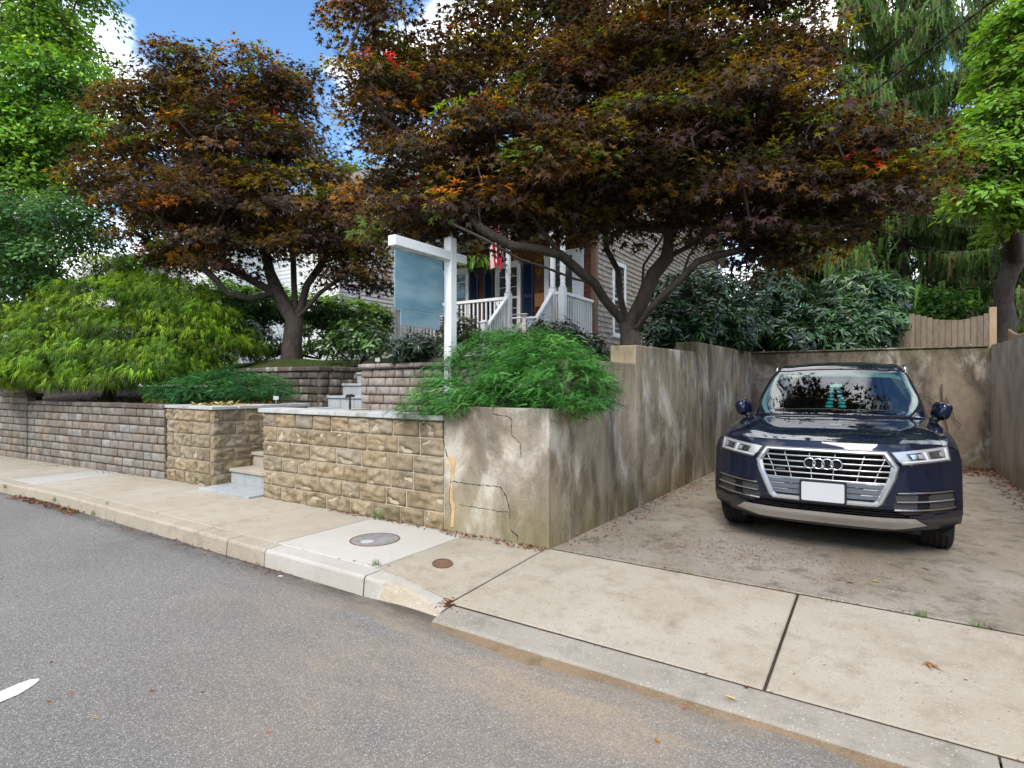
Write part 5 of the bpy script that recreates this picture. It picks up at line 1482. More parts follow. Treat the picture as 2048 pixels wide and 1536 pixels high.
# windows on the front
def window(x0, x1, z0, z1, parent, rows=3, cols=2, blind=True):
    f = thing_part('window', parent)
    w = 0.075
    y = YH - 0.035
    bm = bmesh.new()
    box(bm, x0 - w, x0, y - 0.05, y + 0.04, z0 - 0.0, z1)
    box(bm, x1, x1 + w, y - 0.05, y + 0.04, z0 - 0.0, z1)
    box(bm, x0 - w - 0.02, x1 + w + 0.02, y - 0.055, y + 0.04, z1 + 0.002, z1 + 0.11)
    box(bm, x0 - w - 0.03, x1 + w + 0.03, y - 0.085, y + 0.04, z0 - 0.075, z0 - 0.002)
    zm = (z0 + z1) / 2
    for a, b in ((x0 + 0.001, x0 + 0.045), (x1 - 0.045, x1 - 0.001)):
        box(bm, a, b, y - 0.028, y + 0.03, z0, z1)
    for a, b in ((z0 + 0.001, z0 + 0.06), (zm - 0.03, zm + 0.03), (z1 - 0.05, z1 - 0.001)):
        box(bm, x0 + 0.046, x1 - 0.046, y - 0.031, y + 0.03, a, b)
    bm_obj('frame', bm, M['white'], f)
    bm = bmesh.new()
    for c in range(1, cols):
        x = x0 + (x1 - x0) * c / cols
        box(bm, x - 0.009, x + 0.009, y - 0.012, y + 0.0, z0 + 0.062, zm - 0.032); box(bm, x - 0.009, x + 0.009, y - 0.012, y + 0.0, zm + 0.032, z1 - 0.052)
    for r in range(1, rows * 2):
        if r == rows: continue
        zz = z0 + (z1 - z0) * r / (rows * 2)
        box(bm, x0 + 0.047, x1 - 0.047, y - 0.0135, y - 0.001, zz - 0.008, zz + 0.008)
    bm_obj('glazing_bar', bm, M['white'], f)
    for (a, b) in ((z0 + 0.06, zm - 0.03), (zm + 0.03, z1 - 0.05)):
        box_obj('pane', x0 + 0.045, x1 - 0.045, y + 0.003, y + 0.010, a, b, M['pane'], f)
def thing_part(name, parent):
    o = bpy.data.objects.new(name, None); link(o, parent); return o
def fx(u): return at_y(u, 600, YH - 0.05).x
def fz(u, v): return at_y(u, v, YH - 0.05).z
WZ0, WZ1 = ZF + 0.35, ZF + 2.05
window(fx(996), fx(1037), WZ0, WZ1, hs)
window(fx(885), fx(934), WZ0, WZ1, hs)
def shutter(x0, x1):
    s = thing_part('shutter', hs)
    y1 = YH - 0.032
    bm = bmesh.new()
    for a, b in ((x0, x0 + 0.05), (x1 - 0.05, x1)):
        box(bm, a, b, y1 - 0.04, y1, WZ0 - 0.06, WZ1 + 0.06)
    for a, b in ((WZ0 - 0.06, WZ0 + 0.03), ((WZ0 + WZ1) / 2 - 0.05, (WZ0 + WZ1) / 2 + 0.04), (WZ1 - 0.03, WZ1 + 0.06)):
        box(bm, x0 + 0.051, x1 - 0.051, y1 - 0.038, y1, a, b)
    bm_obj('shutter_frame', bm, M['navy'], s)
    bm = bmesh.new(); z = WZ0 + 0.04
    while z < WZ1 - 0.07:
        if abs(z + 0.02 - (WZ0 + WZ1) / 2) > 0.07:
            v = [bm.verts.new(p) for p in ((x0 + 0.05, y1 - 0.034, z), (x1 - 0.05, y1 - 0.034, z), (x1 - 0.05, y1 - 0.008, z + 0.035), (x0 + 0.05, y1 - 0.008, z + 0.035))]
            bm.faces.new(v)
        z += 0.03
    tag(bm_obj('louvre', bm, M['navy'], s), kind='stuff')
    box_obj('shutter_back', x0 + 0.05, x1 - 0.05, y1 - 0.006, y1, WZ0, WZ1, M['navy'], s)
for a, b in ((939, 957), (968, 987), (1045, 1067)):
    shutter(fx(a), fx(b))
# front door in its white frame
dx0, dx1 = fx(1099), fx(1146)
box_obj('door', dx0 + 0.01, dx1 - 0.01, YH - 0.07, YH - 0.03, ZF + 0.03, ZF + 2.07, M['pane'], hs)
bm = bmesh.new()
box(bm, dx0 - 0.13, dx0, YH - 0.1, YH - 0.03, ZF + 0.01, ZF + 2.1); box(bm, dx1, fx(1167), YH - 0.1, YH - 0.03, ZF + 0.01, ZF + 2.1); box(bm, dx0 - 0.14, fx(1167) + 0.01, YH - 0.105, YH - 0.03, ZF + 2.102, ZF + 2.24)
bm_obj('door_frame', bm, M['white'], hs)
box_obj('door_rail', dx0 + 0.02, dx1 - 0.02, YH - 0.078, YH - 0.071, ZF + 0.95, ZF + 1.05, M['white'], hs)
# side window, white casing
sw = thing_part('window', hs)
y0, y1, z0, z1 = at_x(1226, 600, XR).y, at_x(1246, 600, XR).y, 2.72, 4.5
bm = bmesh.new()
for a, b, c, d in ((y0 - 0.1, y0, z0 - 0.1, z1 + 0.1), (y1, y1 + 0.1, z0 - 0.1, z1 + 0.1), (y0, y1, z0 - 0.1, z0 - 0.002), (y0, y1, z1 + 0.002, z1 + 0.1), (y0 + 0.001, y1 - 0.001, (z0 + z1) / 2 - 0.03, (z0 + z1) / 2 + 0.03)):
    box(bm, XR, XR + 0.055, a, b, c, d)
bm_obj('frame', bm, M['white'], sw)
box_obj('pane', XR + 0.01, XR + 0.036, y0, y1, z0, z1, M['pane'], sw)

# porch
def px(u): return at_y(u, 640, YP + 0.06).x
xs1, xs2, xs3 = px(1016), px(1105), px(1125)      # stair posts and corner post
box_obj('porch_floor', XPL - 0.05, XR + 0.02, YP - 0.05, YH - 0.04, ZF - 0.06, ZF, M['cornerboard'], hs, 0.005)
box_obj('porch_skirt', XPL, xs1, YP + 0.05, YP + 0.09, 1.9, ZF - 0.062, M['white'], hs)
box_obj('porch_skirt', xs2, XR - 0.02, YP + 0.05, YP + 0.09, 1.9, ZF - 0.062, M['white'], hs)
box_obj('porch_skirt', XR - 0.06, XR - 0.02, YP + 0.1, YH - 0.05, 1.9, ZF - 0.062, M['white'], hs)
def post(x, y):
    p = thing_part('porch_post', hs)
    box_obj('post_base', x - 0.07, x + 0.07, y - 0.07, y + 0.07, ZF - 0.3, ZF + 1.02, M['white'], p, 0.008)
    bm = bmesh.new()
    lathe(bm, [(0.069, 1.02), (0.069, 1.06), (0.05, 1.09), (0.06, 1.13), (0.06, 1.16), (0.047, 1.18), (0.062, 1.24), (0.062, 1.27), (0.05, 1.29), (0.066, 1.40), (0.062, 1.7), (0.054, 2.05), (0.062, 2.08), (0.05, 2.11), (0.069, 2.16), (0.069, 2.2)], 18, (x, y, ZF))
    bm_obj('turned_shaft', bm, M['white'], p, True)
    box_obj('post_head', x - 0.07, x + 0.07, y - 0.07, y + 0.07, ZF + 2.2, ZF + 2.5, M['white'], p, 0.006)
for x in (XPL + 0.07, xs1, xs2, xs3): post(x, YP + 0.07)
def railing(A, B, zt0, zt1, zb0, zb1, parent, nb=None, name='railing'):
    """top rail, bottom rail and square balusters between two posts; heights may slope"""
    r_ = thing_part(name, parent)
    A, B = Vector((*A, 0)), Vector((*B, 0)); L = (B - A).length; d = (B - A) / L; s = Vector((-d.y, d.x, 0))
    def bar(nm, w, h, za, zb):
        bm = bmesh.new()
        pts = []
        for q, zz in ((A, za), (B, zb)):
            pts.append([bm.verts.new(q + s * sx * w + Vector((0, 0, zz + dz))) for sx, dz in ((-1, -h), (1, -h), (1, 0), (-1, 0))])
        for j in range(4): bm.faces.new((pts[0][j], pts[1][j], pts[1][(j + 1) % 4], pts[0][(j + 1) % 4]))
        bm.faces.new(pts[0][::-1]); bm.faces.new(pts[1])
        bmesh.ops.recalc_face_normals(bm, faces=bm.faces[:])
        bmesh.ops.bevel(bm, geom=bm.edges[:], offset=0.006, segments=1, affect='EDGES')
        bm_obj(nm, bm, M['white'], r_)
    bar('top_rail', 0.042, 0.07, zt0, zt1); bar('bottom_rail', 0.03, 0.07, zb0, zb1)
    nb = nb or max(2, int(L / 0.125))
    for i in range(nb):
        f = (i + 0.5) / nb; q = A.lerp(B, f)
        zt = zt0 + (zt1 - zt0) * f - 0.06; zb = zb0 + (zb1 - zb0) * f - 0.02
        bm = bmesh.new(); box(bm, -0.017, 0.017, -0.017, 0.017, zb, zt)
        o = bm_obj('baluster', bm, M['white'], r_); o.location = q; o.rotation_euler.z = math.atan2(d.y, d.x)
ZT = ZF + 0.94
railing((XPL + 0.14, YP + 0.07), (xs1 - 0.07, YP + 0.07), ZT, ZT, ZF + 0.14, ZF + 0.14, hs)
railing((xs2 + 0.07, YP + 0.07), (xs3 - 0.07, YP + 0.07), ZT, ZT, ZF + 0.14, ZF + 0.14, hs, 2)
railing((xs3, YP + 0.14), (XR - 0.06, YH - 0.03), ZT, ZT, ZF + 0.12, ZF + 0.12, hs)
railing((XPL + 0.07, YP + 0.14), (XPL + 0.07, YH - 0.03), ZT, ZT, ZF + 0.14, ZF + 0.14, hs)
# stair with its two sloping rails and newels
yn = YP - 1.05
for x, u in ((xs1, 968), (xs2, 1062)):
    n = thing_part('newel_post', hs)
    xn = at_y(u, 650, yn).x
    box_obj('newel_shaft', xn - 0.06, xn + 0.06, yn - 0.06, yn + 0.06, 1.8, ZF + 0.22, M['white'], n, 0.006)
    bm = bmesh.new(); box(bm, xn - 0.078, xn + 0.078, yn - 0.078, yn + 0.078, ZF + 0.221, ZF + 0.245)
    top = bm.verts.new((xn, yn, ZF + 0.29)); q = [bm.verts.new((xn + a, yn + b, ZF + 0.2455)) for a, b in ((-0.07, -0.07), (0.07, -0.07), (0.07, 0.07), (-0.07, 0.07))]
    for i in range(4): bm.faces.new((q[i], q[(i + 1) % 4], top))
    bm_obj('newel_cap', bm, M['white'], n)
    railing((xn, yn + 0.06), (x, YP), ZF + 0.15, ZT + 0.0, ZF - 0.62, ZF + 0.14, hs, 9, 'stair_railing')
xa_, xb_ = at_y(968, 650, yn).x, at_y(1062, 650, yn).x
for k in range(3):
    box_obj('porch_step', xa_ + 0.06, xb_ - 0.06, YP - 0.95 + k * 0.3, YP - 0.64 + k * 0.3, ZF - 0.58 + k * 0.19, ZF - 0.54 + k * 0.19, M['cornerboard'], hs, 0.005)
# porch beam, ceiling and roof
M['porchceil'] = plain('porch_ceiling_paint', (0.55, 0.6, 0.62), 0.6, 0.3)
box_obj('porch_beam', XPL - 0.02, XR + 0.06, YP, YP + 0.14, ZF + 2.502, ZF + 2.78, M['white'], hs, 0.008)
box_obj('porch_ceiling', XPL, XR, YP + 0.142, YH - 0.05, ZF + 2.6, ZF + 2.64, M['porchceil'], hs)
bm = bmesh.new(); prism(bm, [(YP - 0.35, ZF + 2.80), (YH, ZF + 3.55), (YH, ZF + 3.68), (YP - 0.35, ZF + 2.92)], 'x', XPL - 0.3, XR + 0.3)
bm_obj('porch_roof', bm, M['roof'], hs)
box_obj('gutter', XPL - 0.3, XR + 0.3, YP - 0.45, YP - 0.352, ZF + 2.8, ZF + 2.9, M['white'], hs, 0.02)
# upper storey in pale siding with a window
box_obj('upper_wall', -12.1, XR - 0.05, YH + 0.1, YH + 0.3, ZF + 3.7, ZE - 0.1, M['bluegrey'], hs)

# things on the porch
def fern(name, lbl, c, r, n, seed, hang=True, pot=0.14):
    rs = np.random.RandomState(seed)
    t = thing(name, lbl, 'plant', c)
    bm = bmesh.new(); lathe(bm, [(pot * 0.7, -0.16), (pot, 0.0), (pot * 1.08, 0.0), (pot * 1.08, 0.02), (pot * 0.9, 0.02), (0.0, 0.0)], 16)
    bm_obj('pot', bm, M['black'], t, True)
    if hang:
        bm = bmesh.new()
        for a in (0, 2.1, 4.2): tube(bm, [(pot * math.cos(a), pot * math.sin(a), 0.0), (0, 0, 0.5)], 0.004, 4)
        tube(bm, [(0, 0, 0.5), (0, 0, ZF + 2.6 - c[2])], 0.004, 4)
        bm_obj('hanger', bm, M['black'], t)
    a = rs.rand(n) * 6.28; el = rs.rand(n)
    ax = np.stack([np.cos(a), np.sin(a), np.zeros(n)], 1)
    nrm = np.stack([-np.cos(a) * (el * 0.9), -np.sin(a) * (el * 0.9), np.ones(n)], 1)
    pos = ax * 0.04
    scatter('foliage', 'frond', pos, ax, nrm, r * (0.7 + 0.5 * rs.rand(n)), palette(rs, n, [(0.14, 0.28, 0.03), (0.2, 0.36, 0.05), (0.08, 0.18, 0.02)], [3, 2, 2]), M['leaf'], t)
    return t
c = at_y(957, 540, YP + 0.35)
fern('hanging_fern', 'bright green fern in a hanging basket between the porch windows', (c.x, c.y, c.z), 0.46, 240, 5)
c = at_y(1124, 585, YP + 0.9)
fern('potted_fern', 'small fern in a pot behind the right porch corner post', (c.x, c.y, ZF + 1.0), 0.25, 120, 6, False, 0.1)
bm = bmesh.new()
stn = at_y(1124, 585, YP + 0.9)
lathe(bm, [(0.16, 0.0), (0.02, 0.03), (0.02, 0.8), (0.12, 0.82), (0.12, 0.84), (0, 0.84)], 12, (0, 0, 0))
o = bm_obj('plant_stand', bm, M['black']); o.location = (stn.x, stn.y, ZF)
tag(o, 'slim black stand under the small potted fern on the porch', 'plant stand')
# adirondack chair
ch = thing('garden_chair', 'white slatted garden chair on the porch beside the stair post', 'chair', (at_y(1034, 650, YP + 0.65).x, YP + 0.75, ZF), R(100))
for k in range(5):
    bm = bmesh.new(); prism(bm, [(0.22, 0.28), (0.245, 0.28), (0.52, 0.98 - abs(k - 2) * 0.045), (0.50, 1.0 - abs(k - 2) * 0.045)], 'x', -0.25 + k * 0.1 + 0.006, -0.25 + (k + 1) * 0.1 - 0.006)
    bm_obj('back_slat', bm, M['vinyl'], ch)
for k in range(5):
    box_obj('seat_slat', -0.25, 0.25, -0.30 + k * 0.1, -0.21 + k * 0.1, 0.36 - k * 0.018, 0.38 - k * 0.018, M['vinyl'], ch, 0.004)
for s in (-1, 1):
    box_obj('armrest', s * 0.33 - 0.06, s * 0.33 + 0.06, -0.35, 0.33, 0.55, 0.575, M['vinyl'], ch, 0.006)
    box_obj('leg', s * 0.29 - 0.02, s * 0.29 + 0.02, -0.30, -0.20, 0.0, 0.549, M['vinyl'], ch)
    bm = bmesh.new(); prism(bm, [(-0.2, 0.26), (-0.2, 0.35), (0.55, 0.08), (0.55, 0.0), (0.48, 0.0)], 'x', s * 0.262 - 0.012, s * 0.262 + 0.012); bm_obj('leg', bm, M['vinyl'], ch)
# brown box on the wall by the door
c = at_y(1079, 598, YH - 0.12)
M['card'] = plain('brown_card', (0.30, 0.15, 0.06), 0.8, 0.2)
o = box_obj('wall_box', c.x - 0.12, c.x + 0.12, YH - 0.17, YH - 0.036, c.z - 0.2, c.z + 0.14, M['card'], None, 0.008)
tag(o, 'small brown box fixed to the dark shingles beside the front door', 'mailbox')
# flag on a pole from the post: stripes only are in view
fl = thing('flag', 'striped red and white flag hanging from a pole among the maple leaves', 'flag', at_y(985, 480, YP - 0.55))
b0 = at_y(985, 480, YP - 0.55)
bm = bmesh.new(); pole0 = Vector((xs1, YP, ZF + 1.5)); tube(bm, [pole0 - b0, at_y(986, 405, YP - 1.0) - b0], 0.013, 8)
bm_obj('pole', bm, M['white'], fl, True)
M['flagred'] = plain('flag_red', (0.55, 0.02, 0.035), 0.8, 0.2); M['flagwhite'] = plain('flag_white', (0.8, 0.78, 0.78), 0.8, 0.2); M['flagblue'] = plain('flag_blue', (0.02, 0.035, 0.14), 0.8, 0.2)
topq = at_y(986, 408, YP - 0.95) - b0
nst = 13
for k in range(nst):       # the cloth hangs in folds, its stripes running downwards
    bm = bmesh.new(); rows = []
    for i in range(12):
        f = i / 11
        row = []
        for e in (k / nst, (k + 1) / nst):
            wob = math.sin(e * 17 + f * 1.4) * 0.07
            row.append(bm.verts.new(topq + Vector((-0.17 + 0.36 * e + 0.02 * math.sin(f * 5 + e * 6), 0.1 + wob, -0.02 - 0.12 * e - f * (1.25 + 0.1 * math.sin(e * 9))))))
        rows.append(row)
    for i in range(11): bm.faces.new((rows[i][0], rows[i][1], rows[i + 1][1], rows[i + 1][0]))
    bm_obj('stripe', bm, M['flagred'] if k % 2 == 0 else M['flagwhite'], fl, True)

# ---------------------------------------------------------------- the white neighbouring house
nh = thing('white_house', 'white clapboard neighbouring house beyond the hedge, left of the porch', 'house')
NX1 = -14.8; NY = 12.3
M['clap'] = plain('white_clapboard', (0.84, 0.84, 0.83), 0.6, 0.3, grain=0.03)
bm = bmesh.new(); prism(bm, [(NY, 1.4), (NY + 9, 1.4), (NY + 9, 7.2), (NY + 4.5, 10.2), (NY, 7.2)], 'x', -28, NX1 - 0.03)
bm_obj('wall', bm, M['clap'], nh)
for k in range(40):
    z0 = 1.6 + k * 0.14
    bm = bmesh.new()
    prism(bm, [(NX1 - 0.03, z0), (NX1, z0), (NX1 - 0.018, z0 + 0.145), (NX1 - 0.03, z0 + 0.145)], 'y', NY - 0.01, NY + 9)
    bm_obj('clapboard', bm, M['clap'], nh)
    bm = bmesh.new()
    prism(bm, [(NY - 0.0, z0), (NY - 0.03, z0), (NY - 0.012, z0 + 0.145), (NY, z0 + 0.145)], 'x', -28, NX1 - 0.01)
    bm_obj('clapboard', bm, M['clap'], nh)
box_obj('corner_board', NX1 - 0.08, NX1 + 0.02, NY - 0.05, NY + 0.05, 1.4, 7.0, M['white'], nh)
bm = bmesh.new(); prism(bm, [(NY - 0.5, 6.9), (NY + 4.5, 10.35), (NY + 9.5, 6.9), (NY + 9.5, 7.1), (NY + 4.5, 10.55), (NY - 0.5, 7.1)], 'x', -28.4, NX1 + 0.4)
bm_obj('roof', bm, M['roof'], nh)
box_obj('gutter', -28.4, NX1 + 0.4, NY - 0.6, NY - 0.5, 6.95, 7.07, M['white'], nh)
# ---------------------------------------------------------------- the dark blue SUV
CAR = Vector((-0.438, 5.10, 0.0)); CAR_RZ = R(1.3)
CAR.z = zdrive(5.95) + 0.0
car = thing('parked_car', 'dark blue SUV with a large chrome-framed grille parked nose-out between concrete walls', 'car', CAR, CAR_RZ)
car.scale = (0.972, 0.972, 0.985)
t = NT('navy_metallic_paint')
c = t.mix(t.maprange(t.voro(t.pos(), 900.0), 0.2, 0.6), (0.0045, 0.0063, 0.016), (0.008, 0.011, 0.027))
M['paint_navy'] = t.done(t.bsdf(c, 0.5, None, 0.0, 0.0, **{'Coat Weight': 1.0, 'Coat Roughness': 0.015, 'Coat IOR': 1.5}))
M['chrome'] = plain('chrome', (0.75, 0.75, 0.76), 0.13, 0.5, 1.0, grain=0.01)
M['satin'] = plain('satin_silver', (0.62, 0.615, 0.61), 0.32, 0.5, 0.85, grain=0.02)
M['grillegrey'] = plain('grille_grey_plastic', (0.13, 0.145, 0.17), 0.4, 0.4, 0.3)
M['plastic'] = plain('dark_bumper_plastic', (0.045, 0.042, 0.042), 0.5, 0.35)
M['hole'] = plain('intake_black', (0.006, 0.006, 0.007), 0.7, 0.2)
M['tyre'] = plain('tyre_rubber', (0.022, 0.022, 0.023), 0.75, 0.25, grain=0.2)
M['rim'] = plain('alloy', (0.45, 0.45, 0.46), 0.3, 0.5, 0.9)
M['lampin'] = plain('lamp_reflector', (0.5, 0.51, 0.52), 0.25, 0.6, 0.3)
M['lampdark'] = plain('lamp_lens_dark', (0.05, 0.055, 0.06), 0.1, 0.6)
M['lampwhite'] = plain('lamp_light_guide', (0.82, 0.83, 0.84), 0.25, 0.5)
M['amber'] = plain('amber_lens', (0.8, 0.22, 0.01), 0.25, 0.5)
M['platewhite'] = plain('blank_plate', (0.46, 0.46, 0.475), 0.4, 0.4, grain=0.01)
M['cabin'] = plain('cabin_dark_trim', (0.02, 0.02, 0.021), 0.7, 0.3)
M['trimpale'] = plain('pale_headliner', (0.22, 0.30, 0.27), 0.8, 0.2)
def glass(name, tint, ior):
    t = NT(name)
    tr = t.n('BsdfTransparent'); tr.inputs[0].default_value = (*tint, 1)
    g = t.n('BsdfGlossy'); g.inputs['Roughness'].default_value = 0.0
    f = t.n('Fresnel'); f.inputs['IOR'].default_value = ior
    gb = t.n('NewGeometry'); t.l(t.maprange(gb.outputs['Backfacing'], 0.0, 1.0, ior, 1.0 / ior), f.inputs['IOR'])
    mx = t.n('MixShader'); t.l(f.outputs[0], mx.inputs[0]); t.l(tr.outputs[0], mx.inputs[1]); t.l(g.outputs[0], mx.inputs[2])
    return t.done(mx.outputs[0])
M['screen'] = glass('windscreen_glass', (0.55, 0.72, 0.66), 2.3)
M['lampglass'] = glass('lamp_glass', (0.97, 0.97, 0.97), 1.5)

def sweep(x): return 0.47 * (abs(x) / 0.945) ** 3.3
def wy(y): return float(np.interp(y, [0, 1.4, 2.1, 2.7, 6], [1, 1, 0.3, 0.0, 0.0]))
ST = [  # y, [(x, z) x 11 from sill to centre line]
 (0.06, [(.80, .26), (.92, .31), (.942, .48), (.945, .66), (.938, .80), (.90, .88), (.80, .915), (.60, .925), (.40, .925), (.20, .925), (0, .925)]),
 (0.20, [(.80, .26), (.92, .31), (.942, .48), (.945, .68), (.942, .83), (.905, .92), (.79, .955), (.60, .968), (.40, .958), (.20, .958), (0, .958)]),
 (0.45, [(.80, .26), (.92, .31), (.942, .48), (.945, .69), (.944, .86), (.905, .955), (.78, .988), (.60, 1.004), (.40, .996), (.20, .998), (0, .998)]),
 (0.80, [(.80, .26), (.92, .31), (.942, .48), (.946, .70), (.944, .88), (.900, .985), (.77, 1.018), (.60, 1.035), (.40, 1.03), (.20, 1.034), (0, 1.035)]),
 (1.15, [(.80, .26), (.92, .31), (.940, .48), (.945, .70), (.938, .90), (.885, 1.01), (.76, 1.04), (.60, 1.055), (.40, 1.055), (.20, 1.06), (0, 1.062)]),
 (1.32, [(.80, .26), (.92, .31), (.938, .48), (.943, .70), (.934, .90), (.875, 1.02), (.765, 1.05), (.64, 1.068), (.44, 1.074), (.22, 1.078), (0, 1.08)]),
 (1.60, [(.80, .26), (.92, .31), (.938, .48), (.943, .70), (.932, .90), (.870, 1.03), (.805, 1.07), (.742, 1.203), (.52, 1.236), (.25, 1.245), (0, 1.247)]),
 (1.90, [(.80, .26), (.92, .31), (.938, .48), (.943, .70), (.932, .90), (.868, 1.04), (.805, 1.08), (.697, 1.372), (.49, 1.413), (.235, 1.425), (0, 1.427)]),
 (2.12, [(.80, .26), (.92, .31), (.938, .48), (.943, .70), (.932, .90), (.868, 1.05), (.805, 1.09), (.652, 1.488), (.46, 1.536), (.225, 1.55), (0, 1.553)]),
 (2.30, [(.80, .26), (.92, .31), (.938, .48), (.943, .70), (.932, .90), (.868, 1.05), (.805, 1.09), (.635, 1.536), (.46, 1.59), (.225, 1.608), (0, 1.612)]),
 (2.70, [(.80, .26), (.92, .31), (.938, .48), (.943, .70), (.932, .90), (.868, 1.06), (.805, 1.10), (.625, 1.57), (.45, 1.622), (.225, 1.645), (0, 1.65)]),
 (3.30, [(.80, .26), (.92, .31), (.938, .48), (.943, .70), (.932, .90), (.868, 1.07), (.80, 1.11), (.585, 1.57), (.45, 1.617), (.225, 1.642), (0, 1.648)]),
 (3.90, [(.80, .26), (.92, .31), (.938, .48), (.943, .70), (.932, .91), (.860, 1.08), (.79, 1.12), (.565, 1.53), (.44, 1.575), (.22, 1.595), (0, 1.60)]),
 (4.22, [(.80, .28), (.91, .34), (.925, .48), (.935, .70), (.920, .91), (.845, 1.08), (.77, 1.12), (.545, 1.47), (.43, 1.51), (.215, 1.53), (0, 1.535)]),
 (4.52, [(.75, .34), (.86, .40), (.90, .52), (.91, .70), (.89, .90), (.82, 1.02), (.74, 1.06), (.58, 1.12), (.42, 1.14), (.21, 1.15), (0, 1.15)]),
 (4.64, [(.70, .40), (.80, .46), (.85, .55), (.86, .70), (.85, .86), (.78, .93), (.70, .95), (.55, .96), (.40, .965), (.20, .97), (0, .97)]),
 (4.66, [(.60, .46), (.70, .50), (.78, .56), (.80, .68), (.79, .80), (.72, .85), (.65, .87), (.50, .88), (.36, .88), (.18, .88), (0, .88)]),
]
SA = np.array([[(x, y, z) for (x, z) in pr] for y, pr in ST])      # stations x points x 3
def catmull(A, sub):
    """Catmull-Rom through the first axis"""
    n = len(A); out = []
    P = np.concatenate([[2 * A[0] - A[1]], A, [2 * A[-1] - A[-2]]])
    for i in range(n - 1):
        p0, p1, p2, p3 = P[i], P[i + 1], P[i + 2], P[i + 3]
        for k in range(sub):
            f = k / sub
            out.append(0.5 * ((2 * p1) + (-p0 + p2) * f + (2 * p0 - 5 * p1 + 4 * p2 - p3) * f * f + (-p0 + 3 * p1 - 3 * p2 + p3) * f ** 3))
    out.append(A[-1])
    return np.array(out)
SJ, SI = 6, 5
G = catmull(SA, SJ)
G = np.swapaxes(catmull(np.swapaxes(G, 0, 1), SI), 0, 1)           # (NJ, NI, 3)
NJ, NI = G.shape[:2]
G[:, -1, 0] = 0
for j in range(NJ):
    for i in range(NI):
        G[j, i, 1] += sweep(min(0.945, max(0, G[j, i, 0]))) * wy(G[j, i, 1])
WHY = (0.92, 3.73); WR = 0.362
def car_patch(name, pred, mat, parent=car, push=0.0, smooth=True, solid=0.0):
    """the faces of the body grid that satisfy pred(i, j, centre), both sides of the car, as one panel"""
    V = {}; verts = []; faces = []
    def vid(j, i, s):
        k = (j, i, s if i < NI - 1 else 1)
        if k not in V:
            V[k] = len(verts); p = G[j, i]; verts.append((p[0] * s, p[1], p[2]))
        return V[k]
    for j in range(NJ - 1):
        for i in range(NI - 1):
            c = (G[j, i] + G[j + 1, i + 1]) / 2
            if not pred(i / SI, j / SJ, c): continue
            for s in (1, -1):
                q = [vid(j, i, s), vid(j + 1, i, s), vid(j + 1, i + 1, s), vid(j, i + 1, s)]
                faces.append(q if s > 0 else q[::-1])
    me = bpy.data.meshes.new(name); me.from_pydata(verts, [], faces); me.update()
    o = mesh_obj(name, me, mat, parent, smooth)
    if push or solid:
        nn = np.zeros(len(verts) * 3); me.vertices.foreach_get('normal', nn)
        co = np.array(verts) + nn.reshape(-1, 3) * push
        me.vertices.foreach_set('co', co.ravel())
    return o
def in_arch(c): return any((c[1] - w) ** 2 + (c[2] - WR) ** 2 < 0.415 ** 2 for w in WHY) and c[2] < 0.8
hood = lambda i, j, c: i >= 6 and j < 5
screen = lambda i, j, c: i >= 7 and 5 <= j < 8
roofp = lambda i, j, c: i >= 7 and 8 <= j < 13
rearg = lambda i, j, c: i >= 7.2 and 13 <= j < 14
sideg = lambda i, j, c: 6.2 <= i < 7 and 6.6 <= j < 12.8
door1 = lambda i, j, c: i < 6 and 6.2 <= j < 9.8
door2 = lambda i, j, c: i < 6 and 9.8 <= j < 11.6
special = (hood, screen, roofp, rearg, sideg, door1, door2)
car_patch('body', lambda i, j, c: not any(f(i, j, c) for f in special) and not in_arch(c), M['paint_navy'])
car_patch('bonnet', hood, M['paint_navy'], push=0.004)
car_patch('windscreen', screen, M['screen'])
car_patch('roof', roofp, M['paint_navy'])
car_patch('rear_window', rearg, M['pane'])
car_patch('side_window', sideg, M['screen'])
car_patch('door', lambda i, j, c: door1(i, j, c) and not in_arch(c), M['paint_navy'], push=0.003)
car_patch('door', lambda i, j, c: door2(i, j, c) and not in_arch(c), M['paint_navy'], push=0.003)
# tail closed with a panel
tail = [G[-1, i] for i in range(NI)]
bm = bmesh.new(); pts = [(p[0], p[1], p[2]) for p in tail] + [(-p[0], p[1], p[2]) for p in tail[-2::-1]]
bm.faces.new([bm.verts.new(p) for p in pts]); bm_obj('tailgate', bm, M['paint_navy'], car)
# shut lines round the bonnet
bm = bmesh.new()
for s in (1, -1):
    tube(bm, [(G[j, 6 * SI, 0] * s, G[j, 6 * SI, 1], G[j, 6 * SI, 2] + 0.002) for j in range(0, 5 * SJ + 1)], 0.0035, 5, False)
tube(bm, [(G[5 * SJ, i, 0], G[5 * SJ, i, 1], G[5 * SJ, i, 2] + 0.002) for i in range(6 * SI, NI)] + [(-G[5 * SJ, i, 0], G[5 * SJ, i, 1], G[5 * SJ, i, 2] + 0.002) for i in range(NI - 2, 6 * SI - 1, -1)], 0.010, 5, False)
tube(bm, [(G[0, i, 0], G[0, i, 1] - 0.002, G[0, i, 2]) for i in range(6 * SI, NI)] + [(-G[0, i, 0], G[0, i, 1] - 0.002, G[0, i, 2]) for i in range(NI - 2, 6 * SI - 1, -1)], 0.004, 5, False)
bm_obj('panel_gap', bm, M['hole'], car)
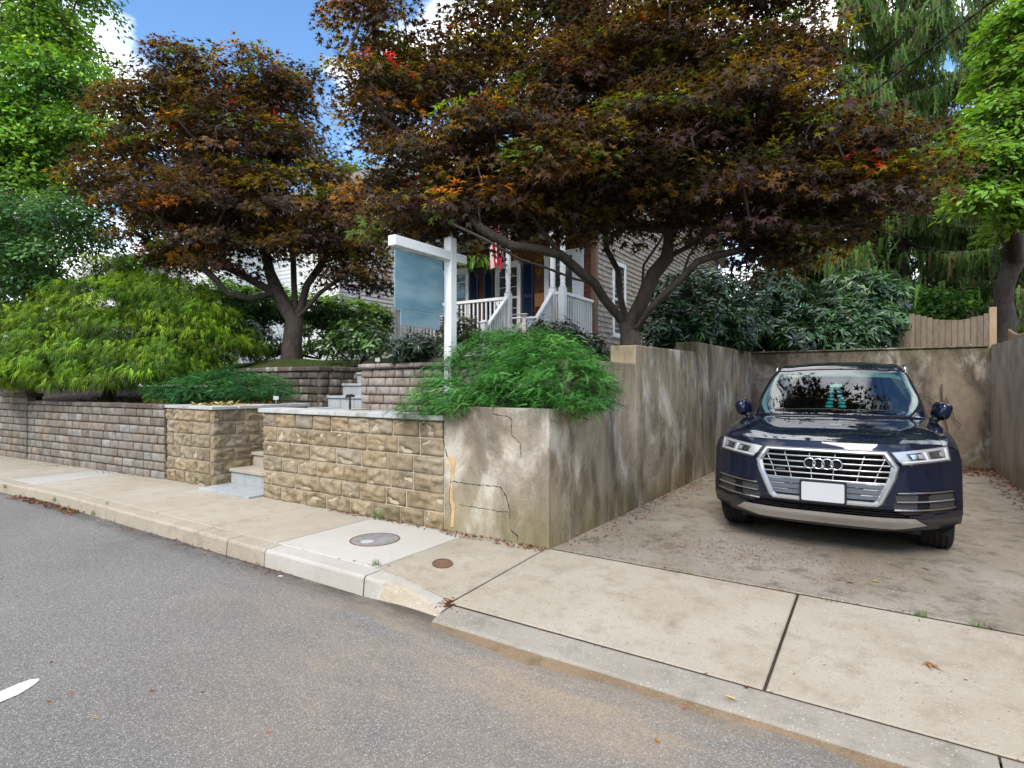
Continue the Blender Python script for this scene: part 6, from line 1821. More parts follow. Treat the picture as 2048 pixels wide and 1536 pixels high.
# screen edge rubber
bm = bmesh.new()
for s in (1, -1):
    tube(bm, [(G[j, 7 * SI, 0] * s, G[j, 7 * SI, 1] - 0.003, G[j, 7 * SI, 2]) for j in range(5 * SJ, 8 * SJ + 1)], 0.011, 6, False)
tube(bm, [(G[8 * SJ, i, 0], G[8 * SJ, i, 1], G[8 * SJ, i, 2]) for i in range(7 * SI, NI)] + [(-G[8 * SJ, i, 0], G[8 * SJ, i, 1], G[8 * SJ, i, 2]) for i in range(NI - 2, 7 * SI - 1, -1)], 0.007, 6, False)
bm_obj('screen_seal', bm, M['hole'], car)

# ---- front bumper: plan curve swept over heights
def rake(z): return float(np.interp(z, [.20, .26, .33, .40, .46, .60, .72, .80, .86, .90, .94], [.16, .10, .035, .012, 0.0, 0.0, .006, .016, .032, .046, .062]))
def yf(x, z):
    y = rake(z) + sweep(min(abs(x), 0.945))
    # the flanks pinch in slightly below the lamps, a crease above the intakes
    if abs(x) > 0.5: y += 0.012 * math.sin((z - 0.55) * 14) * min(1, (abs(x) - 0.5) * 6)
    return y
S0 = ST[0][1]
def ztop(x):
    x = abs(x)
    xs_ = [p[0] for p in S0[::-1]][:7] + [.938, .9451]; zs_ = [p[1] for p in S0[::-1]][:7] + [.80, .66]
    order = np.argsort(xs_)
    return float(np.interp(x, np.array(xs_)[order], np.array(zs_)[order]))
def zbot(x): return 0.235 + 0.05 * (abs(x) / 0.945) ** 3
def inside(p, poly):
    r = False; n = len(poly)
    for a in range(n):
        x1, z1 = poly[a]; x2, z2 = poly[a - 1]
        if (z1 > p[1]) != (z2 > p[1]) and p[0] < (x2 - x1) * (p[1] - z1) / (z2 - z1) + x1: r = not r
    return r
GR_O = [(.437, .872), (.516, .752), (.495, .66), (.405, .462), (.375, .440)]     # right half, top to bottom
GR_O = GR_O + [(-x, z) for x, z in GR_O[::-1]]
GR_I = [(.405, .838), (.462, .752), (.445, .672), (.368, .495), (.345, .478)]
GR_I = GR_I + [(-x, z) for x, z in GR_I[::-1]]
IN_R = [(.50, .565), (.885, .575), (.90, .405), (.56, .385), (.47, .43)]
IN_L = [(-x, z) for x, z in IN_R[::-1]]
LOW = [(-.56, .425), (.56, .425), (.60, .365), (-.60, .365)]
holes = []
for poly in (GR_I, IN_R, IN_L, LOW):
    cx = sum(p[0] for p in poly) / len(poly); cz = sum(p[1] for p in poly) / len(poly)
    holes.append([(cx + (x - cx) * 0.985, cz + (z - cz) * 0.985) for x, z in poly])
tx = np.linspace(-1, 1, 181)
xcol = np.sin(tx * math.pi / 2 * 0.98) / math.sin(math.pi / 2 * 0.98) * 0.945
nzr = 56
verts = []; fb = []; fl_ = []
for x in xcol:
    a, b = zbot(x), ztop(x)
    for k in range(nzr):
        z = a + (b - a) * k / (nzr - 1); verts.append((x, yf(x, z), z))
for i in range(len(xcol) - 1):
    for k in range(nzr - 1):
        q = (i * nzr + k, (i + 1) * nzr + k, (i + 1) * nzr + k + 1, i * nzr + k + 1)
        c = ((xcol[i] + xcol[i + 1]) / 2, sum(verts[v][2] for v in q) / 4)
        if any(inside(c, h) for h in holes): continue
        (fl_ if c[1] < 0.352 else fb).append(q)
for nm, fs, mt in (('bumper', fb, M['paint_navy']), ('lower_valance', fl_, M['plastic'])):
    me = bpy.data.meshes.new(nm); me.from_pydata(verts, [], fs)
    bm = bmesh.new(); bm.from_mesh(me); bmesh.ops.delete(bm, geom=[v for v in bm.verts if not v.link_faces], context='VERTS'); bm.to_mesh(me); bm.free()
    mesh_obj(nm, me, mt, car, True)
# things set into the bumper
def fill_poly(name, poly, mat, off, parent=car, scale=1.0):
    """plate following the bumper a little behind (off > 0) or in front of it"""
    cx = sum(p[0] for p in poly) / len(poly); cz = sum(p[1] for p in poly) / len(poly)
    P = [(cx + (x - cx) * scale, cz + (z - cz) * scale) for x, z in poly]
    bm = bmesh.new()
    bm.faces.new([bm.verts.new((x, 0, z)) for x, z in P])
    bmesh.ops.triangulate(bm, faces=bm.faces[:])
    for _ in range(3): bmesh.ops.subdivide_edges(bm, edges=bm.edges[:], cuts=1, use_grid_fill=True)
    for v in bm.verts: v.co.y = yf(v.co.x, v.co.z) + off
    bmesh.ops.recalc_face_normals(bm, faces=bm.faces[:])
    return bm_obj(name, bm, mat, parent, True)
def loop_pts(poly, step=0.03):
    out = []
    for a in range(len(poly)):
        p, q = poly[a], poly[(a + 1) % len(poly)]
        m = max(1, int(math.hypot(q[0] - p[0], q[1] - p[1]) / step))
        for k in range(m): out.append((p[0] + (q[0] - p[0]) * k / m, p[1] + (q[1] - p[1]) * k / m))
    return out
def surf_bar(bm, pts, h, d0, d1, sides=None):
    """bar lying along the bumper through (x, z) points: height h, from d0 in front to d1 behind"""
    rings = []
    for x, z in pts:
        y = yf(x, z)
        rings.append([bm.verts.new(p) for p in ((x, y + d1, z - h / 2), (x, y - d0 * 0.7, z - h / 2), (x, y - d0, z - h * 0.2), (x, y - d0, z + h * 0.25), (x, y - d0 * 0.6, z + h / 2), (x, y + d1, z + h / 2))])
    for a in range(len(rings) - 1):
        for j in range(6):
            bm.faces.new((rings[a][j], rings[a + 1][j], rings[a + 1][(j + 1) % 6], rings[a][(j + 1) % 6]))
    bm.faces.new(rings[0][::-1]); bm.faces.new(rings[-1])
def gx(z, poly=GR_I):      # half width of the grille opening at height z
    h = poly[:len(poly) // 2]
    for (x1, z1), (x2, z2) in zip(h, h[1:]):
        if z2 <= z <= z1: return x1 + (x2 - x1) * (z1 - z) / (z1 - z2)
    return h[0][0] if z > h[0][1] else h[-1][0]
grille = bpy.data.objects.new('grille', None); link(grille, car)
fill_poly('grille_backing', GR_I, M['hole'], 0.045, grille, 1.02)
bm = bmesh.new()       # chrome frame: outer face bevelled, follows the bumper
n = 0
po, pi = [], []
for a in range(len(GR_O)):
    p, q = GR_O[a], GR_O[(a + 1) % len(GR_O)]; r, s = GR_I[a], GR_I[(a + 1) % len(GR_I)]
    m = max(2, int(math.hypot(q[0] - p[0], q[1] - p[1]) / 0.03))
    for k in range(m):
        f = k / m
        po.append((p[0] + (q[0] - p[0]) * f, p[1] + (q[1] - p[1]) * f)); pi.append((r[0] + (s[0] - r[0]) * f, r[1] + (s[1] - r[1]) * f))
rows = []
for (x, z), (u, w) in zip(po, pi):
    L = lambda f: (x + (u - x) * f, z + (w - z) * f)
    ring = []
    for f, off in ((0.0, 0.01), (0.0, -0.012), (0.25, -0.030), (0.6, -0.030), (1.0, -0.006), (1.0, 0.05)):
        a_, b_ = L(f); ring.append(bm.verts.new((a_, yf(a_, b_) + off, b_)))
    rows.append(ring)
for a in range(len(rows)):
    b = (a + 1) % len(rows)
    for j in range(5): bm.faces.new((rows[a][j], rows[a][j + 1], rows[b][j + 1], rows[b][j]))
bmesh.ops.recalc_face_normals(bm, faces=bm.faces[:])
bm_obj('grille_frame', bm, M['satin'], grille)
for z in (.803, .758, .712, .668, .622):
    w = gx(z) + 0.004
    bm = bmesh.new(); surf_bar(bm, [(x, z) for x in np.linspace(-w, w, 18)], 0.0105, 0.004, 0.02)
    bmesh.ops.recalc_face_normals(bm, faces=bm.faces[:]); bm_obj('grille_bar', bm, M['rim'], grille)
for x in (-.385, -.255, -.09, .075, .255, .385):
    lean = 0.05 * np.sign(x) * abs(x) / 0.4
    bm = bmesh.new()
    tube(bm, [(x + lean, yf(x, .82) + 0.012, .826), (x, yf(x, .72) + 0.012, .72), (x - lean * 0.8, yf(x, .61) + 0.012, .605)], 0.004, 6)
    bm_obj('grille_strut', bm, M['satin'], grille)
for z, h in ((.598, .034), (.555, .040), (.511, .036)):
    for s in (-1, 1):
        w = gx(z) + 0.006
        bm = bmesh.new(); surf_bar(bm, [(x * s, z) for x in np.linspace(0.15, w, 10)], h, 0.002, 0.03)
        bmesh.ops.recalc_face_normals(bm, faces=bm.faces[:]); bm_obj('grille_panel', bm, M['grillegrey'], grille)
        bm = bmesh.new(); surf_bar(bm, [(x * s, z + h / 2 - 0.001) for x in np.linspace(w - 0.12, w, 6)], 0.010, 0.009, 0.02)
        bmesh.ops.recalc_face_normals(bm, faces=bm.faces[:]); bm_obj('grille_accent', bm, M['chrome'], grille)
        bm = bmesh.new(); surf_bar(bm, [(x * s, z + h / 2 - 0.001) for x in np.linspace(0.16, w - 0.115, 8)], 0.004, 0.006, 0.02)
        bmesh.ops.recalc_face_normals(bm, faces=bm.faces[:]); bm_obj('grille_accent', bm, M['chrome'], grille)
for s in (-1, 1):
    bm = bmesh.new(); lathe(bm, [(0.009, 0), (0.009, -0.004), (0.006, -0.006), (0, -0.006)], 14, (s * 0.235, yf(.235, .575) - 0.002, .578), 'y'); bm_obj('parking_sensor', bm, M['grillegrey'], grille, True)
# four-ring emblem
emb = bpy.data.objects.new('emblem', None); link(emb, car)
zc = 0.752
for k in range(4):
    bm = bmesh.new(); cx = (-1.5 + k) * 0.0635; Rr, rr = 0.0395, 0.0062
    ring = []
    for a in range(36):
        A_ = a / 36 * 2 * math.pi
        ring.append([bm.verts.new((cx + (Rr + rr * math.cos(B_)) * math.cos(A_), yf(cx, zc) - 0.024 - (0.002 if k % 2 else 0) + rr * 1.1 * math.sin(B_), zc + (Rr + rr * math.cos(B_)) * math.sin(A_))) for B_ in (x_ / 8 * 2 * math.pi for x_ in range(8))])
    for a in range(36):
        for b in range(8): bm.faces.new((ring[a][b], ring[(a + 1) % 36][b], ring[(a + 1) % 36][(b + 1) % 8], ring[a][(b + 1) % 8]))
    bmesh.ops.recalc_face_normals(bm, faces=bm.faces[:])
    bm_obj('emblem_ring', bm, M['chrome'], emb, True)
bm = bmesh.new()
for k in range(4):
    lathe(bm, [(0.043, 0), (0.043, -0.006), (0, -0.006)], 24, ((-1.5 + k) * 0.0635, yf(0, zc) - 0.004, zc), 'y')
bm_obj('emblem_backing', bm, M['hole'], emb)
# lettered badge on the left of the grille
cu = bpy.data.curves.new('badge_text', 'FONT'); cu.body = 'quattro'; cu.size = 0.021; cu.extrude = 0.001; cu.align_x = 'CENTER'
ob = bpy.data.objects.new('badge_tmp', cu); col.objects.link(ob)
bpy.context.view_layer.update()
me = bpy.data.meshes.new_from_object(ob); bpy.data.objects.remove(ob)
o = mesh_obj('badge_lettering', me, M['chrome'], grille); o.location = (-0.315, yf(.3, .69) - 0.004, .684); o.rotation_euler = (R(90), 0, R(-3)); o.scale.x = 1.1
# number plate, blanked
pl = bpy.data.objects.new('number_plate', None); link(pl, car)
def rrect(name, w, h, r, y0, y1, cz, mat, parent):
    bm = bmesh.new(); pts = []
    for cx, cz2, a0 in ((w - r, h - r, 0), (-w + r, h - r, 90), (-w + r, -h + r, 180), (w - r, -h + r, 270)):
        for a in range(0, 91, 18): pts.append((cx + r * math.cos(R(a0 + a)), cz + cz2 + r * math.sin(R(a0 + a))))
    prism(bm, pts, 'y', y0, y1)
    return bm_obj(name, bm, mat, parent)
rrect('plate_frame', 0.168, 0.088, 0.015, -0.045, -0.004, 0.532, M['black'], pl)
rrect('plate', 0.152, 0.074, 0.012, -0.050, -0.0452, 0.532, M['platewhite'], pl)
# lower opening and skid plate
fill_poly('lower_intake', LOW, M['hole'], 0.05, car, 1.05)
for z in (.412, .392, .374):
    bm = bmesh.new(); surf_bar(bm, [(x, z) for x in np.linspace(-.55, .55, 12)], 0.004, -0.02, 0.035); bm_obj('intake_bar', bm, M['plastic'], car)
def quad_patch(name, c4, mat, off, nx=14, nz=5, parent=car, thick=0.012):
    """c4 = (x, z) corners: top-left, top-right, bottom-right, bottom-left, laid on the bumper"""
    bm = bmesh.new(); g = []
    for a in range(nx + 1):
        f = a / nx; r = []
        for b in range(nz + 1):
            h = b / nz
            x = (c4[0][0] * (1 - f) + c4[1][0] * f) * (1 - h) + (c4[3][0] * (1 - f) + c4[2][0] * f) * h
            z = (c4[0][1] * (1 - f) + c4[1][1] * f) * (1 - h) + (c4[3][1] * (1 - f) + c4[2][1] * f) * h
            r.append((x, yf(x, z) - off * (1 + 1.6 * (abs(x) / 0.945) ** 2.3), z))
        g.append(r)
    F_ = [[bm.verts.new(p) for p in r] for r in g]; B_ = [[bm.verts.new((p[0], p[1] + thick, p[2])) for p in r] for r in g]
    for a in range(nx):
        for b in range(nz):
            bm.faces.new((F_[a][b], F_[a][b + 1], F_[a + 1][b + 1], F_[a + 1][b])); bm.faces.new((B_[a][b], B_[a + 1][b], B_[a + 1][b + 1], B_[a][b + 1]))
    for a in range(nx):
        bm.faces.new((F_[a][0], F_[a + 1][0], B_[a + 1][0], B_[a][0])); bm.faces.new((F_[a][nz], B_[a][nz], B_[a + 1][nz], F_[a + 1][nz]))
    for b in range(nz):
        bm.faces.new((F_[0][b], B_[0][b], B_[0][b + 1], F_[0][b + 1])); bm.faces.new((F_[nx][b], F_[nx][b + 1], B_[nx][b + 1], B_[nx][b]))
    bmesh.ops.recalc_face_normals(bm, faces=bm.faces[:])
    return bm_obj(name, bm, mat, parent, False)
quad_patch('skid_plate', ((-.62, .362), (.62, .362), (.70, .300), (-.70, .300)), M['satin'], 0.014)
quad_patch('skid_lip', ((-.70, .298), (.70, .298), (.50, .262), (-.50, .262)), M['satin'], 0.010)
# side intakes
for s, poly in ((1, IN_R), (-1, IN_L)):
    it = bpy.data.objects.new('side_intake', None); link(it, car)
    fill_poly('intake_backing', poly, M['plastic'], 0.022, it, 1.01)
    quad_patch('intake_mesh', ((.64 * s, .545), (.78 * s, .548), (.79 * s, .42), (.63 * s, .41)), M['hole'], -0.012, 6, 3, it, 0.004)
    for (xa, za, xb, zb_, h, mt) in ((.505, .556, .88, .566, .010, 'chrome'), (.50, .488, .885, .498, .006, 'satin'), (.485, .424, .895, .440, .011, 'chrome')):
        bm = bmesh.new(); surf_bar(bm, [(s * (xa + (xb - xa) * k / 10), za + (zb_ - za) * k / 10) for k in range(11)], h, 0.006, 0.03)
        bmesh.ops.recalc_face_normals(bm, faces=bm.faces[:]); bm_obj('intake_blade', bm, M[mt], it)
    quad_patch('washer_cover', ((.70 * s, .735), (.76 * s, .737), (.75 * s, .685), (.69 * s, .683)), M['paint_navy'], 0.0025, 3, 3, car, 0.002)
# headlamps
for s in (1, -1):
    hl = bpy.data.objects.new('headlight', None); link(hl, car)
    HL = ((.450 * s, .868), (.845 * s, .918), (.865 * s, .792), (.535 * s, .762))
    def Q(f0, f1, h0, h1):
        def pt(f, h):
            return tuple((HL[0][k] * (1 - f) + HL[1][k] * f) * (1 - h) + (HL[3][k] * (1 - f) + HL[2][k] * f) * h for k in (0, 1))
        return (pt(f0, h0), pt(f1, h0), pt(f1, h1), pt(f0, h1))
    quad_patch('lamp_housing', HL, M['black'], 0.004, 14, 5, hl, 0.01)
    quad_patch('lamp_reflector', Q(0.03, 0.97, 0.06, 0.90), M['lampin'], 0.009, 14, 5, hl, 0.004)
    for f0, f1 in ((0.24, 0.49), (0.62, 0.84)):
        quad_patch('lens', Q(f0, f1, 0.22, 0.66), M['lampdark'], 0.013, 6, 4, hl, 0.003)
        quad_patch('projector', Q(f0 + 0.05, f0 + 0.15, 0.30, 0.58), M['chrome'], 0.017, 3, 3, hl, 0.003)
        quad_patch('projector', Q(f0 + 0.17, f0 + 0.25, 0.30, 0.58), M['lampin'], 0.017, 3, 3, hl, 0.003)
    quad_patch('daytime_light', Q(0.06, 0.92, 0.72, 0.80), M['lampwhite'], 0.015, 14, 2, hl, 0.003)
    quad_patch('daytime_light', Q(0.52, 0.57, 0.22, 0.72), M['lampwhite'], 0.015, 2, 4, hl, 0.003)
    quad_patch('daytime_light', Q(0.89, 0.94, 0.14, 0.80), M['lampwhite'], 0.0155, 2, 4, hl, 0.003)
    quad_patch('lamp_glass', HL, M['lampglass'], 0.021, 14, 5, hl, 0.002)
    bm = bmesh.new(); box(bm, s * 0.948 - 0.004, s * 0.948 + 0.004, 0.66, 0.72, 0.70, 0.73); bm_obj('side_marker', bm, M['amber'], car)
# wheels
def wheel(x, y, steer=0.0):
    w = bpy.data.objects.new('wheel', None); link(w, car); w.location = (x, y, WR); w.rotation_euler.z = steer
    hw = 0.118
    prof = [(0.24, -hw * 0.9), (0.27, -hw), (0.325, -hw), (0.35, -hw * 0.9)]
    for g_ in (-0.062, -0.021, 0.021, 0.062):
        prof += [(WR, g_ - 0.012), (WR - 0.009, g_ - 0.006), (WR - 0.009, g_ + 0.006), (WR, g_ + 0.012)]
    prof += [(0.35, hw * 0.9), (0.325, hw), (0.27, hw), (0.24, hw * 0.9)]
    bm = bmesh.new(); lathe(bm, prof, 56, (0, 0, 0), 'x'); bm_obj('tyre', bm, M['tyre'], w, False)
    s = 1 if x > 0 else -1
    bm = bmesh.new(); lathe(bm, [(0.25, -0.1 * s), (0.25, 0.1 * s), (0.235, 0.1 * s), (0.23, 0.03 * s), (0, 0.03 * s)], 32, (0, 0, 0), 'x')
    for k in range(5):
        a = k * 2 * math.pi / 5
        for da in (-0.13, 0.13):
            ca, sa = math.cos(a + da), math.sin(a + da)
            tube(bm, [(0.075 * s, 0.05 * ca, 0.05 * sa), (0.09 * s, 0.238 * ca, 0.238 * sa)], [0.03, 0.022], 6)
    lathe(bm, [(0.07, 0.03 * s), (0.06, 0.09 * s), (0, 0.095 * s)], 16, (0, 0, 0), 'x')
    bm_obj('rim', bm, M['rim'], w)
for s in (1, -1):
    wheel(0.80 * s, WHY[0], R(-1.5)); wheel(0.80 * s, WHY[1])
    for wy_ in WHY:          # arch lip and liner
        bm = bmesh.new(); rows = []
        for a in range(-6, 183, 6):
            ca, sa = math.cos(R(a)), math.sin(R(a))
            rows.append([bm.verts.new((s * X, wy_ + r_ * ca, max(0.25, WR + r_ * sa))) for X, r_ in ((0.62, 0.40), (0.935, 0.395), (0.950, 0.40), (0.950, 0.432), (0.938, 0.436))])
        for a in range(len(rows) - 1):
            for j in range(4): bm.faces.new((rows[a][j], rows[a + 1][j], rows[a + 1][j + 1], rows[a][j + 1]))
        bm_obj('wheel_arch', bm, M['plastic'], car, True)
box_obj('underbody', -0.66, 0.66, 0.25, 4.4, 0.22, 0.45, M['hole'], car)
for s in (1, -1): box_obj('air_deflector', s * 0.78 - 0.10, s * 0.78 + 0.10, 0.47, 0.49, 0.19, 0.27, M['hole'], car)
# mirrors, folded in
for s in (1, -1):
    mr = bpy.data.objects.new('mirror', None); link(mr, car)
    bm = bmesh.new(); bmesh.ops.create_uvsphere(bm, u_segments=20, v_segments=14, radius=1.0)
    for v in bm.verts:
        c = v.co.copy()
        k = lambda q, e: math.copysign(abs(q) ** e, q)
        v.co = (k(c.x, 0.6) * 0.058 * (1 + 0.16 * c.z) + 0.012 * s * c.z, k(c.y, 0.55) * 0.11, k(c.z, 0.6) * 0.084 - 0.018 * s * c.x)
    bmesh.ops.rotate(bm, verts=bm.verts[:], cent=(0, 0, 0), matrix=Matrix.Rotation(R(16) * s, 3, 'Y'))
    o = bm_obj('mirror_shell', bm, M['paint_navy'], mr, True); o.location = (s * 0.915, 1.76, 1.125); o.rotation_euler.z = R(20) * s
    bm = bmesh.new(); tube(bm, [(s * 0.83, 1.74, 1.03), (s * 0.88, 1.74, 1.05), (s * 0.91, 1.75, 1.08)], [0.035, 0.03, 0.03], 8); bm_obj('mirror_arm', bm, M['black'], mr, True)
# roof rails
for s in (1, -1):
    pts = [(s * 0.645, 2.30, 1.515), (s * 0.65, 2.48, 1.575), (s * 0.645, 2.7, 1.60), (s * 0.63, 3.3, 1.60), (s * 0.61, 3.9, 1.56), (s * 0.59, 4.1, 1.52)]
    bm = bmesh.new(); tube(bm, pts, [0.006, 0.014, 0.017, 0.017, 0.016, 0.008], 8); bm_obj('roof_rail', bm, M['chrome'], car, True)
# wipers
for x0, x1 in ((-0.55, 0.05), (0.0, 0.55)):
    bm = bmesh.new(); pts = []
    for k in range(8):
        f = k / 7; x = x0 + (x1 - x0) * f
        jj = 5 * SJ + 2; ii = int(np.argmin(np.abs(G[jj, 6 * SI:, 0] - abs(x)))) + 6 * SI
        pts.append((x, G[jj, ii, 1] - 0.012, G[jj, ii, 2] + 0.006 + 0.01 * f))
    tube(bm, pts, 0.006, 5); bm_obj('wiper', bm, M['black'], car)
# cabin seen through the screen
cab = bpy.data.objects.new('cabin', None); link(cab, car)
bm = bmesh.new(); prism(bm, [(1.50, 0.8), (1.48, 1.015), (1.66, 1.035), (1.95, 1.06), (2.12, 1.03), (2.16, 0.8)], 'x', -0.72, 0.72); bm_obj('dashboard', bm, M['cabin'], cab)
box_obj('cabin_floor', -0.78, 0.78, 1.5, 4.2, 0.46, 0.55, M['cabin'], cab)
box_obj('cabin_back', -0.74, 0.74, 4.0, 4.1, 0.5, 1.10, M['cabin'], cab)
for x in (-0.37, 0.37):
    st_ = []
    box_obj('seat', x - 0.25, x + 0.25, 2.55, 3.05, 0.55, 0.72, M['cabin'], cab, 0.05, 2)
    bm = bmesh.new(); prism(bm, [(2.98, 0.68), (3.18, 1.22), (3.10, 1.24), (2.86, 0.70)], 'x', x - 0.24, x + 0.24); bmesh.ops.bevel(bm, geom=bm.edges[:], offset=0.03, segments=2, affect='EDGES'); bm_obj('seat_back', bm, M['cabin'], cab)
    box_obj('headrest', x - 0.13, x + 0.13, 3.10, 3.2, 1.25, 1.42, M['cabin'], cab, 0.035, 2)
box_obj('rear_seat', -0.65, 0.65, 3.75, 3.95, 0.55, 1.18, M['cabin'], cab, 0.05, 2)
bm = bmesh.new(); rg = []
for a in range(28):
    A_ = a / 28 * 2 * math.pi
    q = Vector((0.36 + 0.18 * math.cos(A_), 2.32 + 0.07 * math.sin(A_), 1.02 + 0.165 * math.sin(A_))); rg.append(q)
tube(bm, rg + [rg[0]], 0.014, 6, False); bm_obj('steering_wheel', bm, M['cabin'], cab, True)
# pale pillar linings and headliner follow the inside of the glass
for s in (1, -1):
    bm = bmesh.new(); A_, B_ = [], []
    for j in range(5 * SJ + 2, 8 * SJ + 1):
        p = G[j, 7 * SI]; q = G[j, 7 * SI + 2]
        A_.append(bm.verts.new((s * (p[0] - 0.012), p[1] + 0.03, p[2] - 0.012))); B_.append(bm.verts.new((s * (p[0] * 0.45 + q[0] * 0.55 - 0.02), q[1] + 0.055, q[2] - 0.03)))
    for k in range(len(A_) - 1): bm.faces.new((A_[k], A_[k + 1], B_[k + 1], B_[k]))
    bm_obj('pillar_trim', bm, M['trimpale'], cab)
bm = bmesh.new(); rows = []
for j in range(7 * SJ + 4, 13 * SJ + 1, 2):
    r = []
    for i in range(7 * SI, NI, 3): r.append((G[j, i, 0] * 0.97, G[j, i, 1] + 0.02, G[j, i, 2] - 0.045))
    rows.append([bm.verts.new((-p[0], p[1], p[2])) for p in r] + [bm.verts.new(p) for p in r[::-1]])
for a in range(len(rows) - 1):
    for j in range(len(rows[0]) - 1): bm.faces.new((rows[a][j], rows[a][j + 1], rows[a + 1][j + 1], rows[a + 1][j]))
bm_obj('headliner', bm, M['trimpale'], cab)
bm = bmesh.new(); box(bm, -0.12, 0.12, 1.985, 2.05, 1.40, 1.47); bmesh.ops.bevel(bm, geom=bm.edges[:], offset=0.02, segments=2, affect='EDGES'); bm_obj('rear_view_mirror', bm, M['cabin'], cab)
# bead ornament hanging from the mirror
M['teal'] = plain('teal_bead', (0.03, 0.34, 0.42), 0.25, 0.5, grain=0.2)
M['palecard'] = plain('pale_card', (0.72, 0.80, 0.72), 0.6, 0.3)
orn = thing('bead_ornament', 'string of teal beads with a pale card hanging behind the windscreen', 'ornament', CAR + Vector((-0.045, 1.93, 1.1)))
rb = random.Random(9)
box_obj('card', -0.055, 0.055, -0.002, 0.002, 0.235, 0.27, M['palecard'], orn)
bm = bmesh.new(); tube(bm, [(0, 0, 0.27), (0.02, 0.02, 0.33)], 0.003, 5); tube(bm, [(-0.03, 0, 0.235), (-0.035, 0, 0.0)], 0.002, 4); tube(bm, [(0.03, 0, 0.235), (0.035, 0, 0.0)], 0.002, 4); bm_obj('string', bm, M['palecard'], orn)
for k in range(6):
    z = 0.215 - k * 0.038; spread_ = 0.028 + k * 0.007
    for s in (-1, 1):
        bm = bmesh.new(); bmesh.ops.create_uvsphere(bm, u_segments=12, v_segments=8, radius=0.021 + 0.002 * k)
        for v in bm.verts: v.co.z *= 0.72; v.co.x *= 1.1 + 0.05 * k
        o = bm_obj('bead', bm, M['teal'], orn, True); o.location = (s * spread_ + rb.uniform(-0.004, 0.004), rb.uniform(-0.006, 0.006), z)
# ---------------------------------------------------------------- sign post in the planting bed
SX, SY = -4.08, 4.92
sp = thing('sign_post', 'white square sign post with a cross arm, standing in the yew above the stone wall', 'sign post', (SX, SY, 1.1))
box_obj('post', -0.051, 0.051, -0.051, 0.051, -0.3, 1.92, M['vinyl'], sp, 0.004)
bm = bmesh.new(); q = [bm.verts.new(p) for p in ((-0.051, -0.051, 1.9205), (0.051, -0.051, 1.9205), (0.051, 0.051, 1.9205), (-0.051, 0.051, 1.9205))]; tp = bm.verts.new((0, 0, 1.955))
for i in range(4): bm.faces.new((q[i], q[(i + 1) % 4], tp))
bm_obj('post_cap', bm, M['vinyl'], sp)
box_obj('arm', -0.049, 0.049, -0.90, -0.052, 1.665, 1.765, M['vinyl'], sp, 0.004)
box_obj('arm', -0.049, 0.049, 0.052, 0.235, 1.665, 1.765, M['vinyl'], sp, 0.004)
t = NT('sign_print')
x, y, z = t.xyz()
f = t.noise(t.pos((0.2, 1.6, 5.0)), 1.6, 2, 0.4)
c = t.mix(t.maprange(f, 0.35, 0.65), (0.12, 0.235, 0.295), (0.23, 0.35, 0.40))
c = t.mix(t.maprange(z, 2.1, 1.98), c, (0.24, 0.31, 0.37))
M['sign'] = t.done(t.bsdf(c, 0.45, None, 0.4))
y0s, y1s = -0.86, -0.135
sb = thing('sign_board', 'blank blue-grey sign board with a smaller rider panel hanging from the white post arm', 'sign', (SX, SY, 1.1))
box_obj('board', -0.006, 0.006, y0s, y1s, 1.055, 1.645, M['sign'], sb, 0.003)
box_obj('rider_board', -0.006, 0.006, y0s + 0.08, y1s - 0.05, 0.885, 1.05, M['sign'], sb, 0.003)
for yy in (y0s + 0.12, y1s - 0.1):
    bm = bmesh.new(); lathe(bm, [(0.003, 0), (0.003, 0.018)], 6, (0, yy, 1.646))
    tube(bm, [(0, yy + 0.014 * math.cos(a), 1.646 + 0.014 * math.sin(a)) for a in np.linspace(0, 6.28, 12)], 0.0028, 5)
    bm_obj('hook', bm, M['steel'], sb)

# ---------------------------------------------------------------- wooden fences behind the bay
fn_ = thing('wooden_fence', 'weathered grey board fence with a dipping top edge on the back wall', 'fence')
YFN = 12.7
rf = random.Random(4)
fx0, fx1 = at_y(1745, 660, YFN).x, at_y(1985, 660, YFN).x
bmesh_board = {}
def board(name, x0, x1, y0, y1, z0, z1, mat, parent):
    bm = bmesh.new(); box(bm, x0, x1, y0, y1, z0, z1)
    return bm_obj(name, bm, mat, parent)
z_hi = at_y(1826, 629, YFN).z; z_lo = at_y(1905, 640, YFN).z
x = fx0 - 2.6; wbd = 0.088
xm0, xm1 = at_y(1826, 660, YFN).x, fx1
while x < fx1 - 0.05:
    f = (x - xm0) / (xm1 - xm0)
    if f < 0: f = (f % 1.0)
    zt = z_hi - (z_hi - z_lo) * math.sin(math.pi * f) * 1.05
    board('board', x, x + wbd - 0.006, YFN + rf.uniform(-0.004, 0.004), YFN + 0.018, 1.9, zt + rf.uniform(-0.008, 0.008), M['picket'], fn_)
    x += wbd
for xx in (xm0 - 0.02,):
    box_obj('post', xx - 0.045, xx + 0.045, YFN + 0.03, YFN + 0.12, 1.8, z_hi + 0.02, M['picket'], fn_)
box_obj('post', fx1 - 0.045, fx1 + 0.055, YFN - 0.02, YFN + 0.08, 1.8, z_hi + 0.05, M['picket_new'], fn_, 0.004)
for zz in (2.0, 2.35): box_obj('rail', fx0 - 2.6, fx1 - 0.05, YFN + 0.022, YFN + 0.06, zz, zz + 0.08, M['picket'], fn_)
f2 = thing('picket_fence', 'short run of fresh tan pickets above the right concrete wall', 'fence')
xf = fx1 + 0.10
y = YFN - 0.02; k = 0
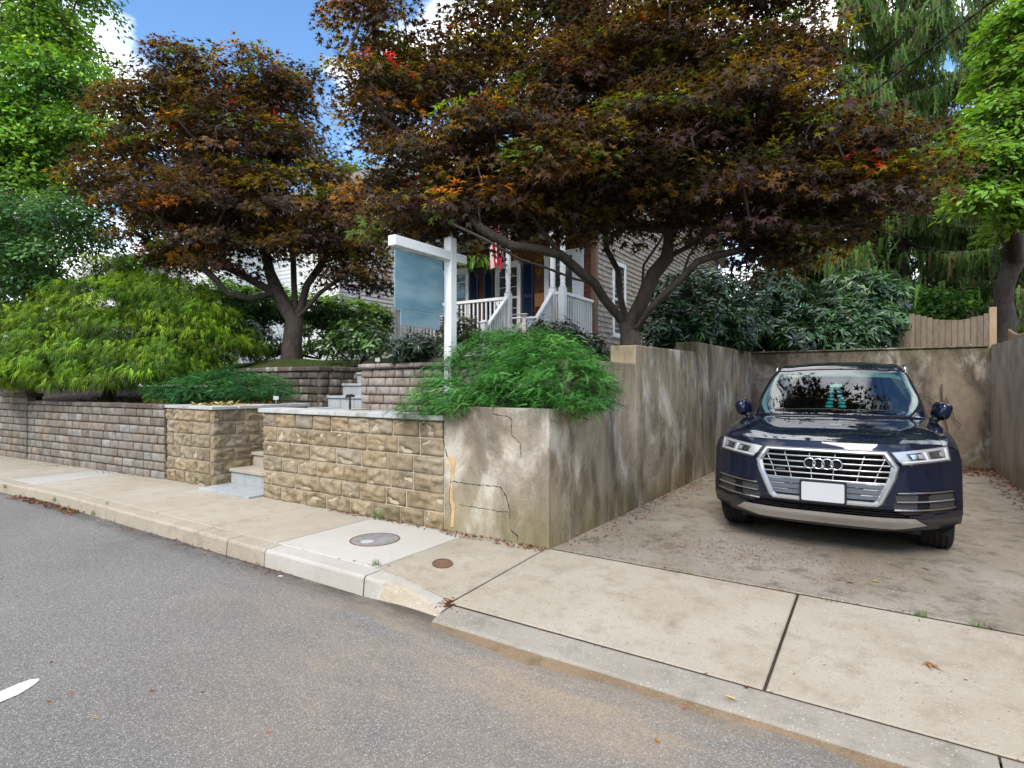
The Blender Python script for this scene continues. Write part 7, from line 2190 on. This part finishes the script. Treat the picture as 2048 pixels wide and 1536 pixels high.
while y > 7.2:
    f = ((YFN - y) % 2.3) / 2.3
    zt = 2.33 - 0.16 * math.sin(math.pi * f) * (1 if f < 1 else 0)
    board('picket', xf + 0.1, xf + 0.12, y - 0.062, y, 1.88, zt, M['picket_new'], f2)
    y -= 0.083
for zz in (2.0,): box_obj('rail', xf + 0.122, xf + 0.155, 7.2, YFN - 0.03, zz, zz + 0.07, M['picket_new'], f2)

# ---------------------------------------------------------------- overhead lines from the street to the house
def wire(lbl, A_, B_, r, sag, twin=False):
    pts = []
    for k in range(25):
        f = k / 24; p = A_.lerp(B_, f); p.z -= sag * math.sin(math.pi * f); pts.append(p)
    if not twin:
        bm = bmesh.new(); tube(bm, pts, r, 6); o = bm_obj('overhead_wire', bm, M['cable']); return tag(o, lbl, 'wire', 'overhead wires')
    t_ = thing('overhead_wire', lbl, 'wire', (0, 0, 0), 0, 'overhead wires')
    for s in (0, 1):
        q = []
        fine = [A_.lerp(B_, k / 240) - Vector((0, 0, sag * math.sin(math.pi * k / 240))) for k in range(241)]
        for k, p in enumerate(fine):
            a = k * 0.42 + s * math.pi; q.append(p + Vector((math.cos(a) * r, 0, math.sin(a) * r)))
        bm = bmesh.new(); tube(bm, q, r, 5); bm_obj('strand', bm, M['cable'], t_)
HX = XR + 0.2
wire('thick twisted service cable running down from the top right corner into the large maple', at_d(1450, 402, 13.0), at_d(2150, -124, 6.0), 0.009, 0.03, True)
wire('thin straight overhead wire left of the twisted cable', at_d(1430, 375, 13.0), at_d(2130, -194, 6.0), 0.006, 0.02)
wire('lower thin wire crossing the pale green tree at the right edge', at_d(1700, 398, 12.5), at_d(2250, 104, 6.5), 0.006, 0.02)

# ---------------------------------------------------------------- iron covers in the pavement
M['iron'] = concrete('cast_iron', (0.20, 0.18, 0.165), (0.10, 0.06, 0.04), (0.33, 0.325, 0.32), None, stain=0.6, bump=0.5)
M['rust'] = concrete('rusty_iron', (0.14, 0.075, 0.045), (0.07, 0.035, 0.02), (0.2, 0.12, 0.08), None, stain=0.6, bump=0.5)
c = at_z(750, 1079, 0.0)
mh = thing('meter_cover', 'round iron meter cover set in the new white pavement slab', 'manhole cover', (c.x, c.y, 0.0))
rad = 0.5 * (at_z(800, 1079, 0) - at_z(701, 1079, 0)).length
bm = bmesh.new(); lathe(bm, [(rad, -0.02), (rad, 0.003), (rad * 0.94, 0.003), (rad * 0.94, -0.004)], 40); bm_obj('rim_ring', bm, M['rust'], mh)
bm = bmesh.new(); lathe(bm, [(rad * 0.925, -0.01), (rad * 0.925, 0.0025), (0, 0.0025)], 40)
bm_obj('lid', bm, M['iron'], mh)
d = at_z(735, 1084, 0.0) - c
bm = bmesh.new(); lathe(bm, [(rad * 0.26, 0.003), (rad * 0.26, 0.006), (rad * 0.2, 0.007), (0, 0.007)], 24, (d.x, d.y, 0)); bm_obj('reader_cap', bm, M['platewhite'], mh)
bm = bmesh.new()
for a in np.linspace(0, 6.28, 11)[:-1]: box(bm, 0.72 * rad * math.cos(a) - 0.008, 0.72 * rad * math.cos(a) + 0.008, 0.72 * rad * math.sin(a) - 0.008, 0.72 * rad * math.sin(a) + 0.008, 0.0026, 0.006)
bm_obj('lid_stud', bm, M['iron'], mh)['kind'] = 'stuff'
c = at_z(885, 1133, -0.03)
zc_ = -0.012 - 0.0
vx, vy = c.x, c.y
def z_ramp(x, y):       # ramped slab beside the new one
    f = max(0, min(1, (x + 3.27) / 0.77)); g = max(0, min(1, (4.23 - y) / 1.185))
    return -0.085 * f * g
ramp = [o for o in walk.children if o.name.startswith('slab')][0]
bpy.context.view_layer.update()
hit, loc, nr_, _i = ramp.ray_cast(Vector((vx, vy, 1.0)), Vector((0, 0, -1)))
if not hit: loc, nr_ = Vector((vx, vy, -0.03)), Vector((0, 0, 1))
vc = thing('valve_cover', 'small round rusty valve cover in the pavement ramp', 'manhole cover', loc)
vc.rotation_euler = nr_.to_track_quat('Z', 'Y').to_euler()
bm = bmesh.new(); lathe(bm, [(0.082, -0.03), (0.082, 0.008), (0.066, 0.009), (0.066, 0.002)], 28); bm_obj('rim_ring', bm, M['rust'], vc)
bm = bmesh.new(); lathe(bm, [(0.063, -0.01), (0.063, 0.006), (0.03, 0.007), (0.02, 0.003), (0.012, 0.009), (0, 0.01)], 24); bm_obj('lid', bm, M['rust'], vc)

# ---------------------------------------------------------------- path light, plant tags, stick, litter
c = at_d(700, 806, 7.9)
pl_ = thing('path_light', 'small black path light on a stake behind the coping of the stone wall', 'garden light', (c.x, c.y, 1.02))
hz = at_d(700, 796, 7.9).z - 1.02
bm = bmesh.new(); tube(bm, [(0, 0, -0.1), (0, 0, hz + 0.02)], 0.012, 8)
for k in range(3): lathe(bm, [(0.02, hz * 0.4 + k * 0.022), (0.02, hz * 0.4 + k * 0.022 + 0.007)], 10)
bm_obj('stake', bm, M['black'], pl_)
bm = bmesh.new(); prism(bm, [(-0.06, hz), (-0.045, hz + 0.05), (0.02, hz + 0.055), (0.065, hz + 0.04), (0.06, hz + 0.015)], 'y', -0.03, 0.03); bmesh.ops.bevel(bm, geom=bm.edges[:], offset=0.006, segments=1, affect='EDGES')
o = bm_obj('lamp_head', bm, M['black'], pl_); o.rotation_euler.z = R(33)
def plant_tag(u, v, d, z0, lbl):
    p = at_d(u, v, d)
    t_ = thing('plant_tag', lbl, 'plant tag', (p.x, p.y, z0), R(33))
    h = p.z - z0
    box_obj('tag_plate', -0.04, 0.04, -0.003, 0.003, h - 0.028, h + 0.028, M['platewhite'], t_, 0.002)
    box_obj('tag_stake', -0.004, 0.004, 0.0035, 0.006, -0.1, h + 0.01, M['steel'], t_)
plant_tag(552, 796, 8.6, 1.02, 'small white plant tag at the right end of the dark yew')
plant_tag(755, 720, 9.3, 1.66, 'small white plant tag in front of the leafy shrub above the upper steps')
# dead vine stems on the back wall
vs_ = thing('dead_vine', 'bare brown vine stems climbing the back wall beside the right car mirror', 'vine', at_y(1890, 870, 11.05))
b0 = at_y(1890, 870, 11.05)
for pts, r in (([(1884, 768), (1884, 790), (1886, 815), (1892, 845), (1900, 880), (1902, 940)], 0.014), ([(1892, 793), (1898, 810), (1905, 825), (1912, 842), (1923, 850)], 0.010), ([(1848, 792), (1856, 794), (1864, 800), (1880, 815)], 0.007)):
    bm = bmesh.new(); tube(bm, [at_y(u, v, 11.06) - b0 for u, v in pts], [r * (1 - 0.5 * i / len(pts)) for i in range(len(pts))], 6); bm_obj('stem', bm, M['bark'], vs_, True)

def zwalk(x, y):
    if y > 4.235 and x > -2.45: return zdrive(y)
    if x > -2.5: return 0 - 0.088 * max(0, min(1, (4.225 - y) / 1.225)) if y > 2.99 else -0.10
    if x > -3.27: return z_ramp(x, y)
    return 0.0
# single fallen leaves one can point at
def fallen(u, v, z0, size, colr, lbl, kind='oval', rz=0.5):
    p = at_z(u, v, z0)
    p = at_z(u, v, zwalk(p.x, p.y) if z0 > -0.12 else z0)
    o = scatter('fallen_leaf', kind, [[0, 0, 0.012]], [[math.cos(rz), math.sin(rz), 0.0]], [[0.1, 0.15, 1]], [size], np.array([colr]), M['litter'], None)
    o.location = p
    return tag(o, lbl, 'leaf', 'single fallen leaves')
fallen(1850, 1326, -0.05, 0.10, (0.36, 0.17, 0.07), 'large curled tan leaf on the right apron slab', 'maple', -0.6)
fallen(1744, 1164, 0.0, 0.06, (0.6, 0.5, 0.03), 'bright yellow leaf on the driveway in front of the car')
fallen(1702, 1168, 0.0, 0.07, (0.4, 0.19, 0.09), 'tan star-shaped leaf beside the yellow leaf on the driveway', 'maple', 2.0)
fallen(1840, 1138, 0.0, 0.09, (0.2, 0.07, 0.03), 'dark brown narrow leaf on the driveway right of the yellow leaf', 'lance', 0.2)
fallen(1448, 1395, -0.1, 0.06, (0.62, 0.42, 0.12), 'golden leaf lying on the dropped kerb', 'oval', 0.2)
fallen(1362, 1420, -0.13, 0.04, (0.42, 0.15, 0.06), 'small orange leaf on the road below the dropped kerb', 'oval', 1.2)
fallen(1318, 1492, -0.145, 0.05, (0.42, 0.17, 0.07), 'orange-brown leaf on the road near the bottom edge', 'oval', 2.2)
fallen(140, 1387, -0.15, 0.06, (0.36, 0.13, 0.06), 'brown leaf on the road right of the white painted line', 'maple', 0.3)
fallen(92, 1408, -0.15, 0.06, (0.26, 0.1, 0.05), 'dark brown leaf below the end of the white painted line', 'maple', 1.3)
fallen(182, 1440, -0.15, 0.06, (0.4, 0.24, 0.12), 'pale brown leaf on the bare road near the bottom left', 'lance', 0.7)
fallen(405, 1107, -0.14, 0.05, (0.42, 0.22, 0.1), 'tan leaf in the gutter below the middle kerb stones', 'oval', 0.2)
fallen(531, 1467, -0.15, 0.045, (0.38, 0.15, 0.06), 'small brown leaf on the road at the bottom centre', 'oval', 0.4)
p = at_z(561, 1153, -0.14)
o = box_obj('paper_scrap', -0.018, 0.018, -0.012, 0.012, 0.0, 0.006, M['platewhite'], None, 0.002); o.location = (p.x, p.y, -0.139); o.rotation_euler.z = 0.4
tag(o, 'scrap of white paper in the gutter below the new kerb', 'paper scrap')
p = at_z(577, 1149, -0.14)
o = scatter('fallen_leaf', 'oval', [[0, 0, 0.012]], [[1, 0.4, 0.1]], [[0.1, 0.3, 1]], [0.06], np.array([(0.4, 0.38, 0.14)]), M['litter'], None); o.location = p
tag(o, 'pale green curled leaf beside the white paper scrap', 'leaf', 'single fallen leaves')
# drifts of leaf litter: nobody could count these
def litter(name, pts, size, cols, seed, kinds=('oval', 'lance')):
    rs = np.random.RandomState(seed); n = len(pts)
    pts = np.array(pts)
    a = rs.rand(n) * 6.28
    ax = np.stack([np.cos(a), np.sin(a), rs.randn(n) * 0.15], 1); nr = np.stack([rs.randn(n) * 0.35, rs.randn(n) * 0.35, np.ones(n)], 1)
    o = scatter(name, kinds[seed % len(kinds)], pts, ax, nr, size * (0.6 + 0.8 * rs.rand(n)), palette(rs, n, cols, [1] * len(cols), 0.3), M['litter'], None)
    return tag(o, kind='stuff')
BR = [(0.24, 0.085, 0.035), (0.16, 0.06, 0.03), (0.32, 0.15, 0.06), (0.10, 0.045, 0.025)]
rs = np.random.RandomState(77)
def drift(n, x0, x1, y0, y1, zf, pw=1.0):
    X = x0 + (x1 - x0) * rs.rand(n); Y = y0 + (y1 - y0) * rs.rand(n) ** pw
    return [(x, y + bend(x), zf(x, y) + 0.006 + 0.012 * rs.rand()) for x, y in zip(X, Y)]
litter('leaf_litter', drift(420, -10.0, -8.0, 2.855, 2.70, lambda x, y: -0.141, 1.6), 0.045, BR, 2)
litter('leaf_litter', drift(150, -7.9, -4.0, 2.855, 2.72, lambda x, y: -0.141, 2.2), 0.04, BR, 3)
litter('leaf_litter', drift(260, -3.6, -2.42, 4.185, 4.07, lambda x, y: 0.0, 1.8) + drift(160, -5.2, -3.6, 4.185, 4.12, lambda x, y: 0.0, 1.8), 0.03, BR, 4)
litter('leaf_litter', drift(150, -2.62, -2.42, 3.12, 2.93, lambda x, y: -0.105, 1.0), 0.035, BR, 5)
litter('leaf_litter', drift(700, 0.35, 1.35, 11.0, 10.2, lambda x, y: zdrive(y), 1.6) + [(1.30 + (11.1 - y) * 0.05 - 0.04 - 0.25 * rs.rand() ** 2, y, zdrive(y) + 0.01) for y in 6.5 + 4.5 * rs.rand(420)], 0.05, BR, 6)
litter('leaf_litter', [(wx(y) + 0.03 + 0.28 * rs.rand() ** 2, y, zdrive(y) + 0.01) for y in 4.4 + 6.4 * rs.rand(420)], 0.045, BR, 7)
litter('leaf_litter', [(x, y, zdrive(y) + 0.006) for x, y in zip(-1.2 + 0.6 * rs.randn(1300), 4.95 + 0.25 * rs.randn(1300)) if y > 4.3], 0.014, [(0.17, 0.08, 0.04), (0.1, 0.055, 0.03), (0.22, 0.12, 0.06)], 8)
litter('leaf_litter', [(x, y, zwalk(x, y) + 0.004) for x, y in zip(-2.3 + 3.2 * rs.rand(150), 3.1 + 4.0 * rs.rand(150))], 0.022, BR, 9)
litter('leaf_litter', [(x, y + bend(x), -0.146) for x, y in zip(-8 + 9 * rs.rand(130), 0.6 + 2.2 * rs.rand(130))], 0.026, BR, 10)
litter('leaf_litter', drift(130, -12.5, -9.0, 4.14, 3.95, lambda x, y: 0.0, 2.0), 0.04, BR, 11)
litter('leaf_litter', [(x, 3.062 + 0.02 * rs.randn(), 0.003) for x in -4.4 + 1.2 * rs.rand(20)] + [(x, 2.99 + 0.02 * rs.randn(), -0.094) for x in -2.4 + 3 * rs.rand(60)] + [(x, 4.235 + 0.015 * rs.randn(), 0.004) for x in -2.3 + 3.4 * rs.rand(45)], 0.022, BR, 12)
litter('bed_mulch', [(x, y, 1.012 + (0.0 if x < -5.0 else 0.1 * max(0, y - 4.5))) for x, y in zip(-6.3 + 3.4 * rs.rand(700), 4.45 + 1.7 * rs.rand(700))], 0.05, BR, 13)
litter('bed_mulch', [(x, y + bend(x), 1.06 + 0.12 * max(0, y - 4.6)) for x, y in zip(-13.5 + 5.6 * rs.rand(900), 4.5 + 1.0 * rs.rand(900))], 0.06, BR, 14)
# drying orange-yellow prunings and pale straw on the coping
c = at_d(318, 806, 9.35)
litter('pruned_leaves', [(c.x + 0.17 * rs.randn(), c.y + 0.06 * rs.randn(), 1.10 + 0.03 * abs(rs.randn())) for _ in range(150)], 0.06, [(0.55, 0.3, 0.03), (0.5, 0.2, 0.02), (0.45, 0.4, 0.06)], 15)
c = at_d(541, 800, 8.7)
litter('pruned_leaves', [(c.x + 0.05 * rs.randn(), c.y + 0.05 * rs.randn(), 1.06 + 0.05 * abs(rs.randn())) for _ in range(60)], 0.05, [(0.45, 0.14, 0.03), (0.5, 0.2, 0.02)], 17)
litter('dry_straw', [(-8.6 + 0.8 * rs.rand(), 4.6 + 0.12 * rs.randn(), 1.08 + 0.02 * abs(rs.randn())) for _ in range(260)], 0.09, [(0.42, 0.34, 0.15), (0.3, 0.26, 0.1)], 16)
# weeds in the joints
def weed(pos, n, size, lbl, seed, cols=((0.06, 0.17, 0.03), (0.09, 0.23, 0.04))):
    r_ = np.random.RandomState(seed)
    a = r_.rand(n) * 6.28
    ax = np.stack([np.cos(a), np.sin(a), np.zeros(n)], 1); nr = np.stack([-np.cos(a) * 0.6, -np.sin(a) * 0.6, np.ones(n)], 1)
    P_ = np.stack([r_.randn(n) * size * 0.5, r_.randn(n) * size * 0.14, np.zeros(n)], 1)
    o = scatter('weed', 'blade', P_, ax, nr, size * (0.5 + 0.7 * r_.rand(n)), palette(r_, n, list(cols), [1] * len(cols)), M['leaf'], None)
    o.location = pos
    return tag(o, lbl, 'weed', 'weeds growing in the joints')
weed(at_z(752, 1130, 0), 46, 0.05, 'weed tuft at the kerb-side corner of the new white slab', 1)
p = at_y(762, 1042, 4.16); weed((p.x, 4.15, 0.0), 22, 0.13, 'leafy weed at the foot of the rock-faced stone wall', 2)
weed(at_z(1382, 1150, 0), 24, 0.04, 'small weed in the driveway joint nearest the concrete corner', 3)
weed(at_z(1661, 1204, 0), 22, 0.04, 'small weed in the driveway joint right of the slab seam', 4)
weed(at_z(1838, 1233, 0), 50, 0.05, 'long low weed in the driveway joint right of the car nose', 5)
weed(at_z(1953, 1254, 0), 34, 0.05, 'weed in the driveway joint near the right edge', 6)
for k, (u, v) in enumerate(((187, 1040), (103, 1010), (10, 985))):
    p = at_y(u, v, 2.85 + bend(-8.5 - k))
    weed((p.x, 2.84 + bend(p.x), -0.12 + 0.03 * k), 26, 0.06, ('weed on the kerb face beside the open kerb joint, nearest the brown leaf drift', 'weed growing on the kerb face above the middle of the brown leaf drift', 'weed on the kerb face at the left edge')[k], 10 + k)
weed(at_z(215, 1009, 0.0), 20, 0.04, 'flat weed in the seam between kerb and pavement', 14)
# grass on the lawn edge
rs = np.random.RandomState(6); n = 9000
X = -12.5 + 5.6 * rs.rand(n); Y = 6.6 + 2.6 * rs.rand(n)
keep = ~((X > -8.4) & (X < -6.9) & (Y < 7.8)) & (((X - TREE_L.x) / 0.75) ** 2 + ((Y - TREE_L.y) / 0.6) ** 2 > 1)
X, Y = X[keep], Y[keep]; n = len(X)
a = rs.rand(n) * 6.28
o = scatter('grass', 'blade', np.stack([X, Y, [z_upper(x, y) - 0.01 for x, y in zip(X, Y)]], 1), np.stack([np.cos(a), np.sin(a), np.zeros(n)], 1), np.stack([-np.cos(a) * 0.2, -np.sin(a) * 0.2, np.ones(n)], 1), 0.05 + 0.05 * rs.rand(n), palette(rs, n, [(0.06, 0.13, 0.02), (0.1, 0.18, 0.03), (0.13, 0.15, 0.05)], [3, 2, 1]), M['leaf'], None)
tag(o, kind='stuff')
bpy.context.view_layer.update()
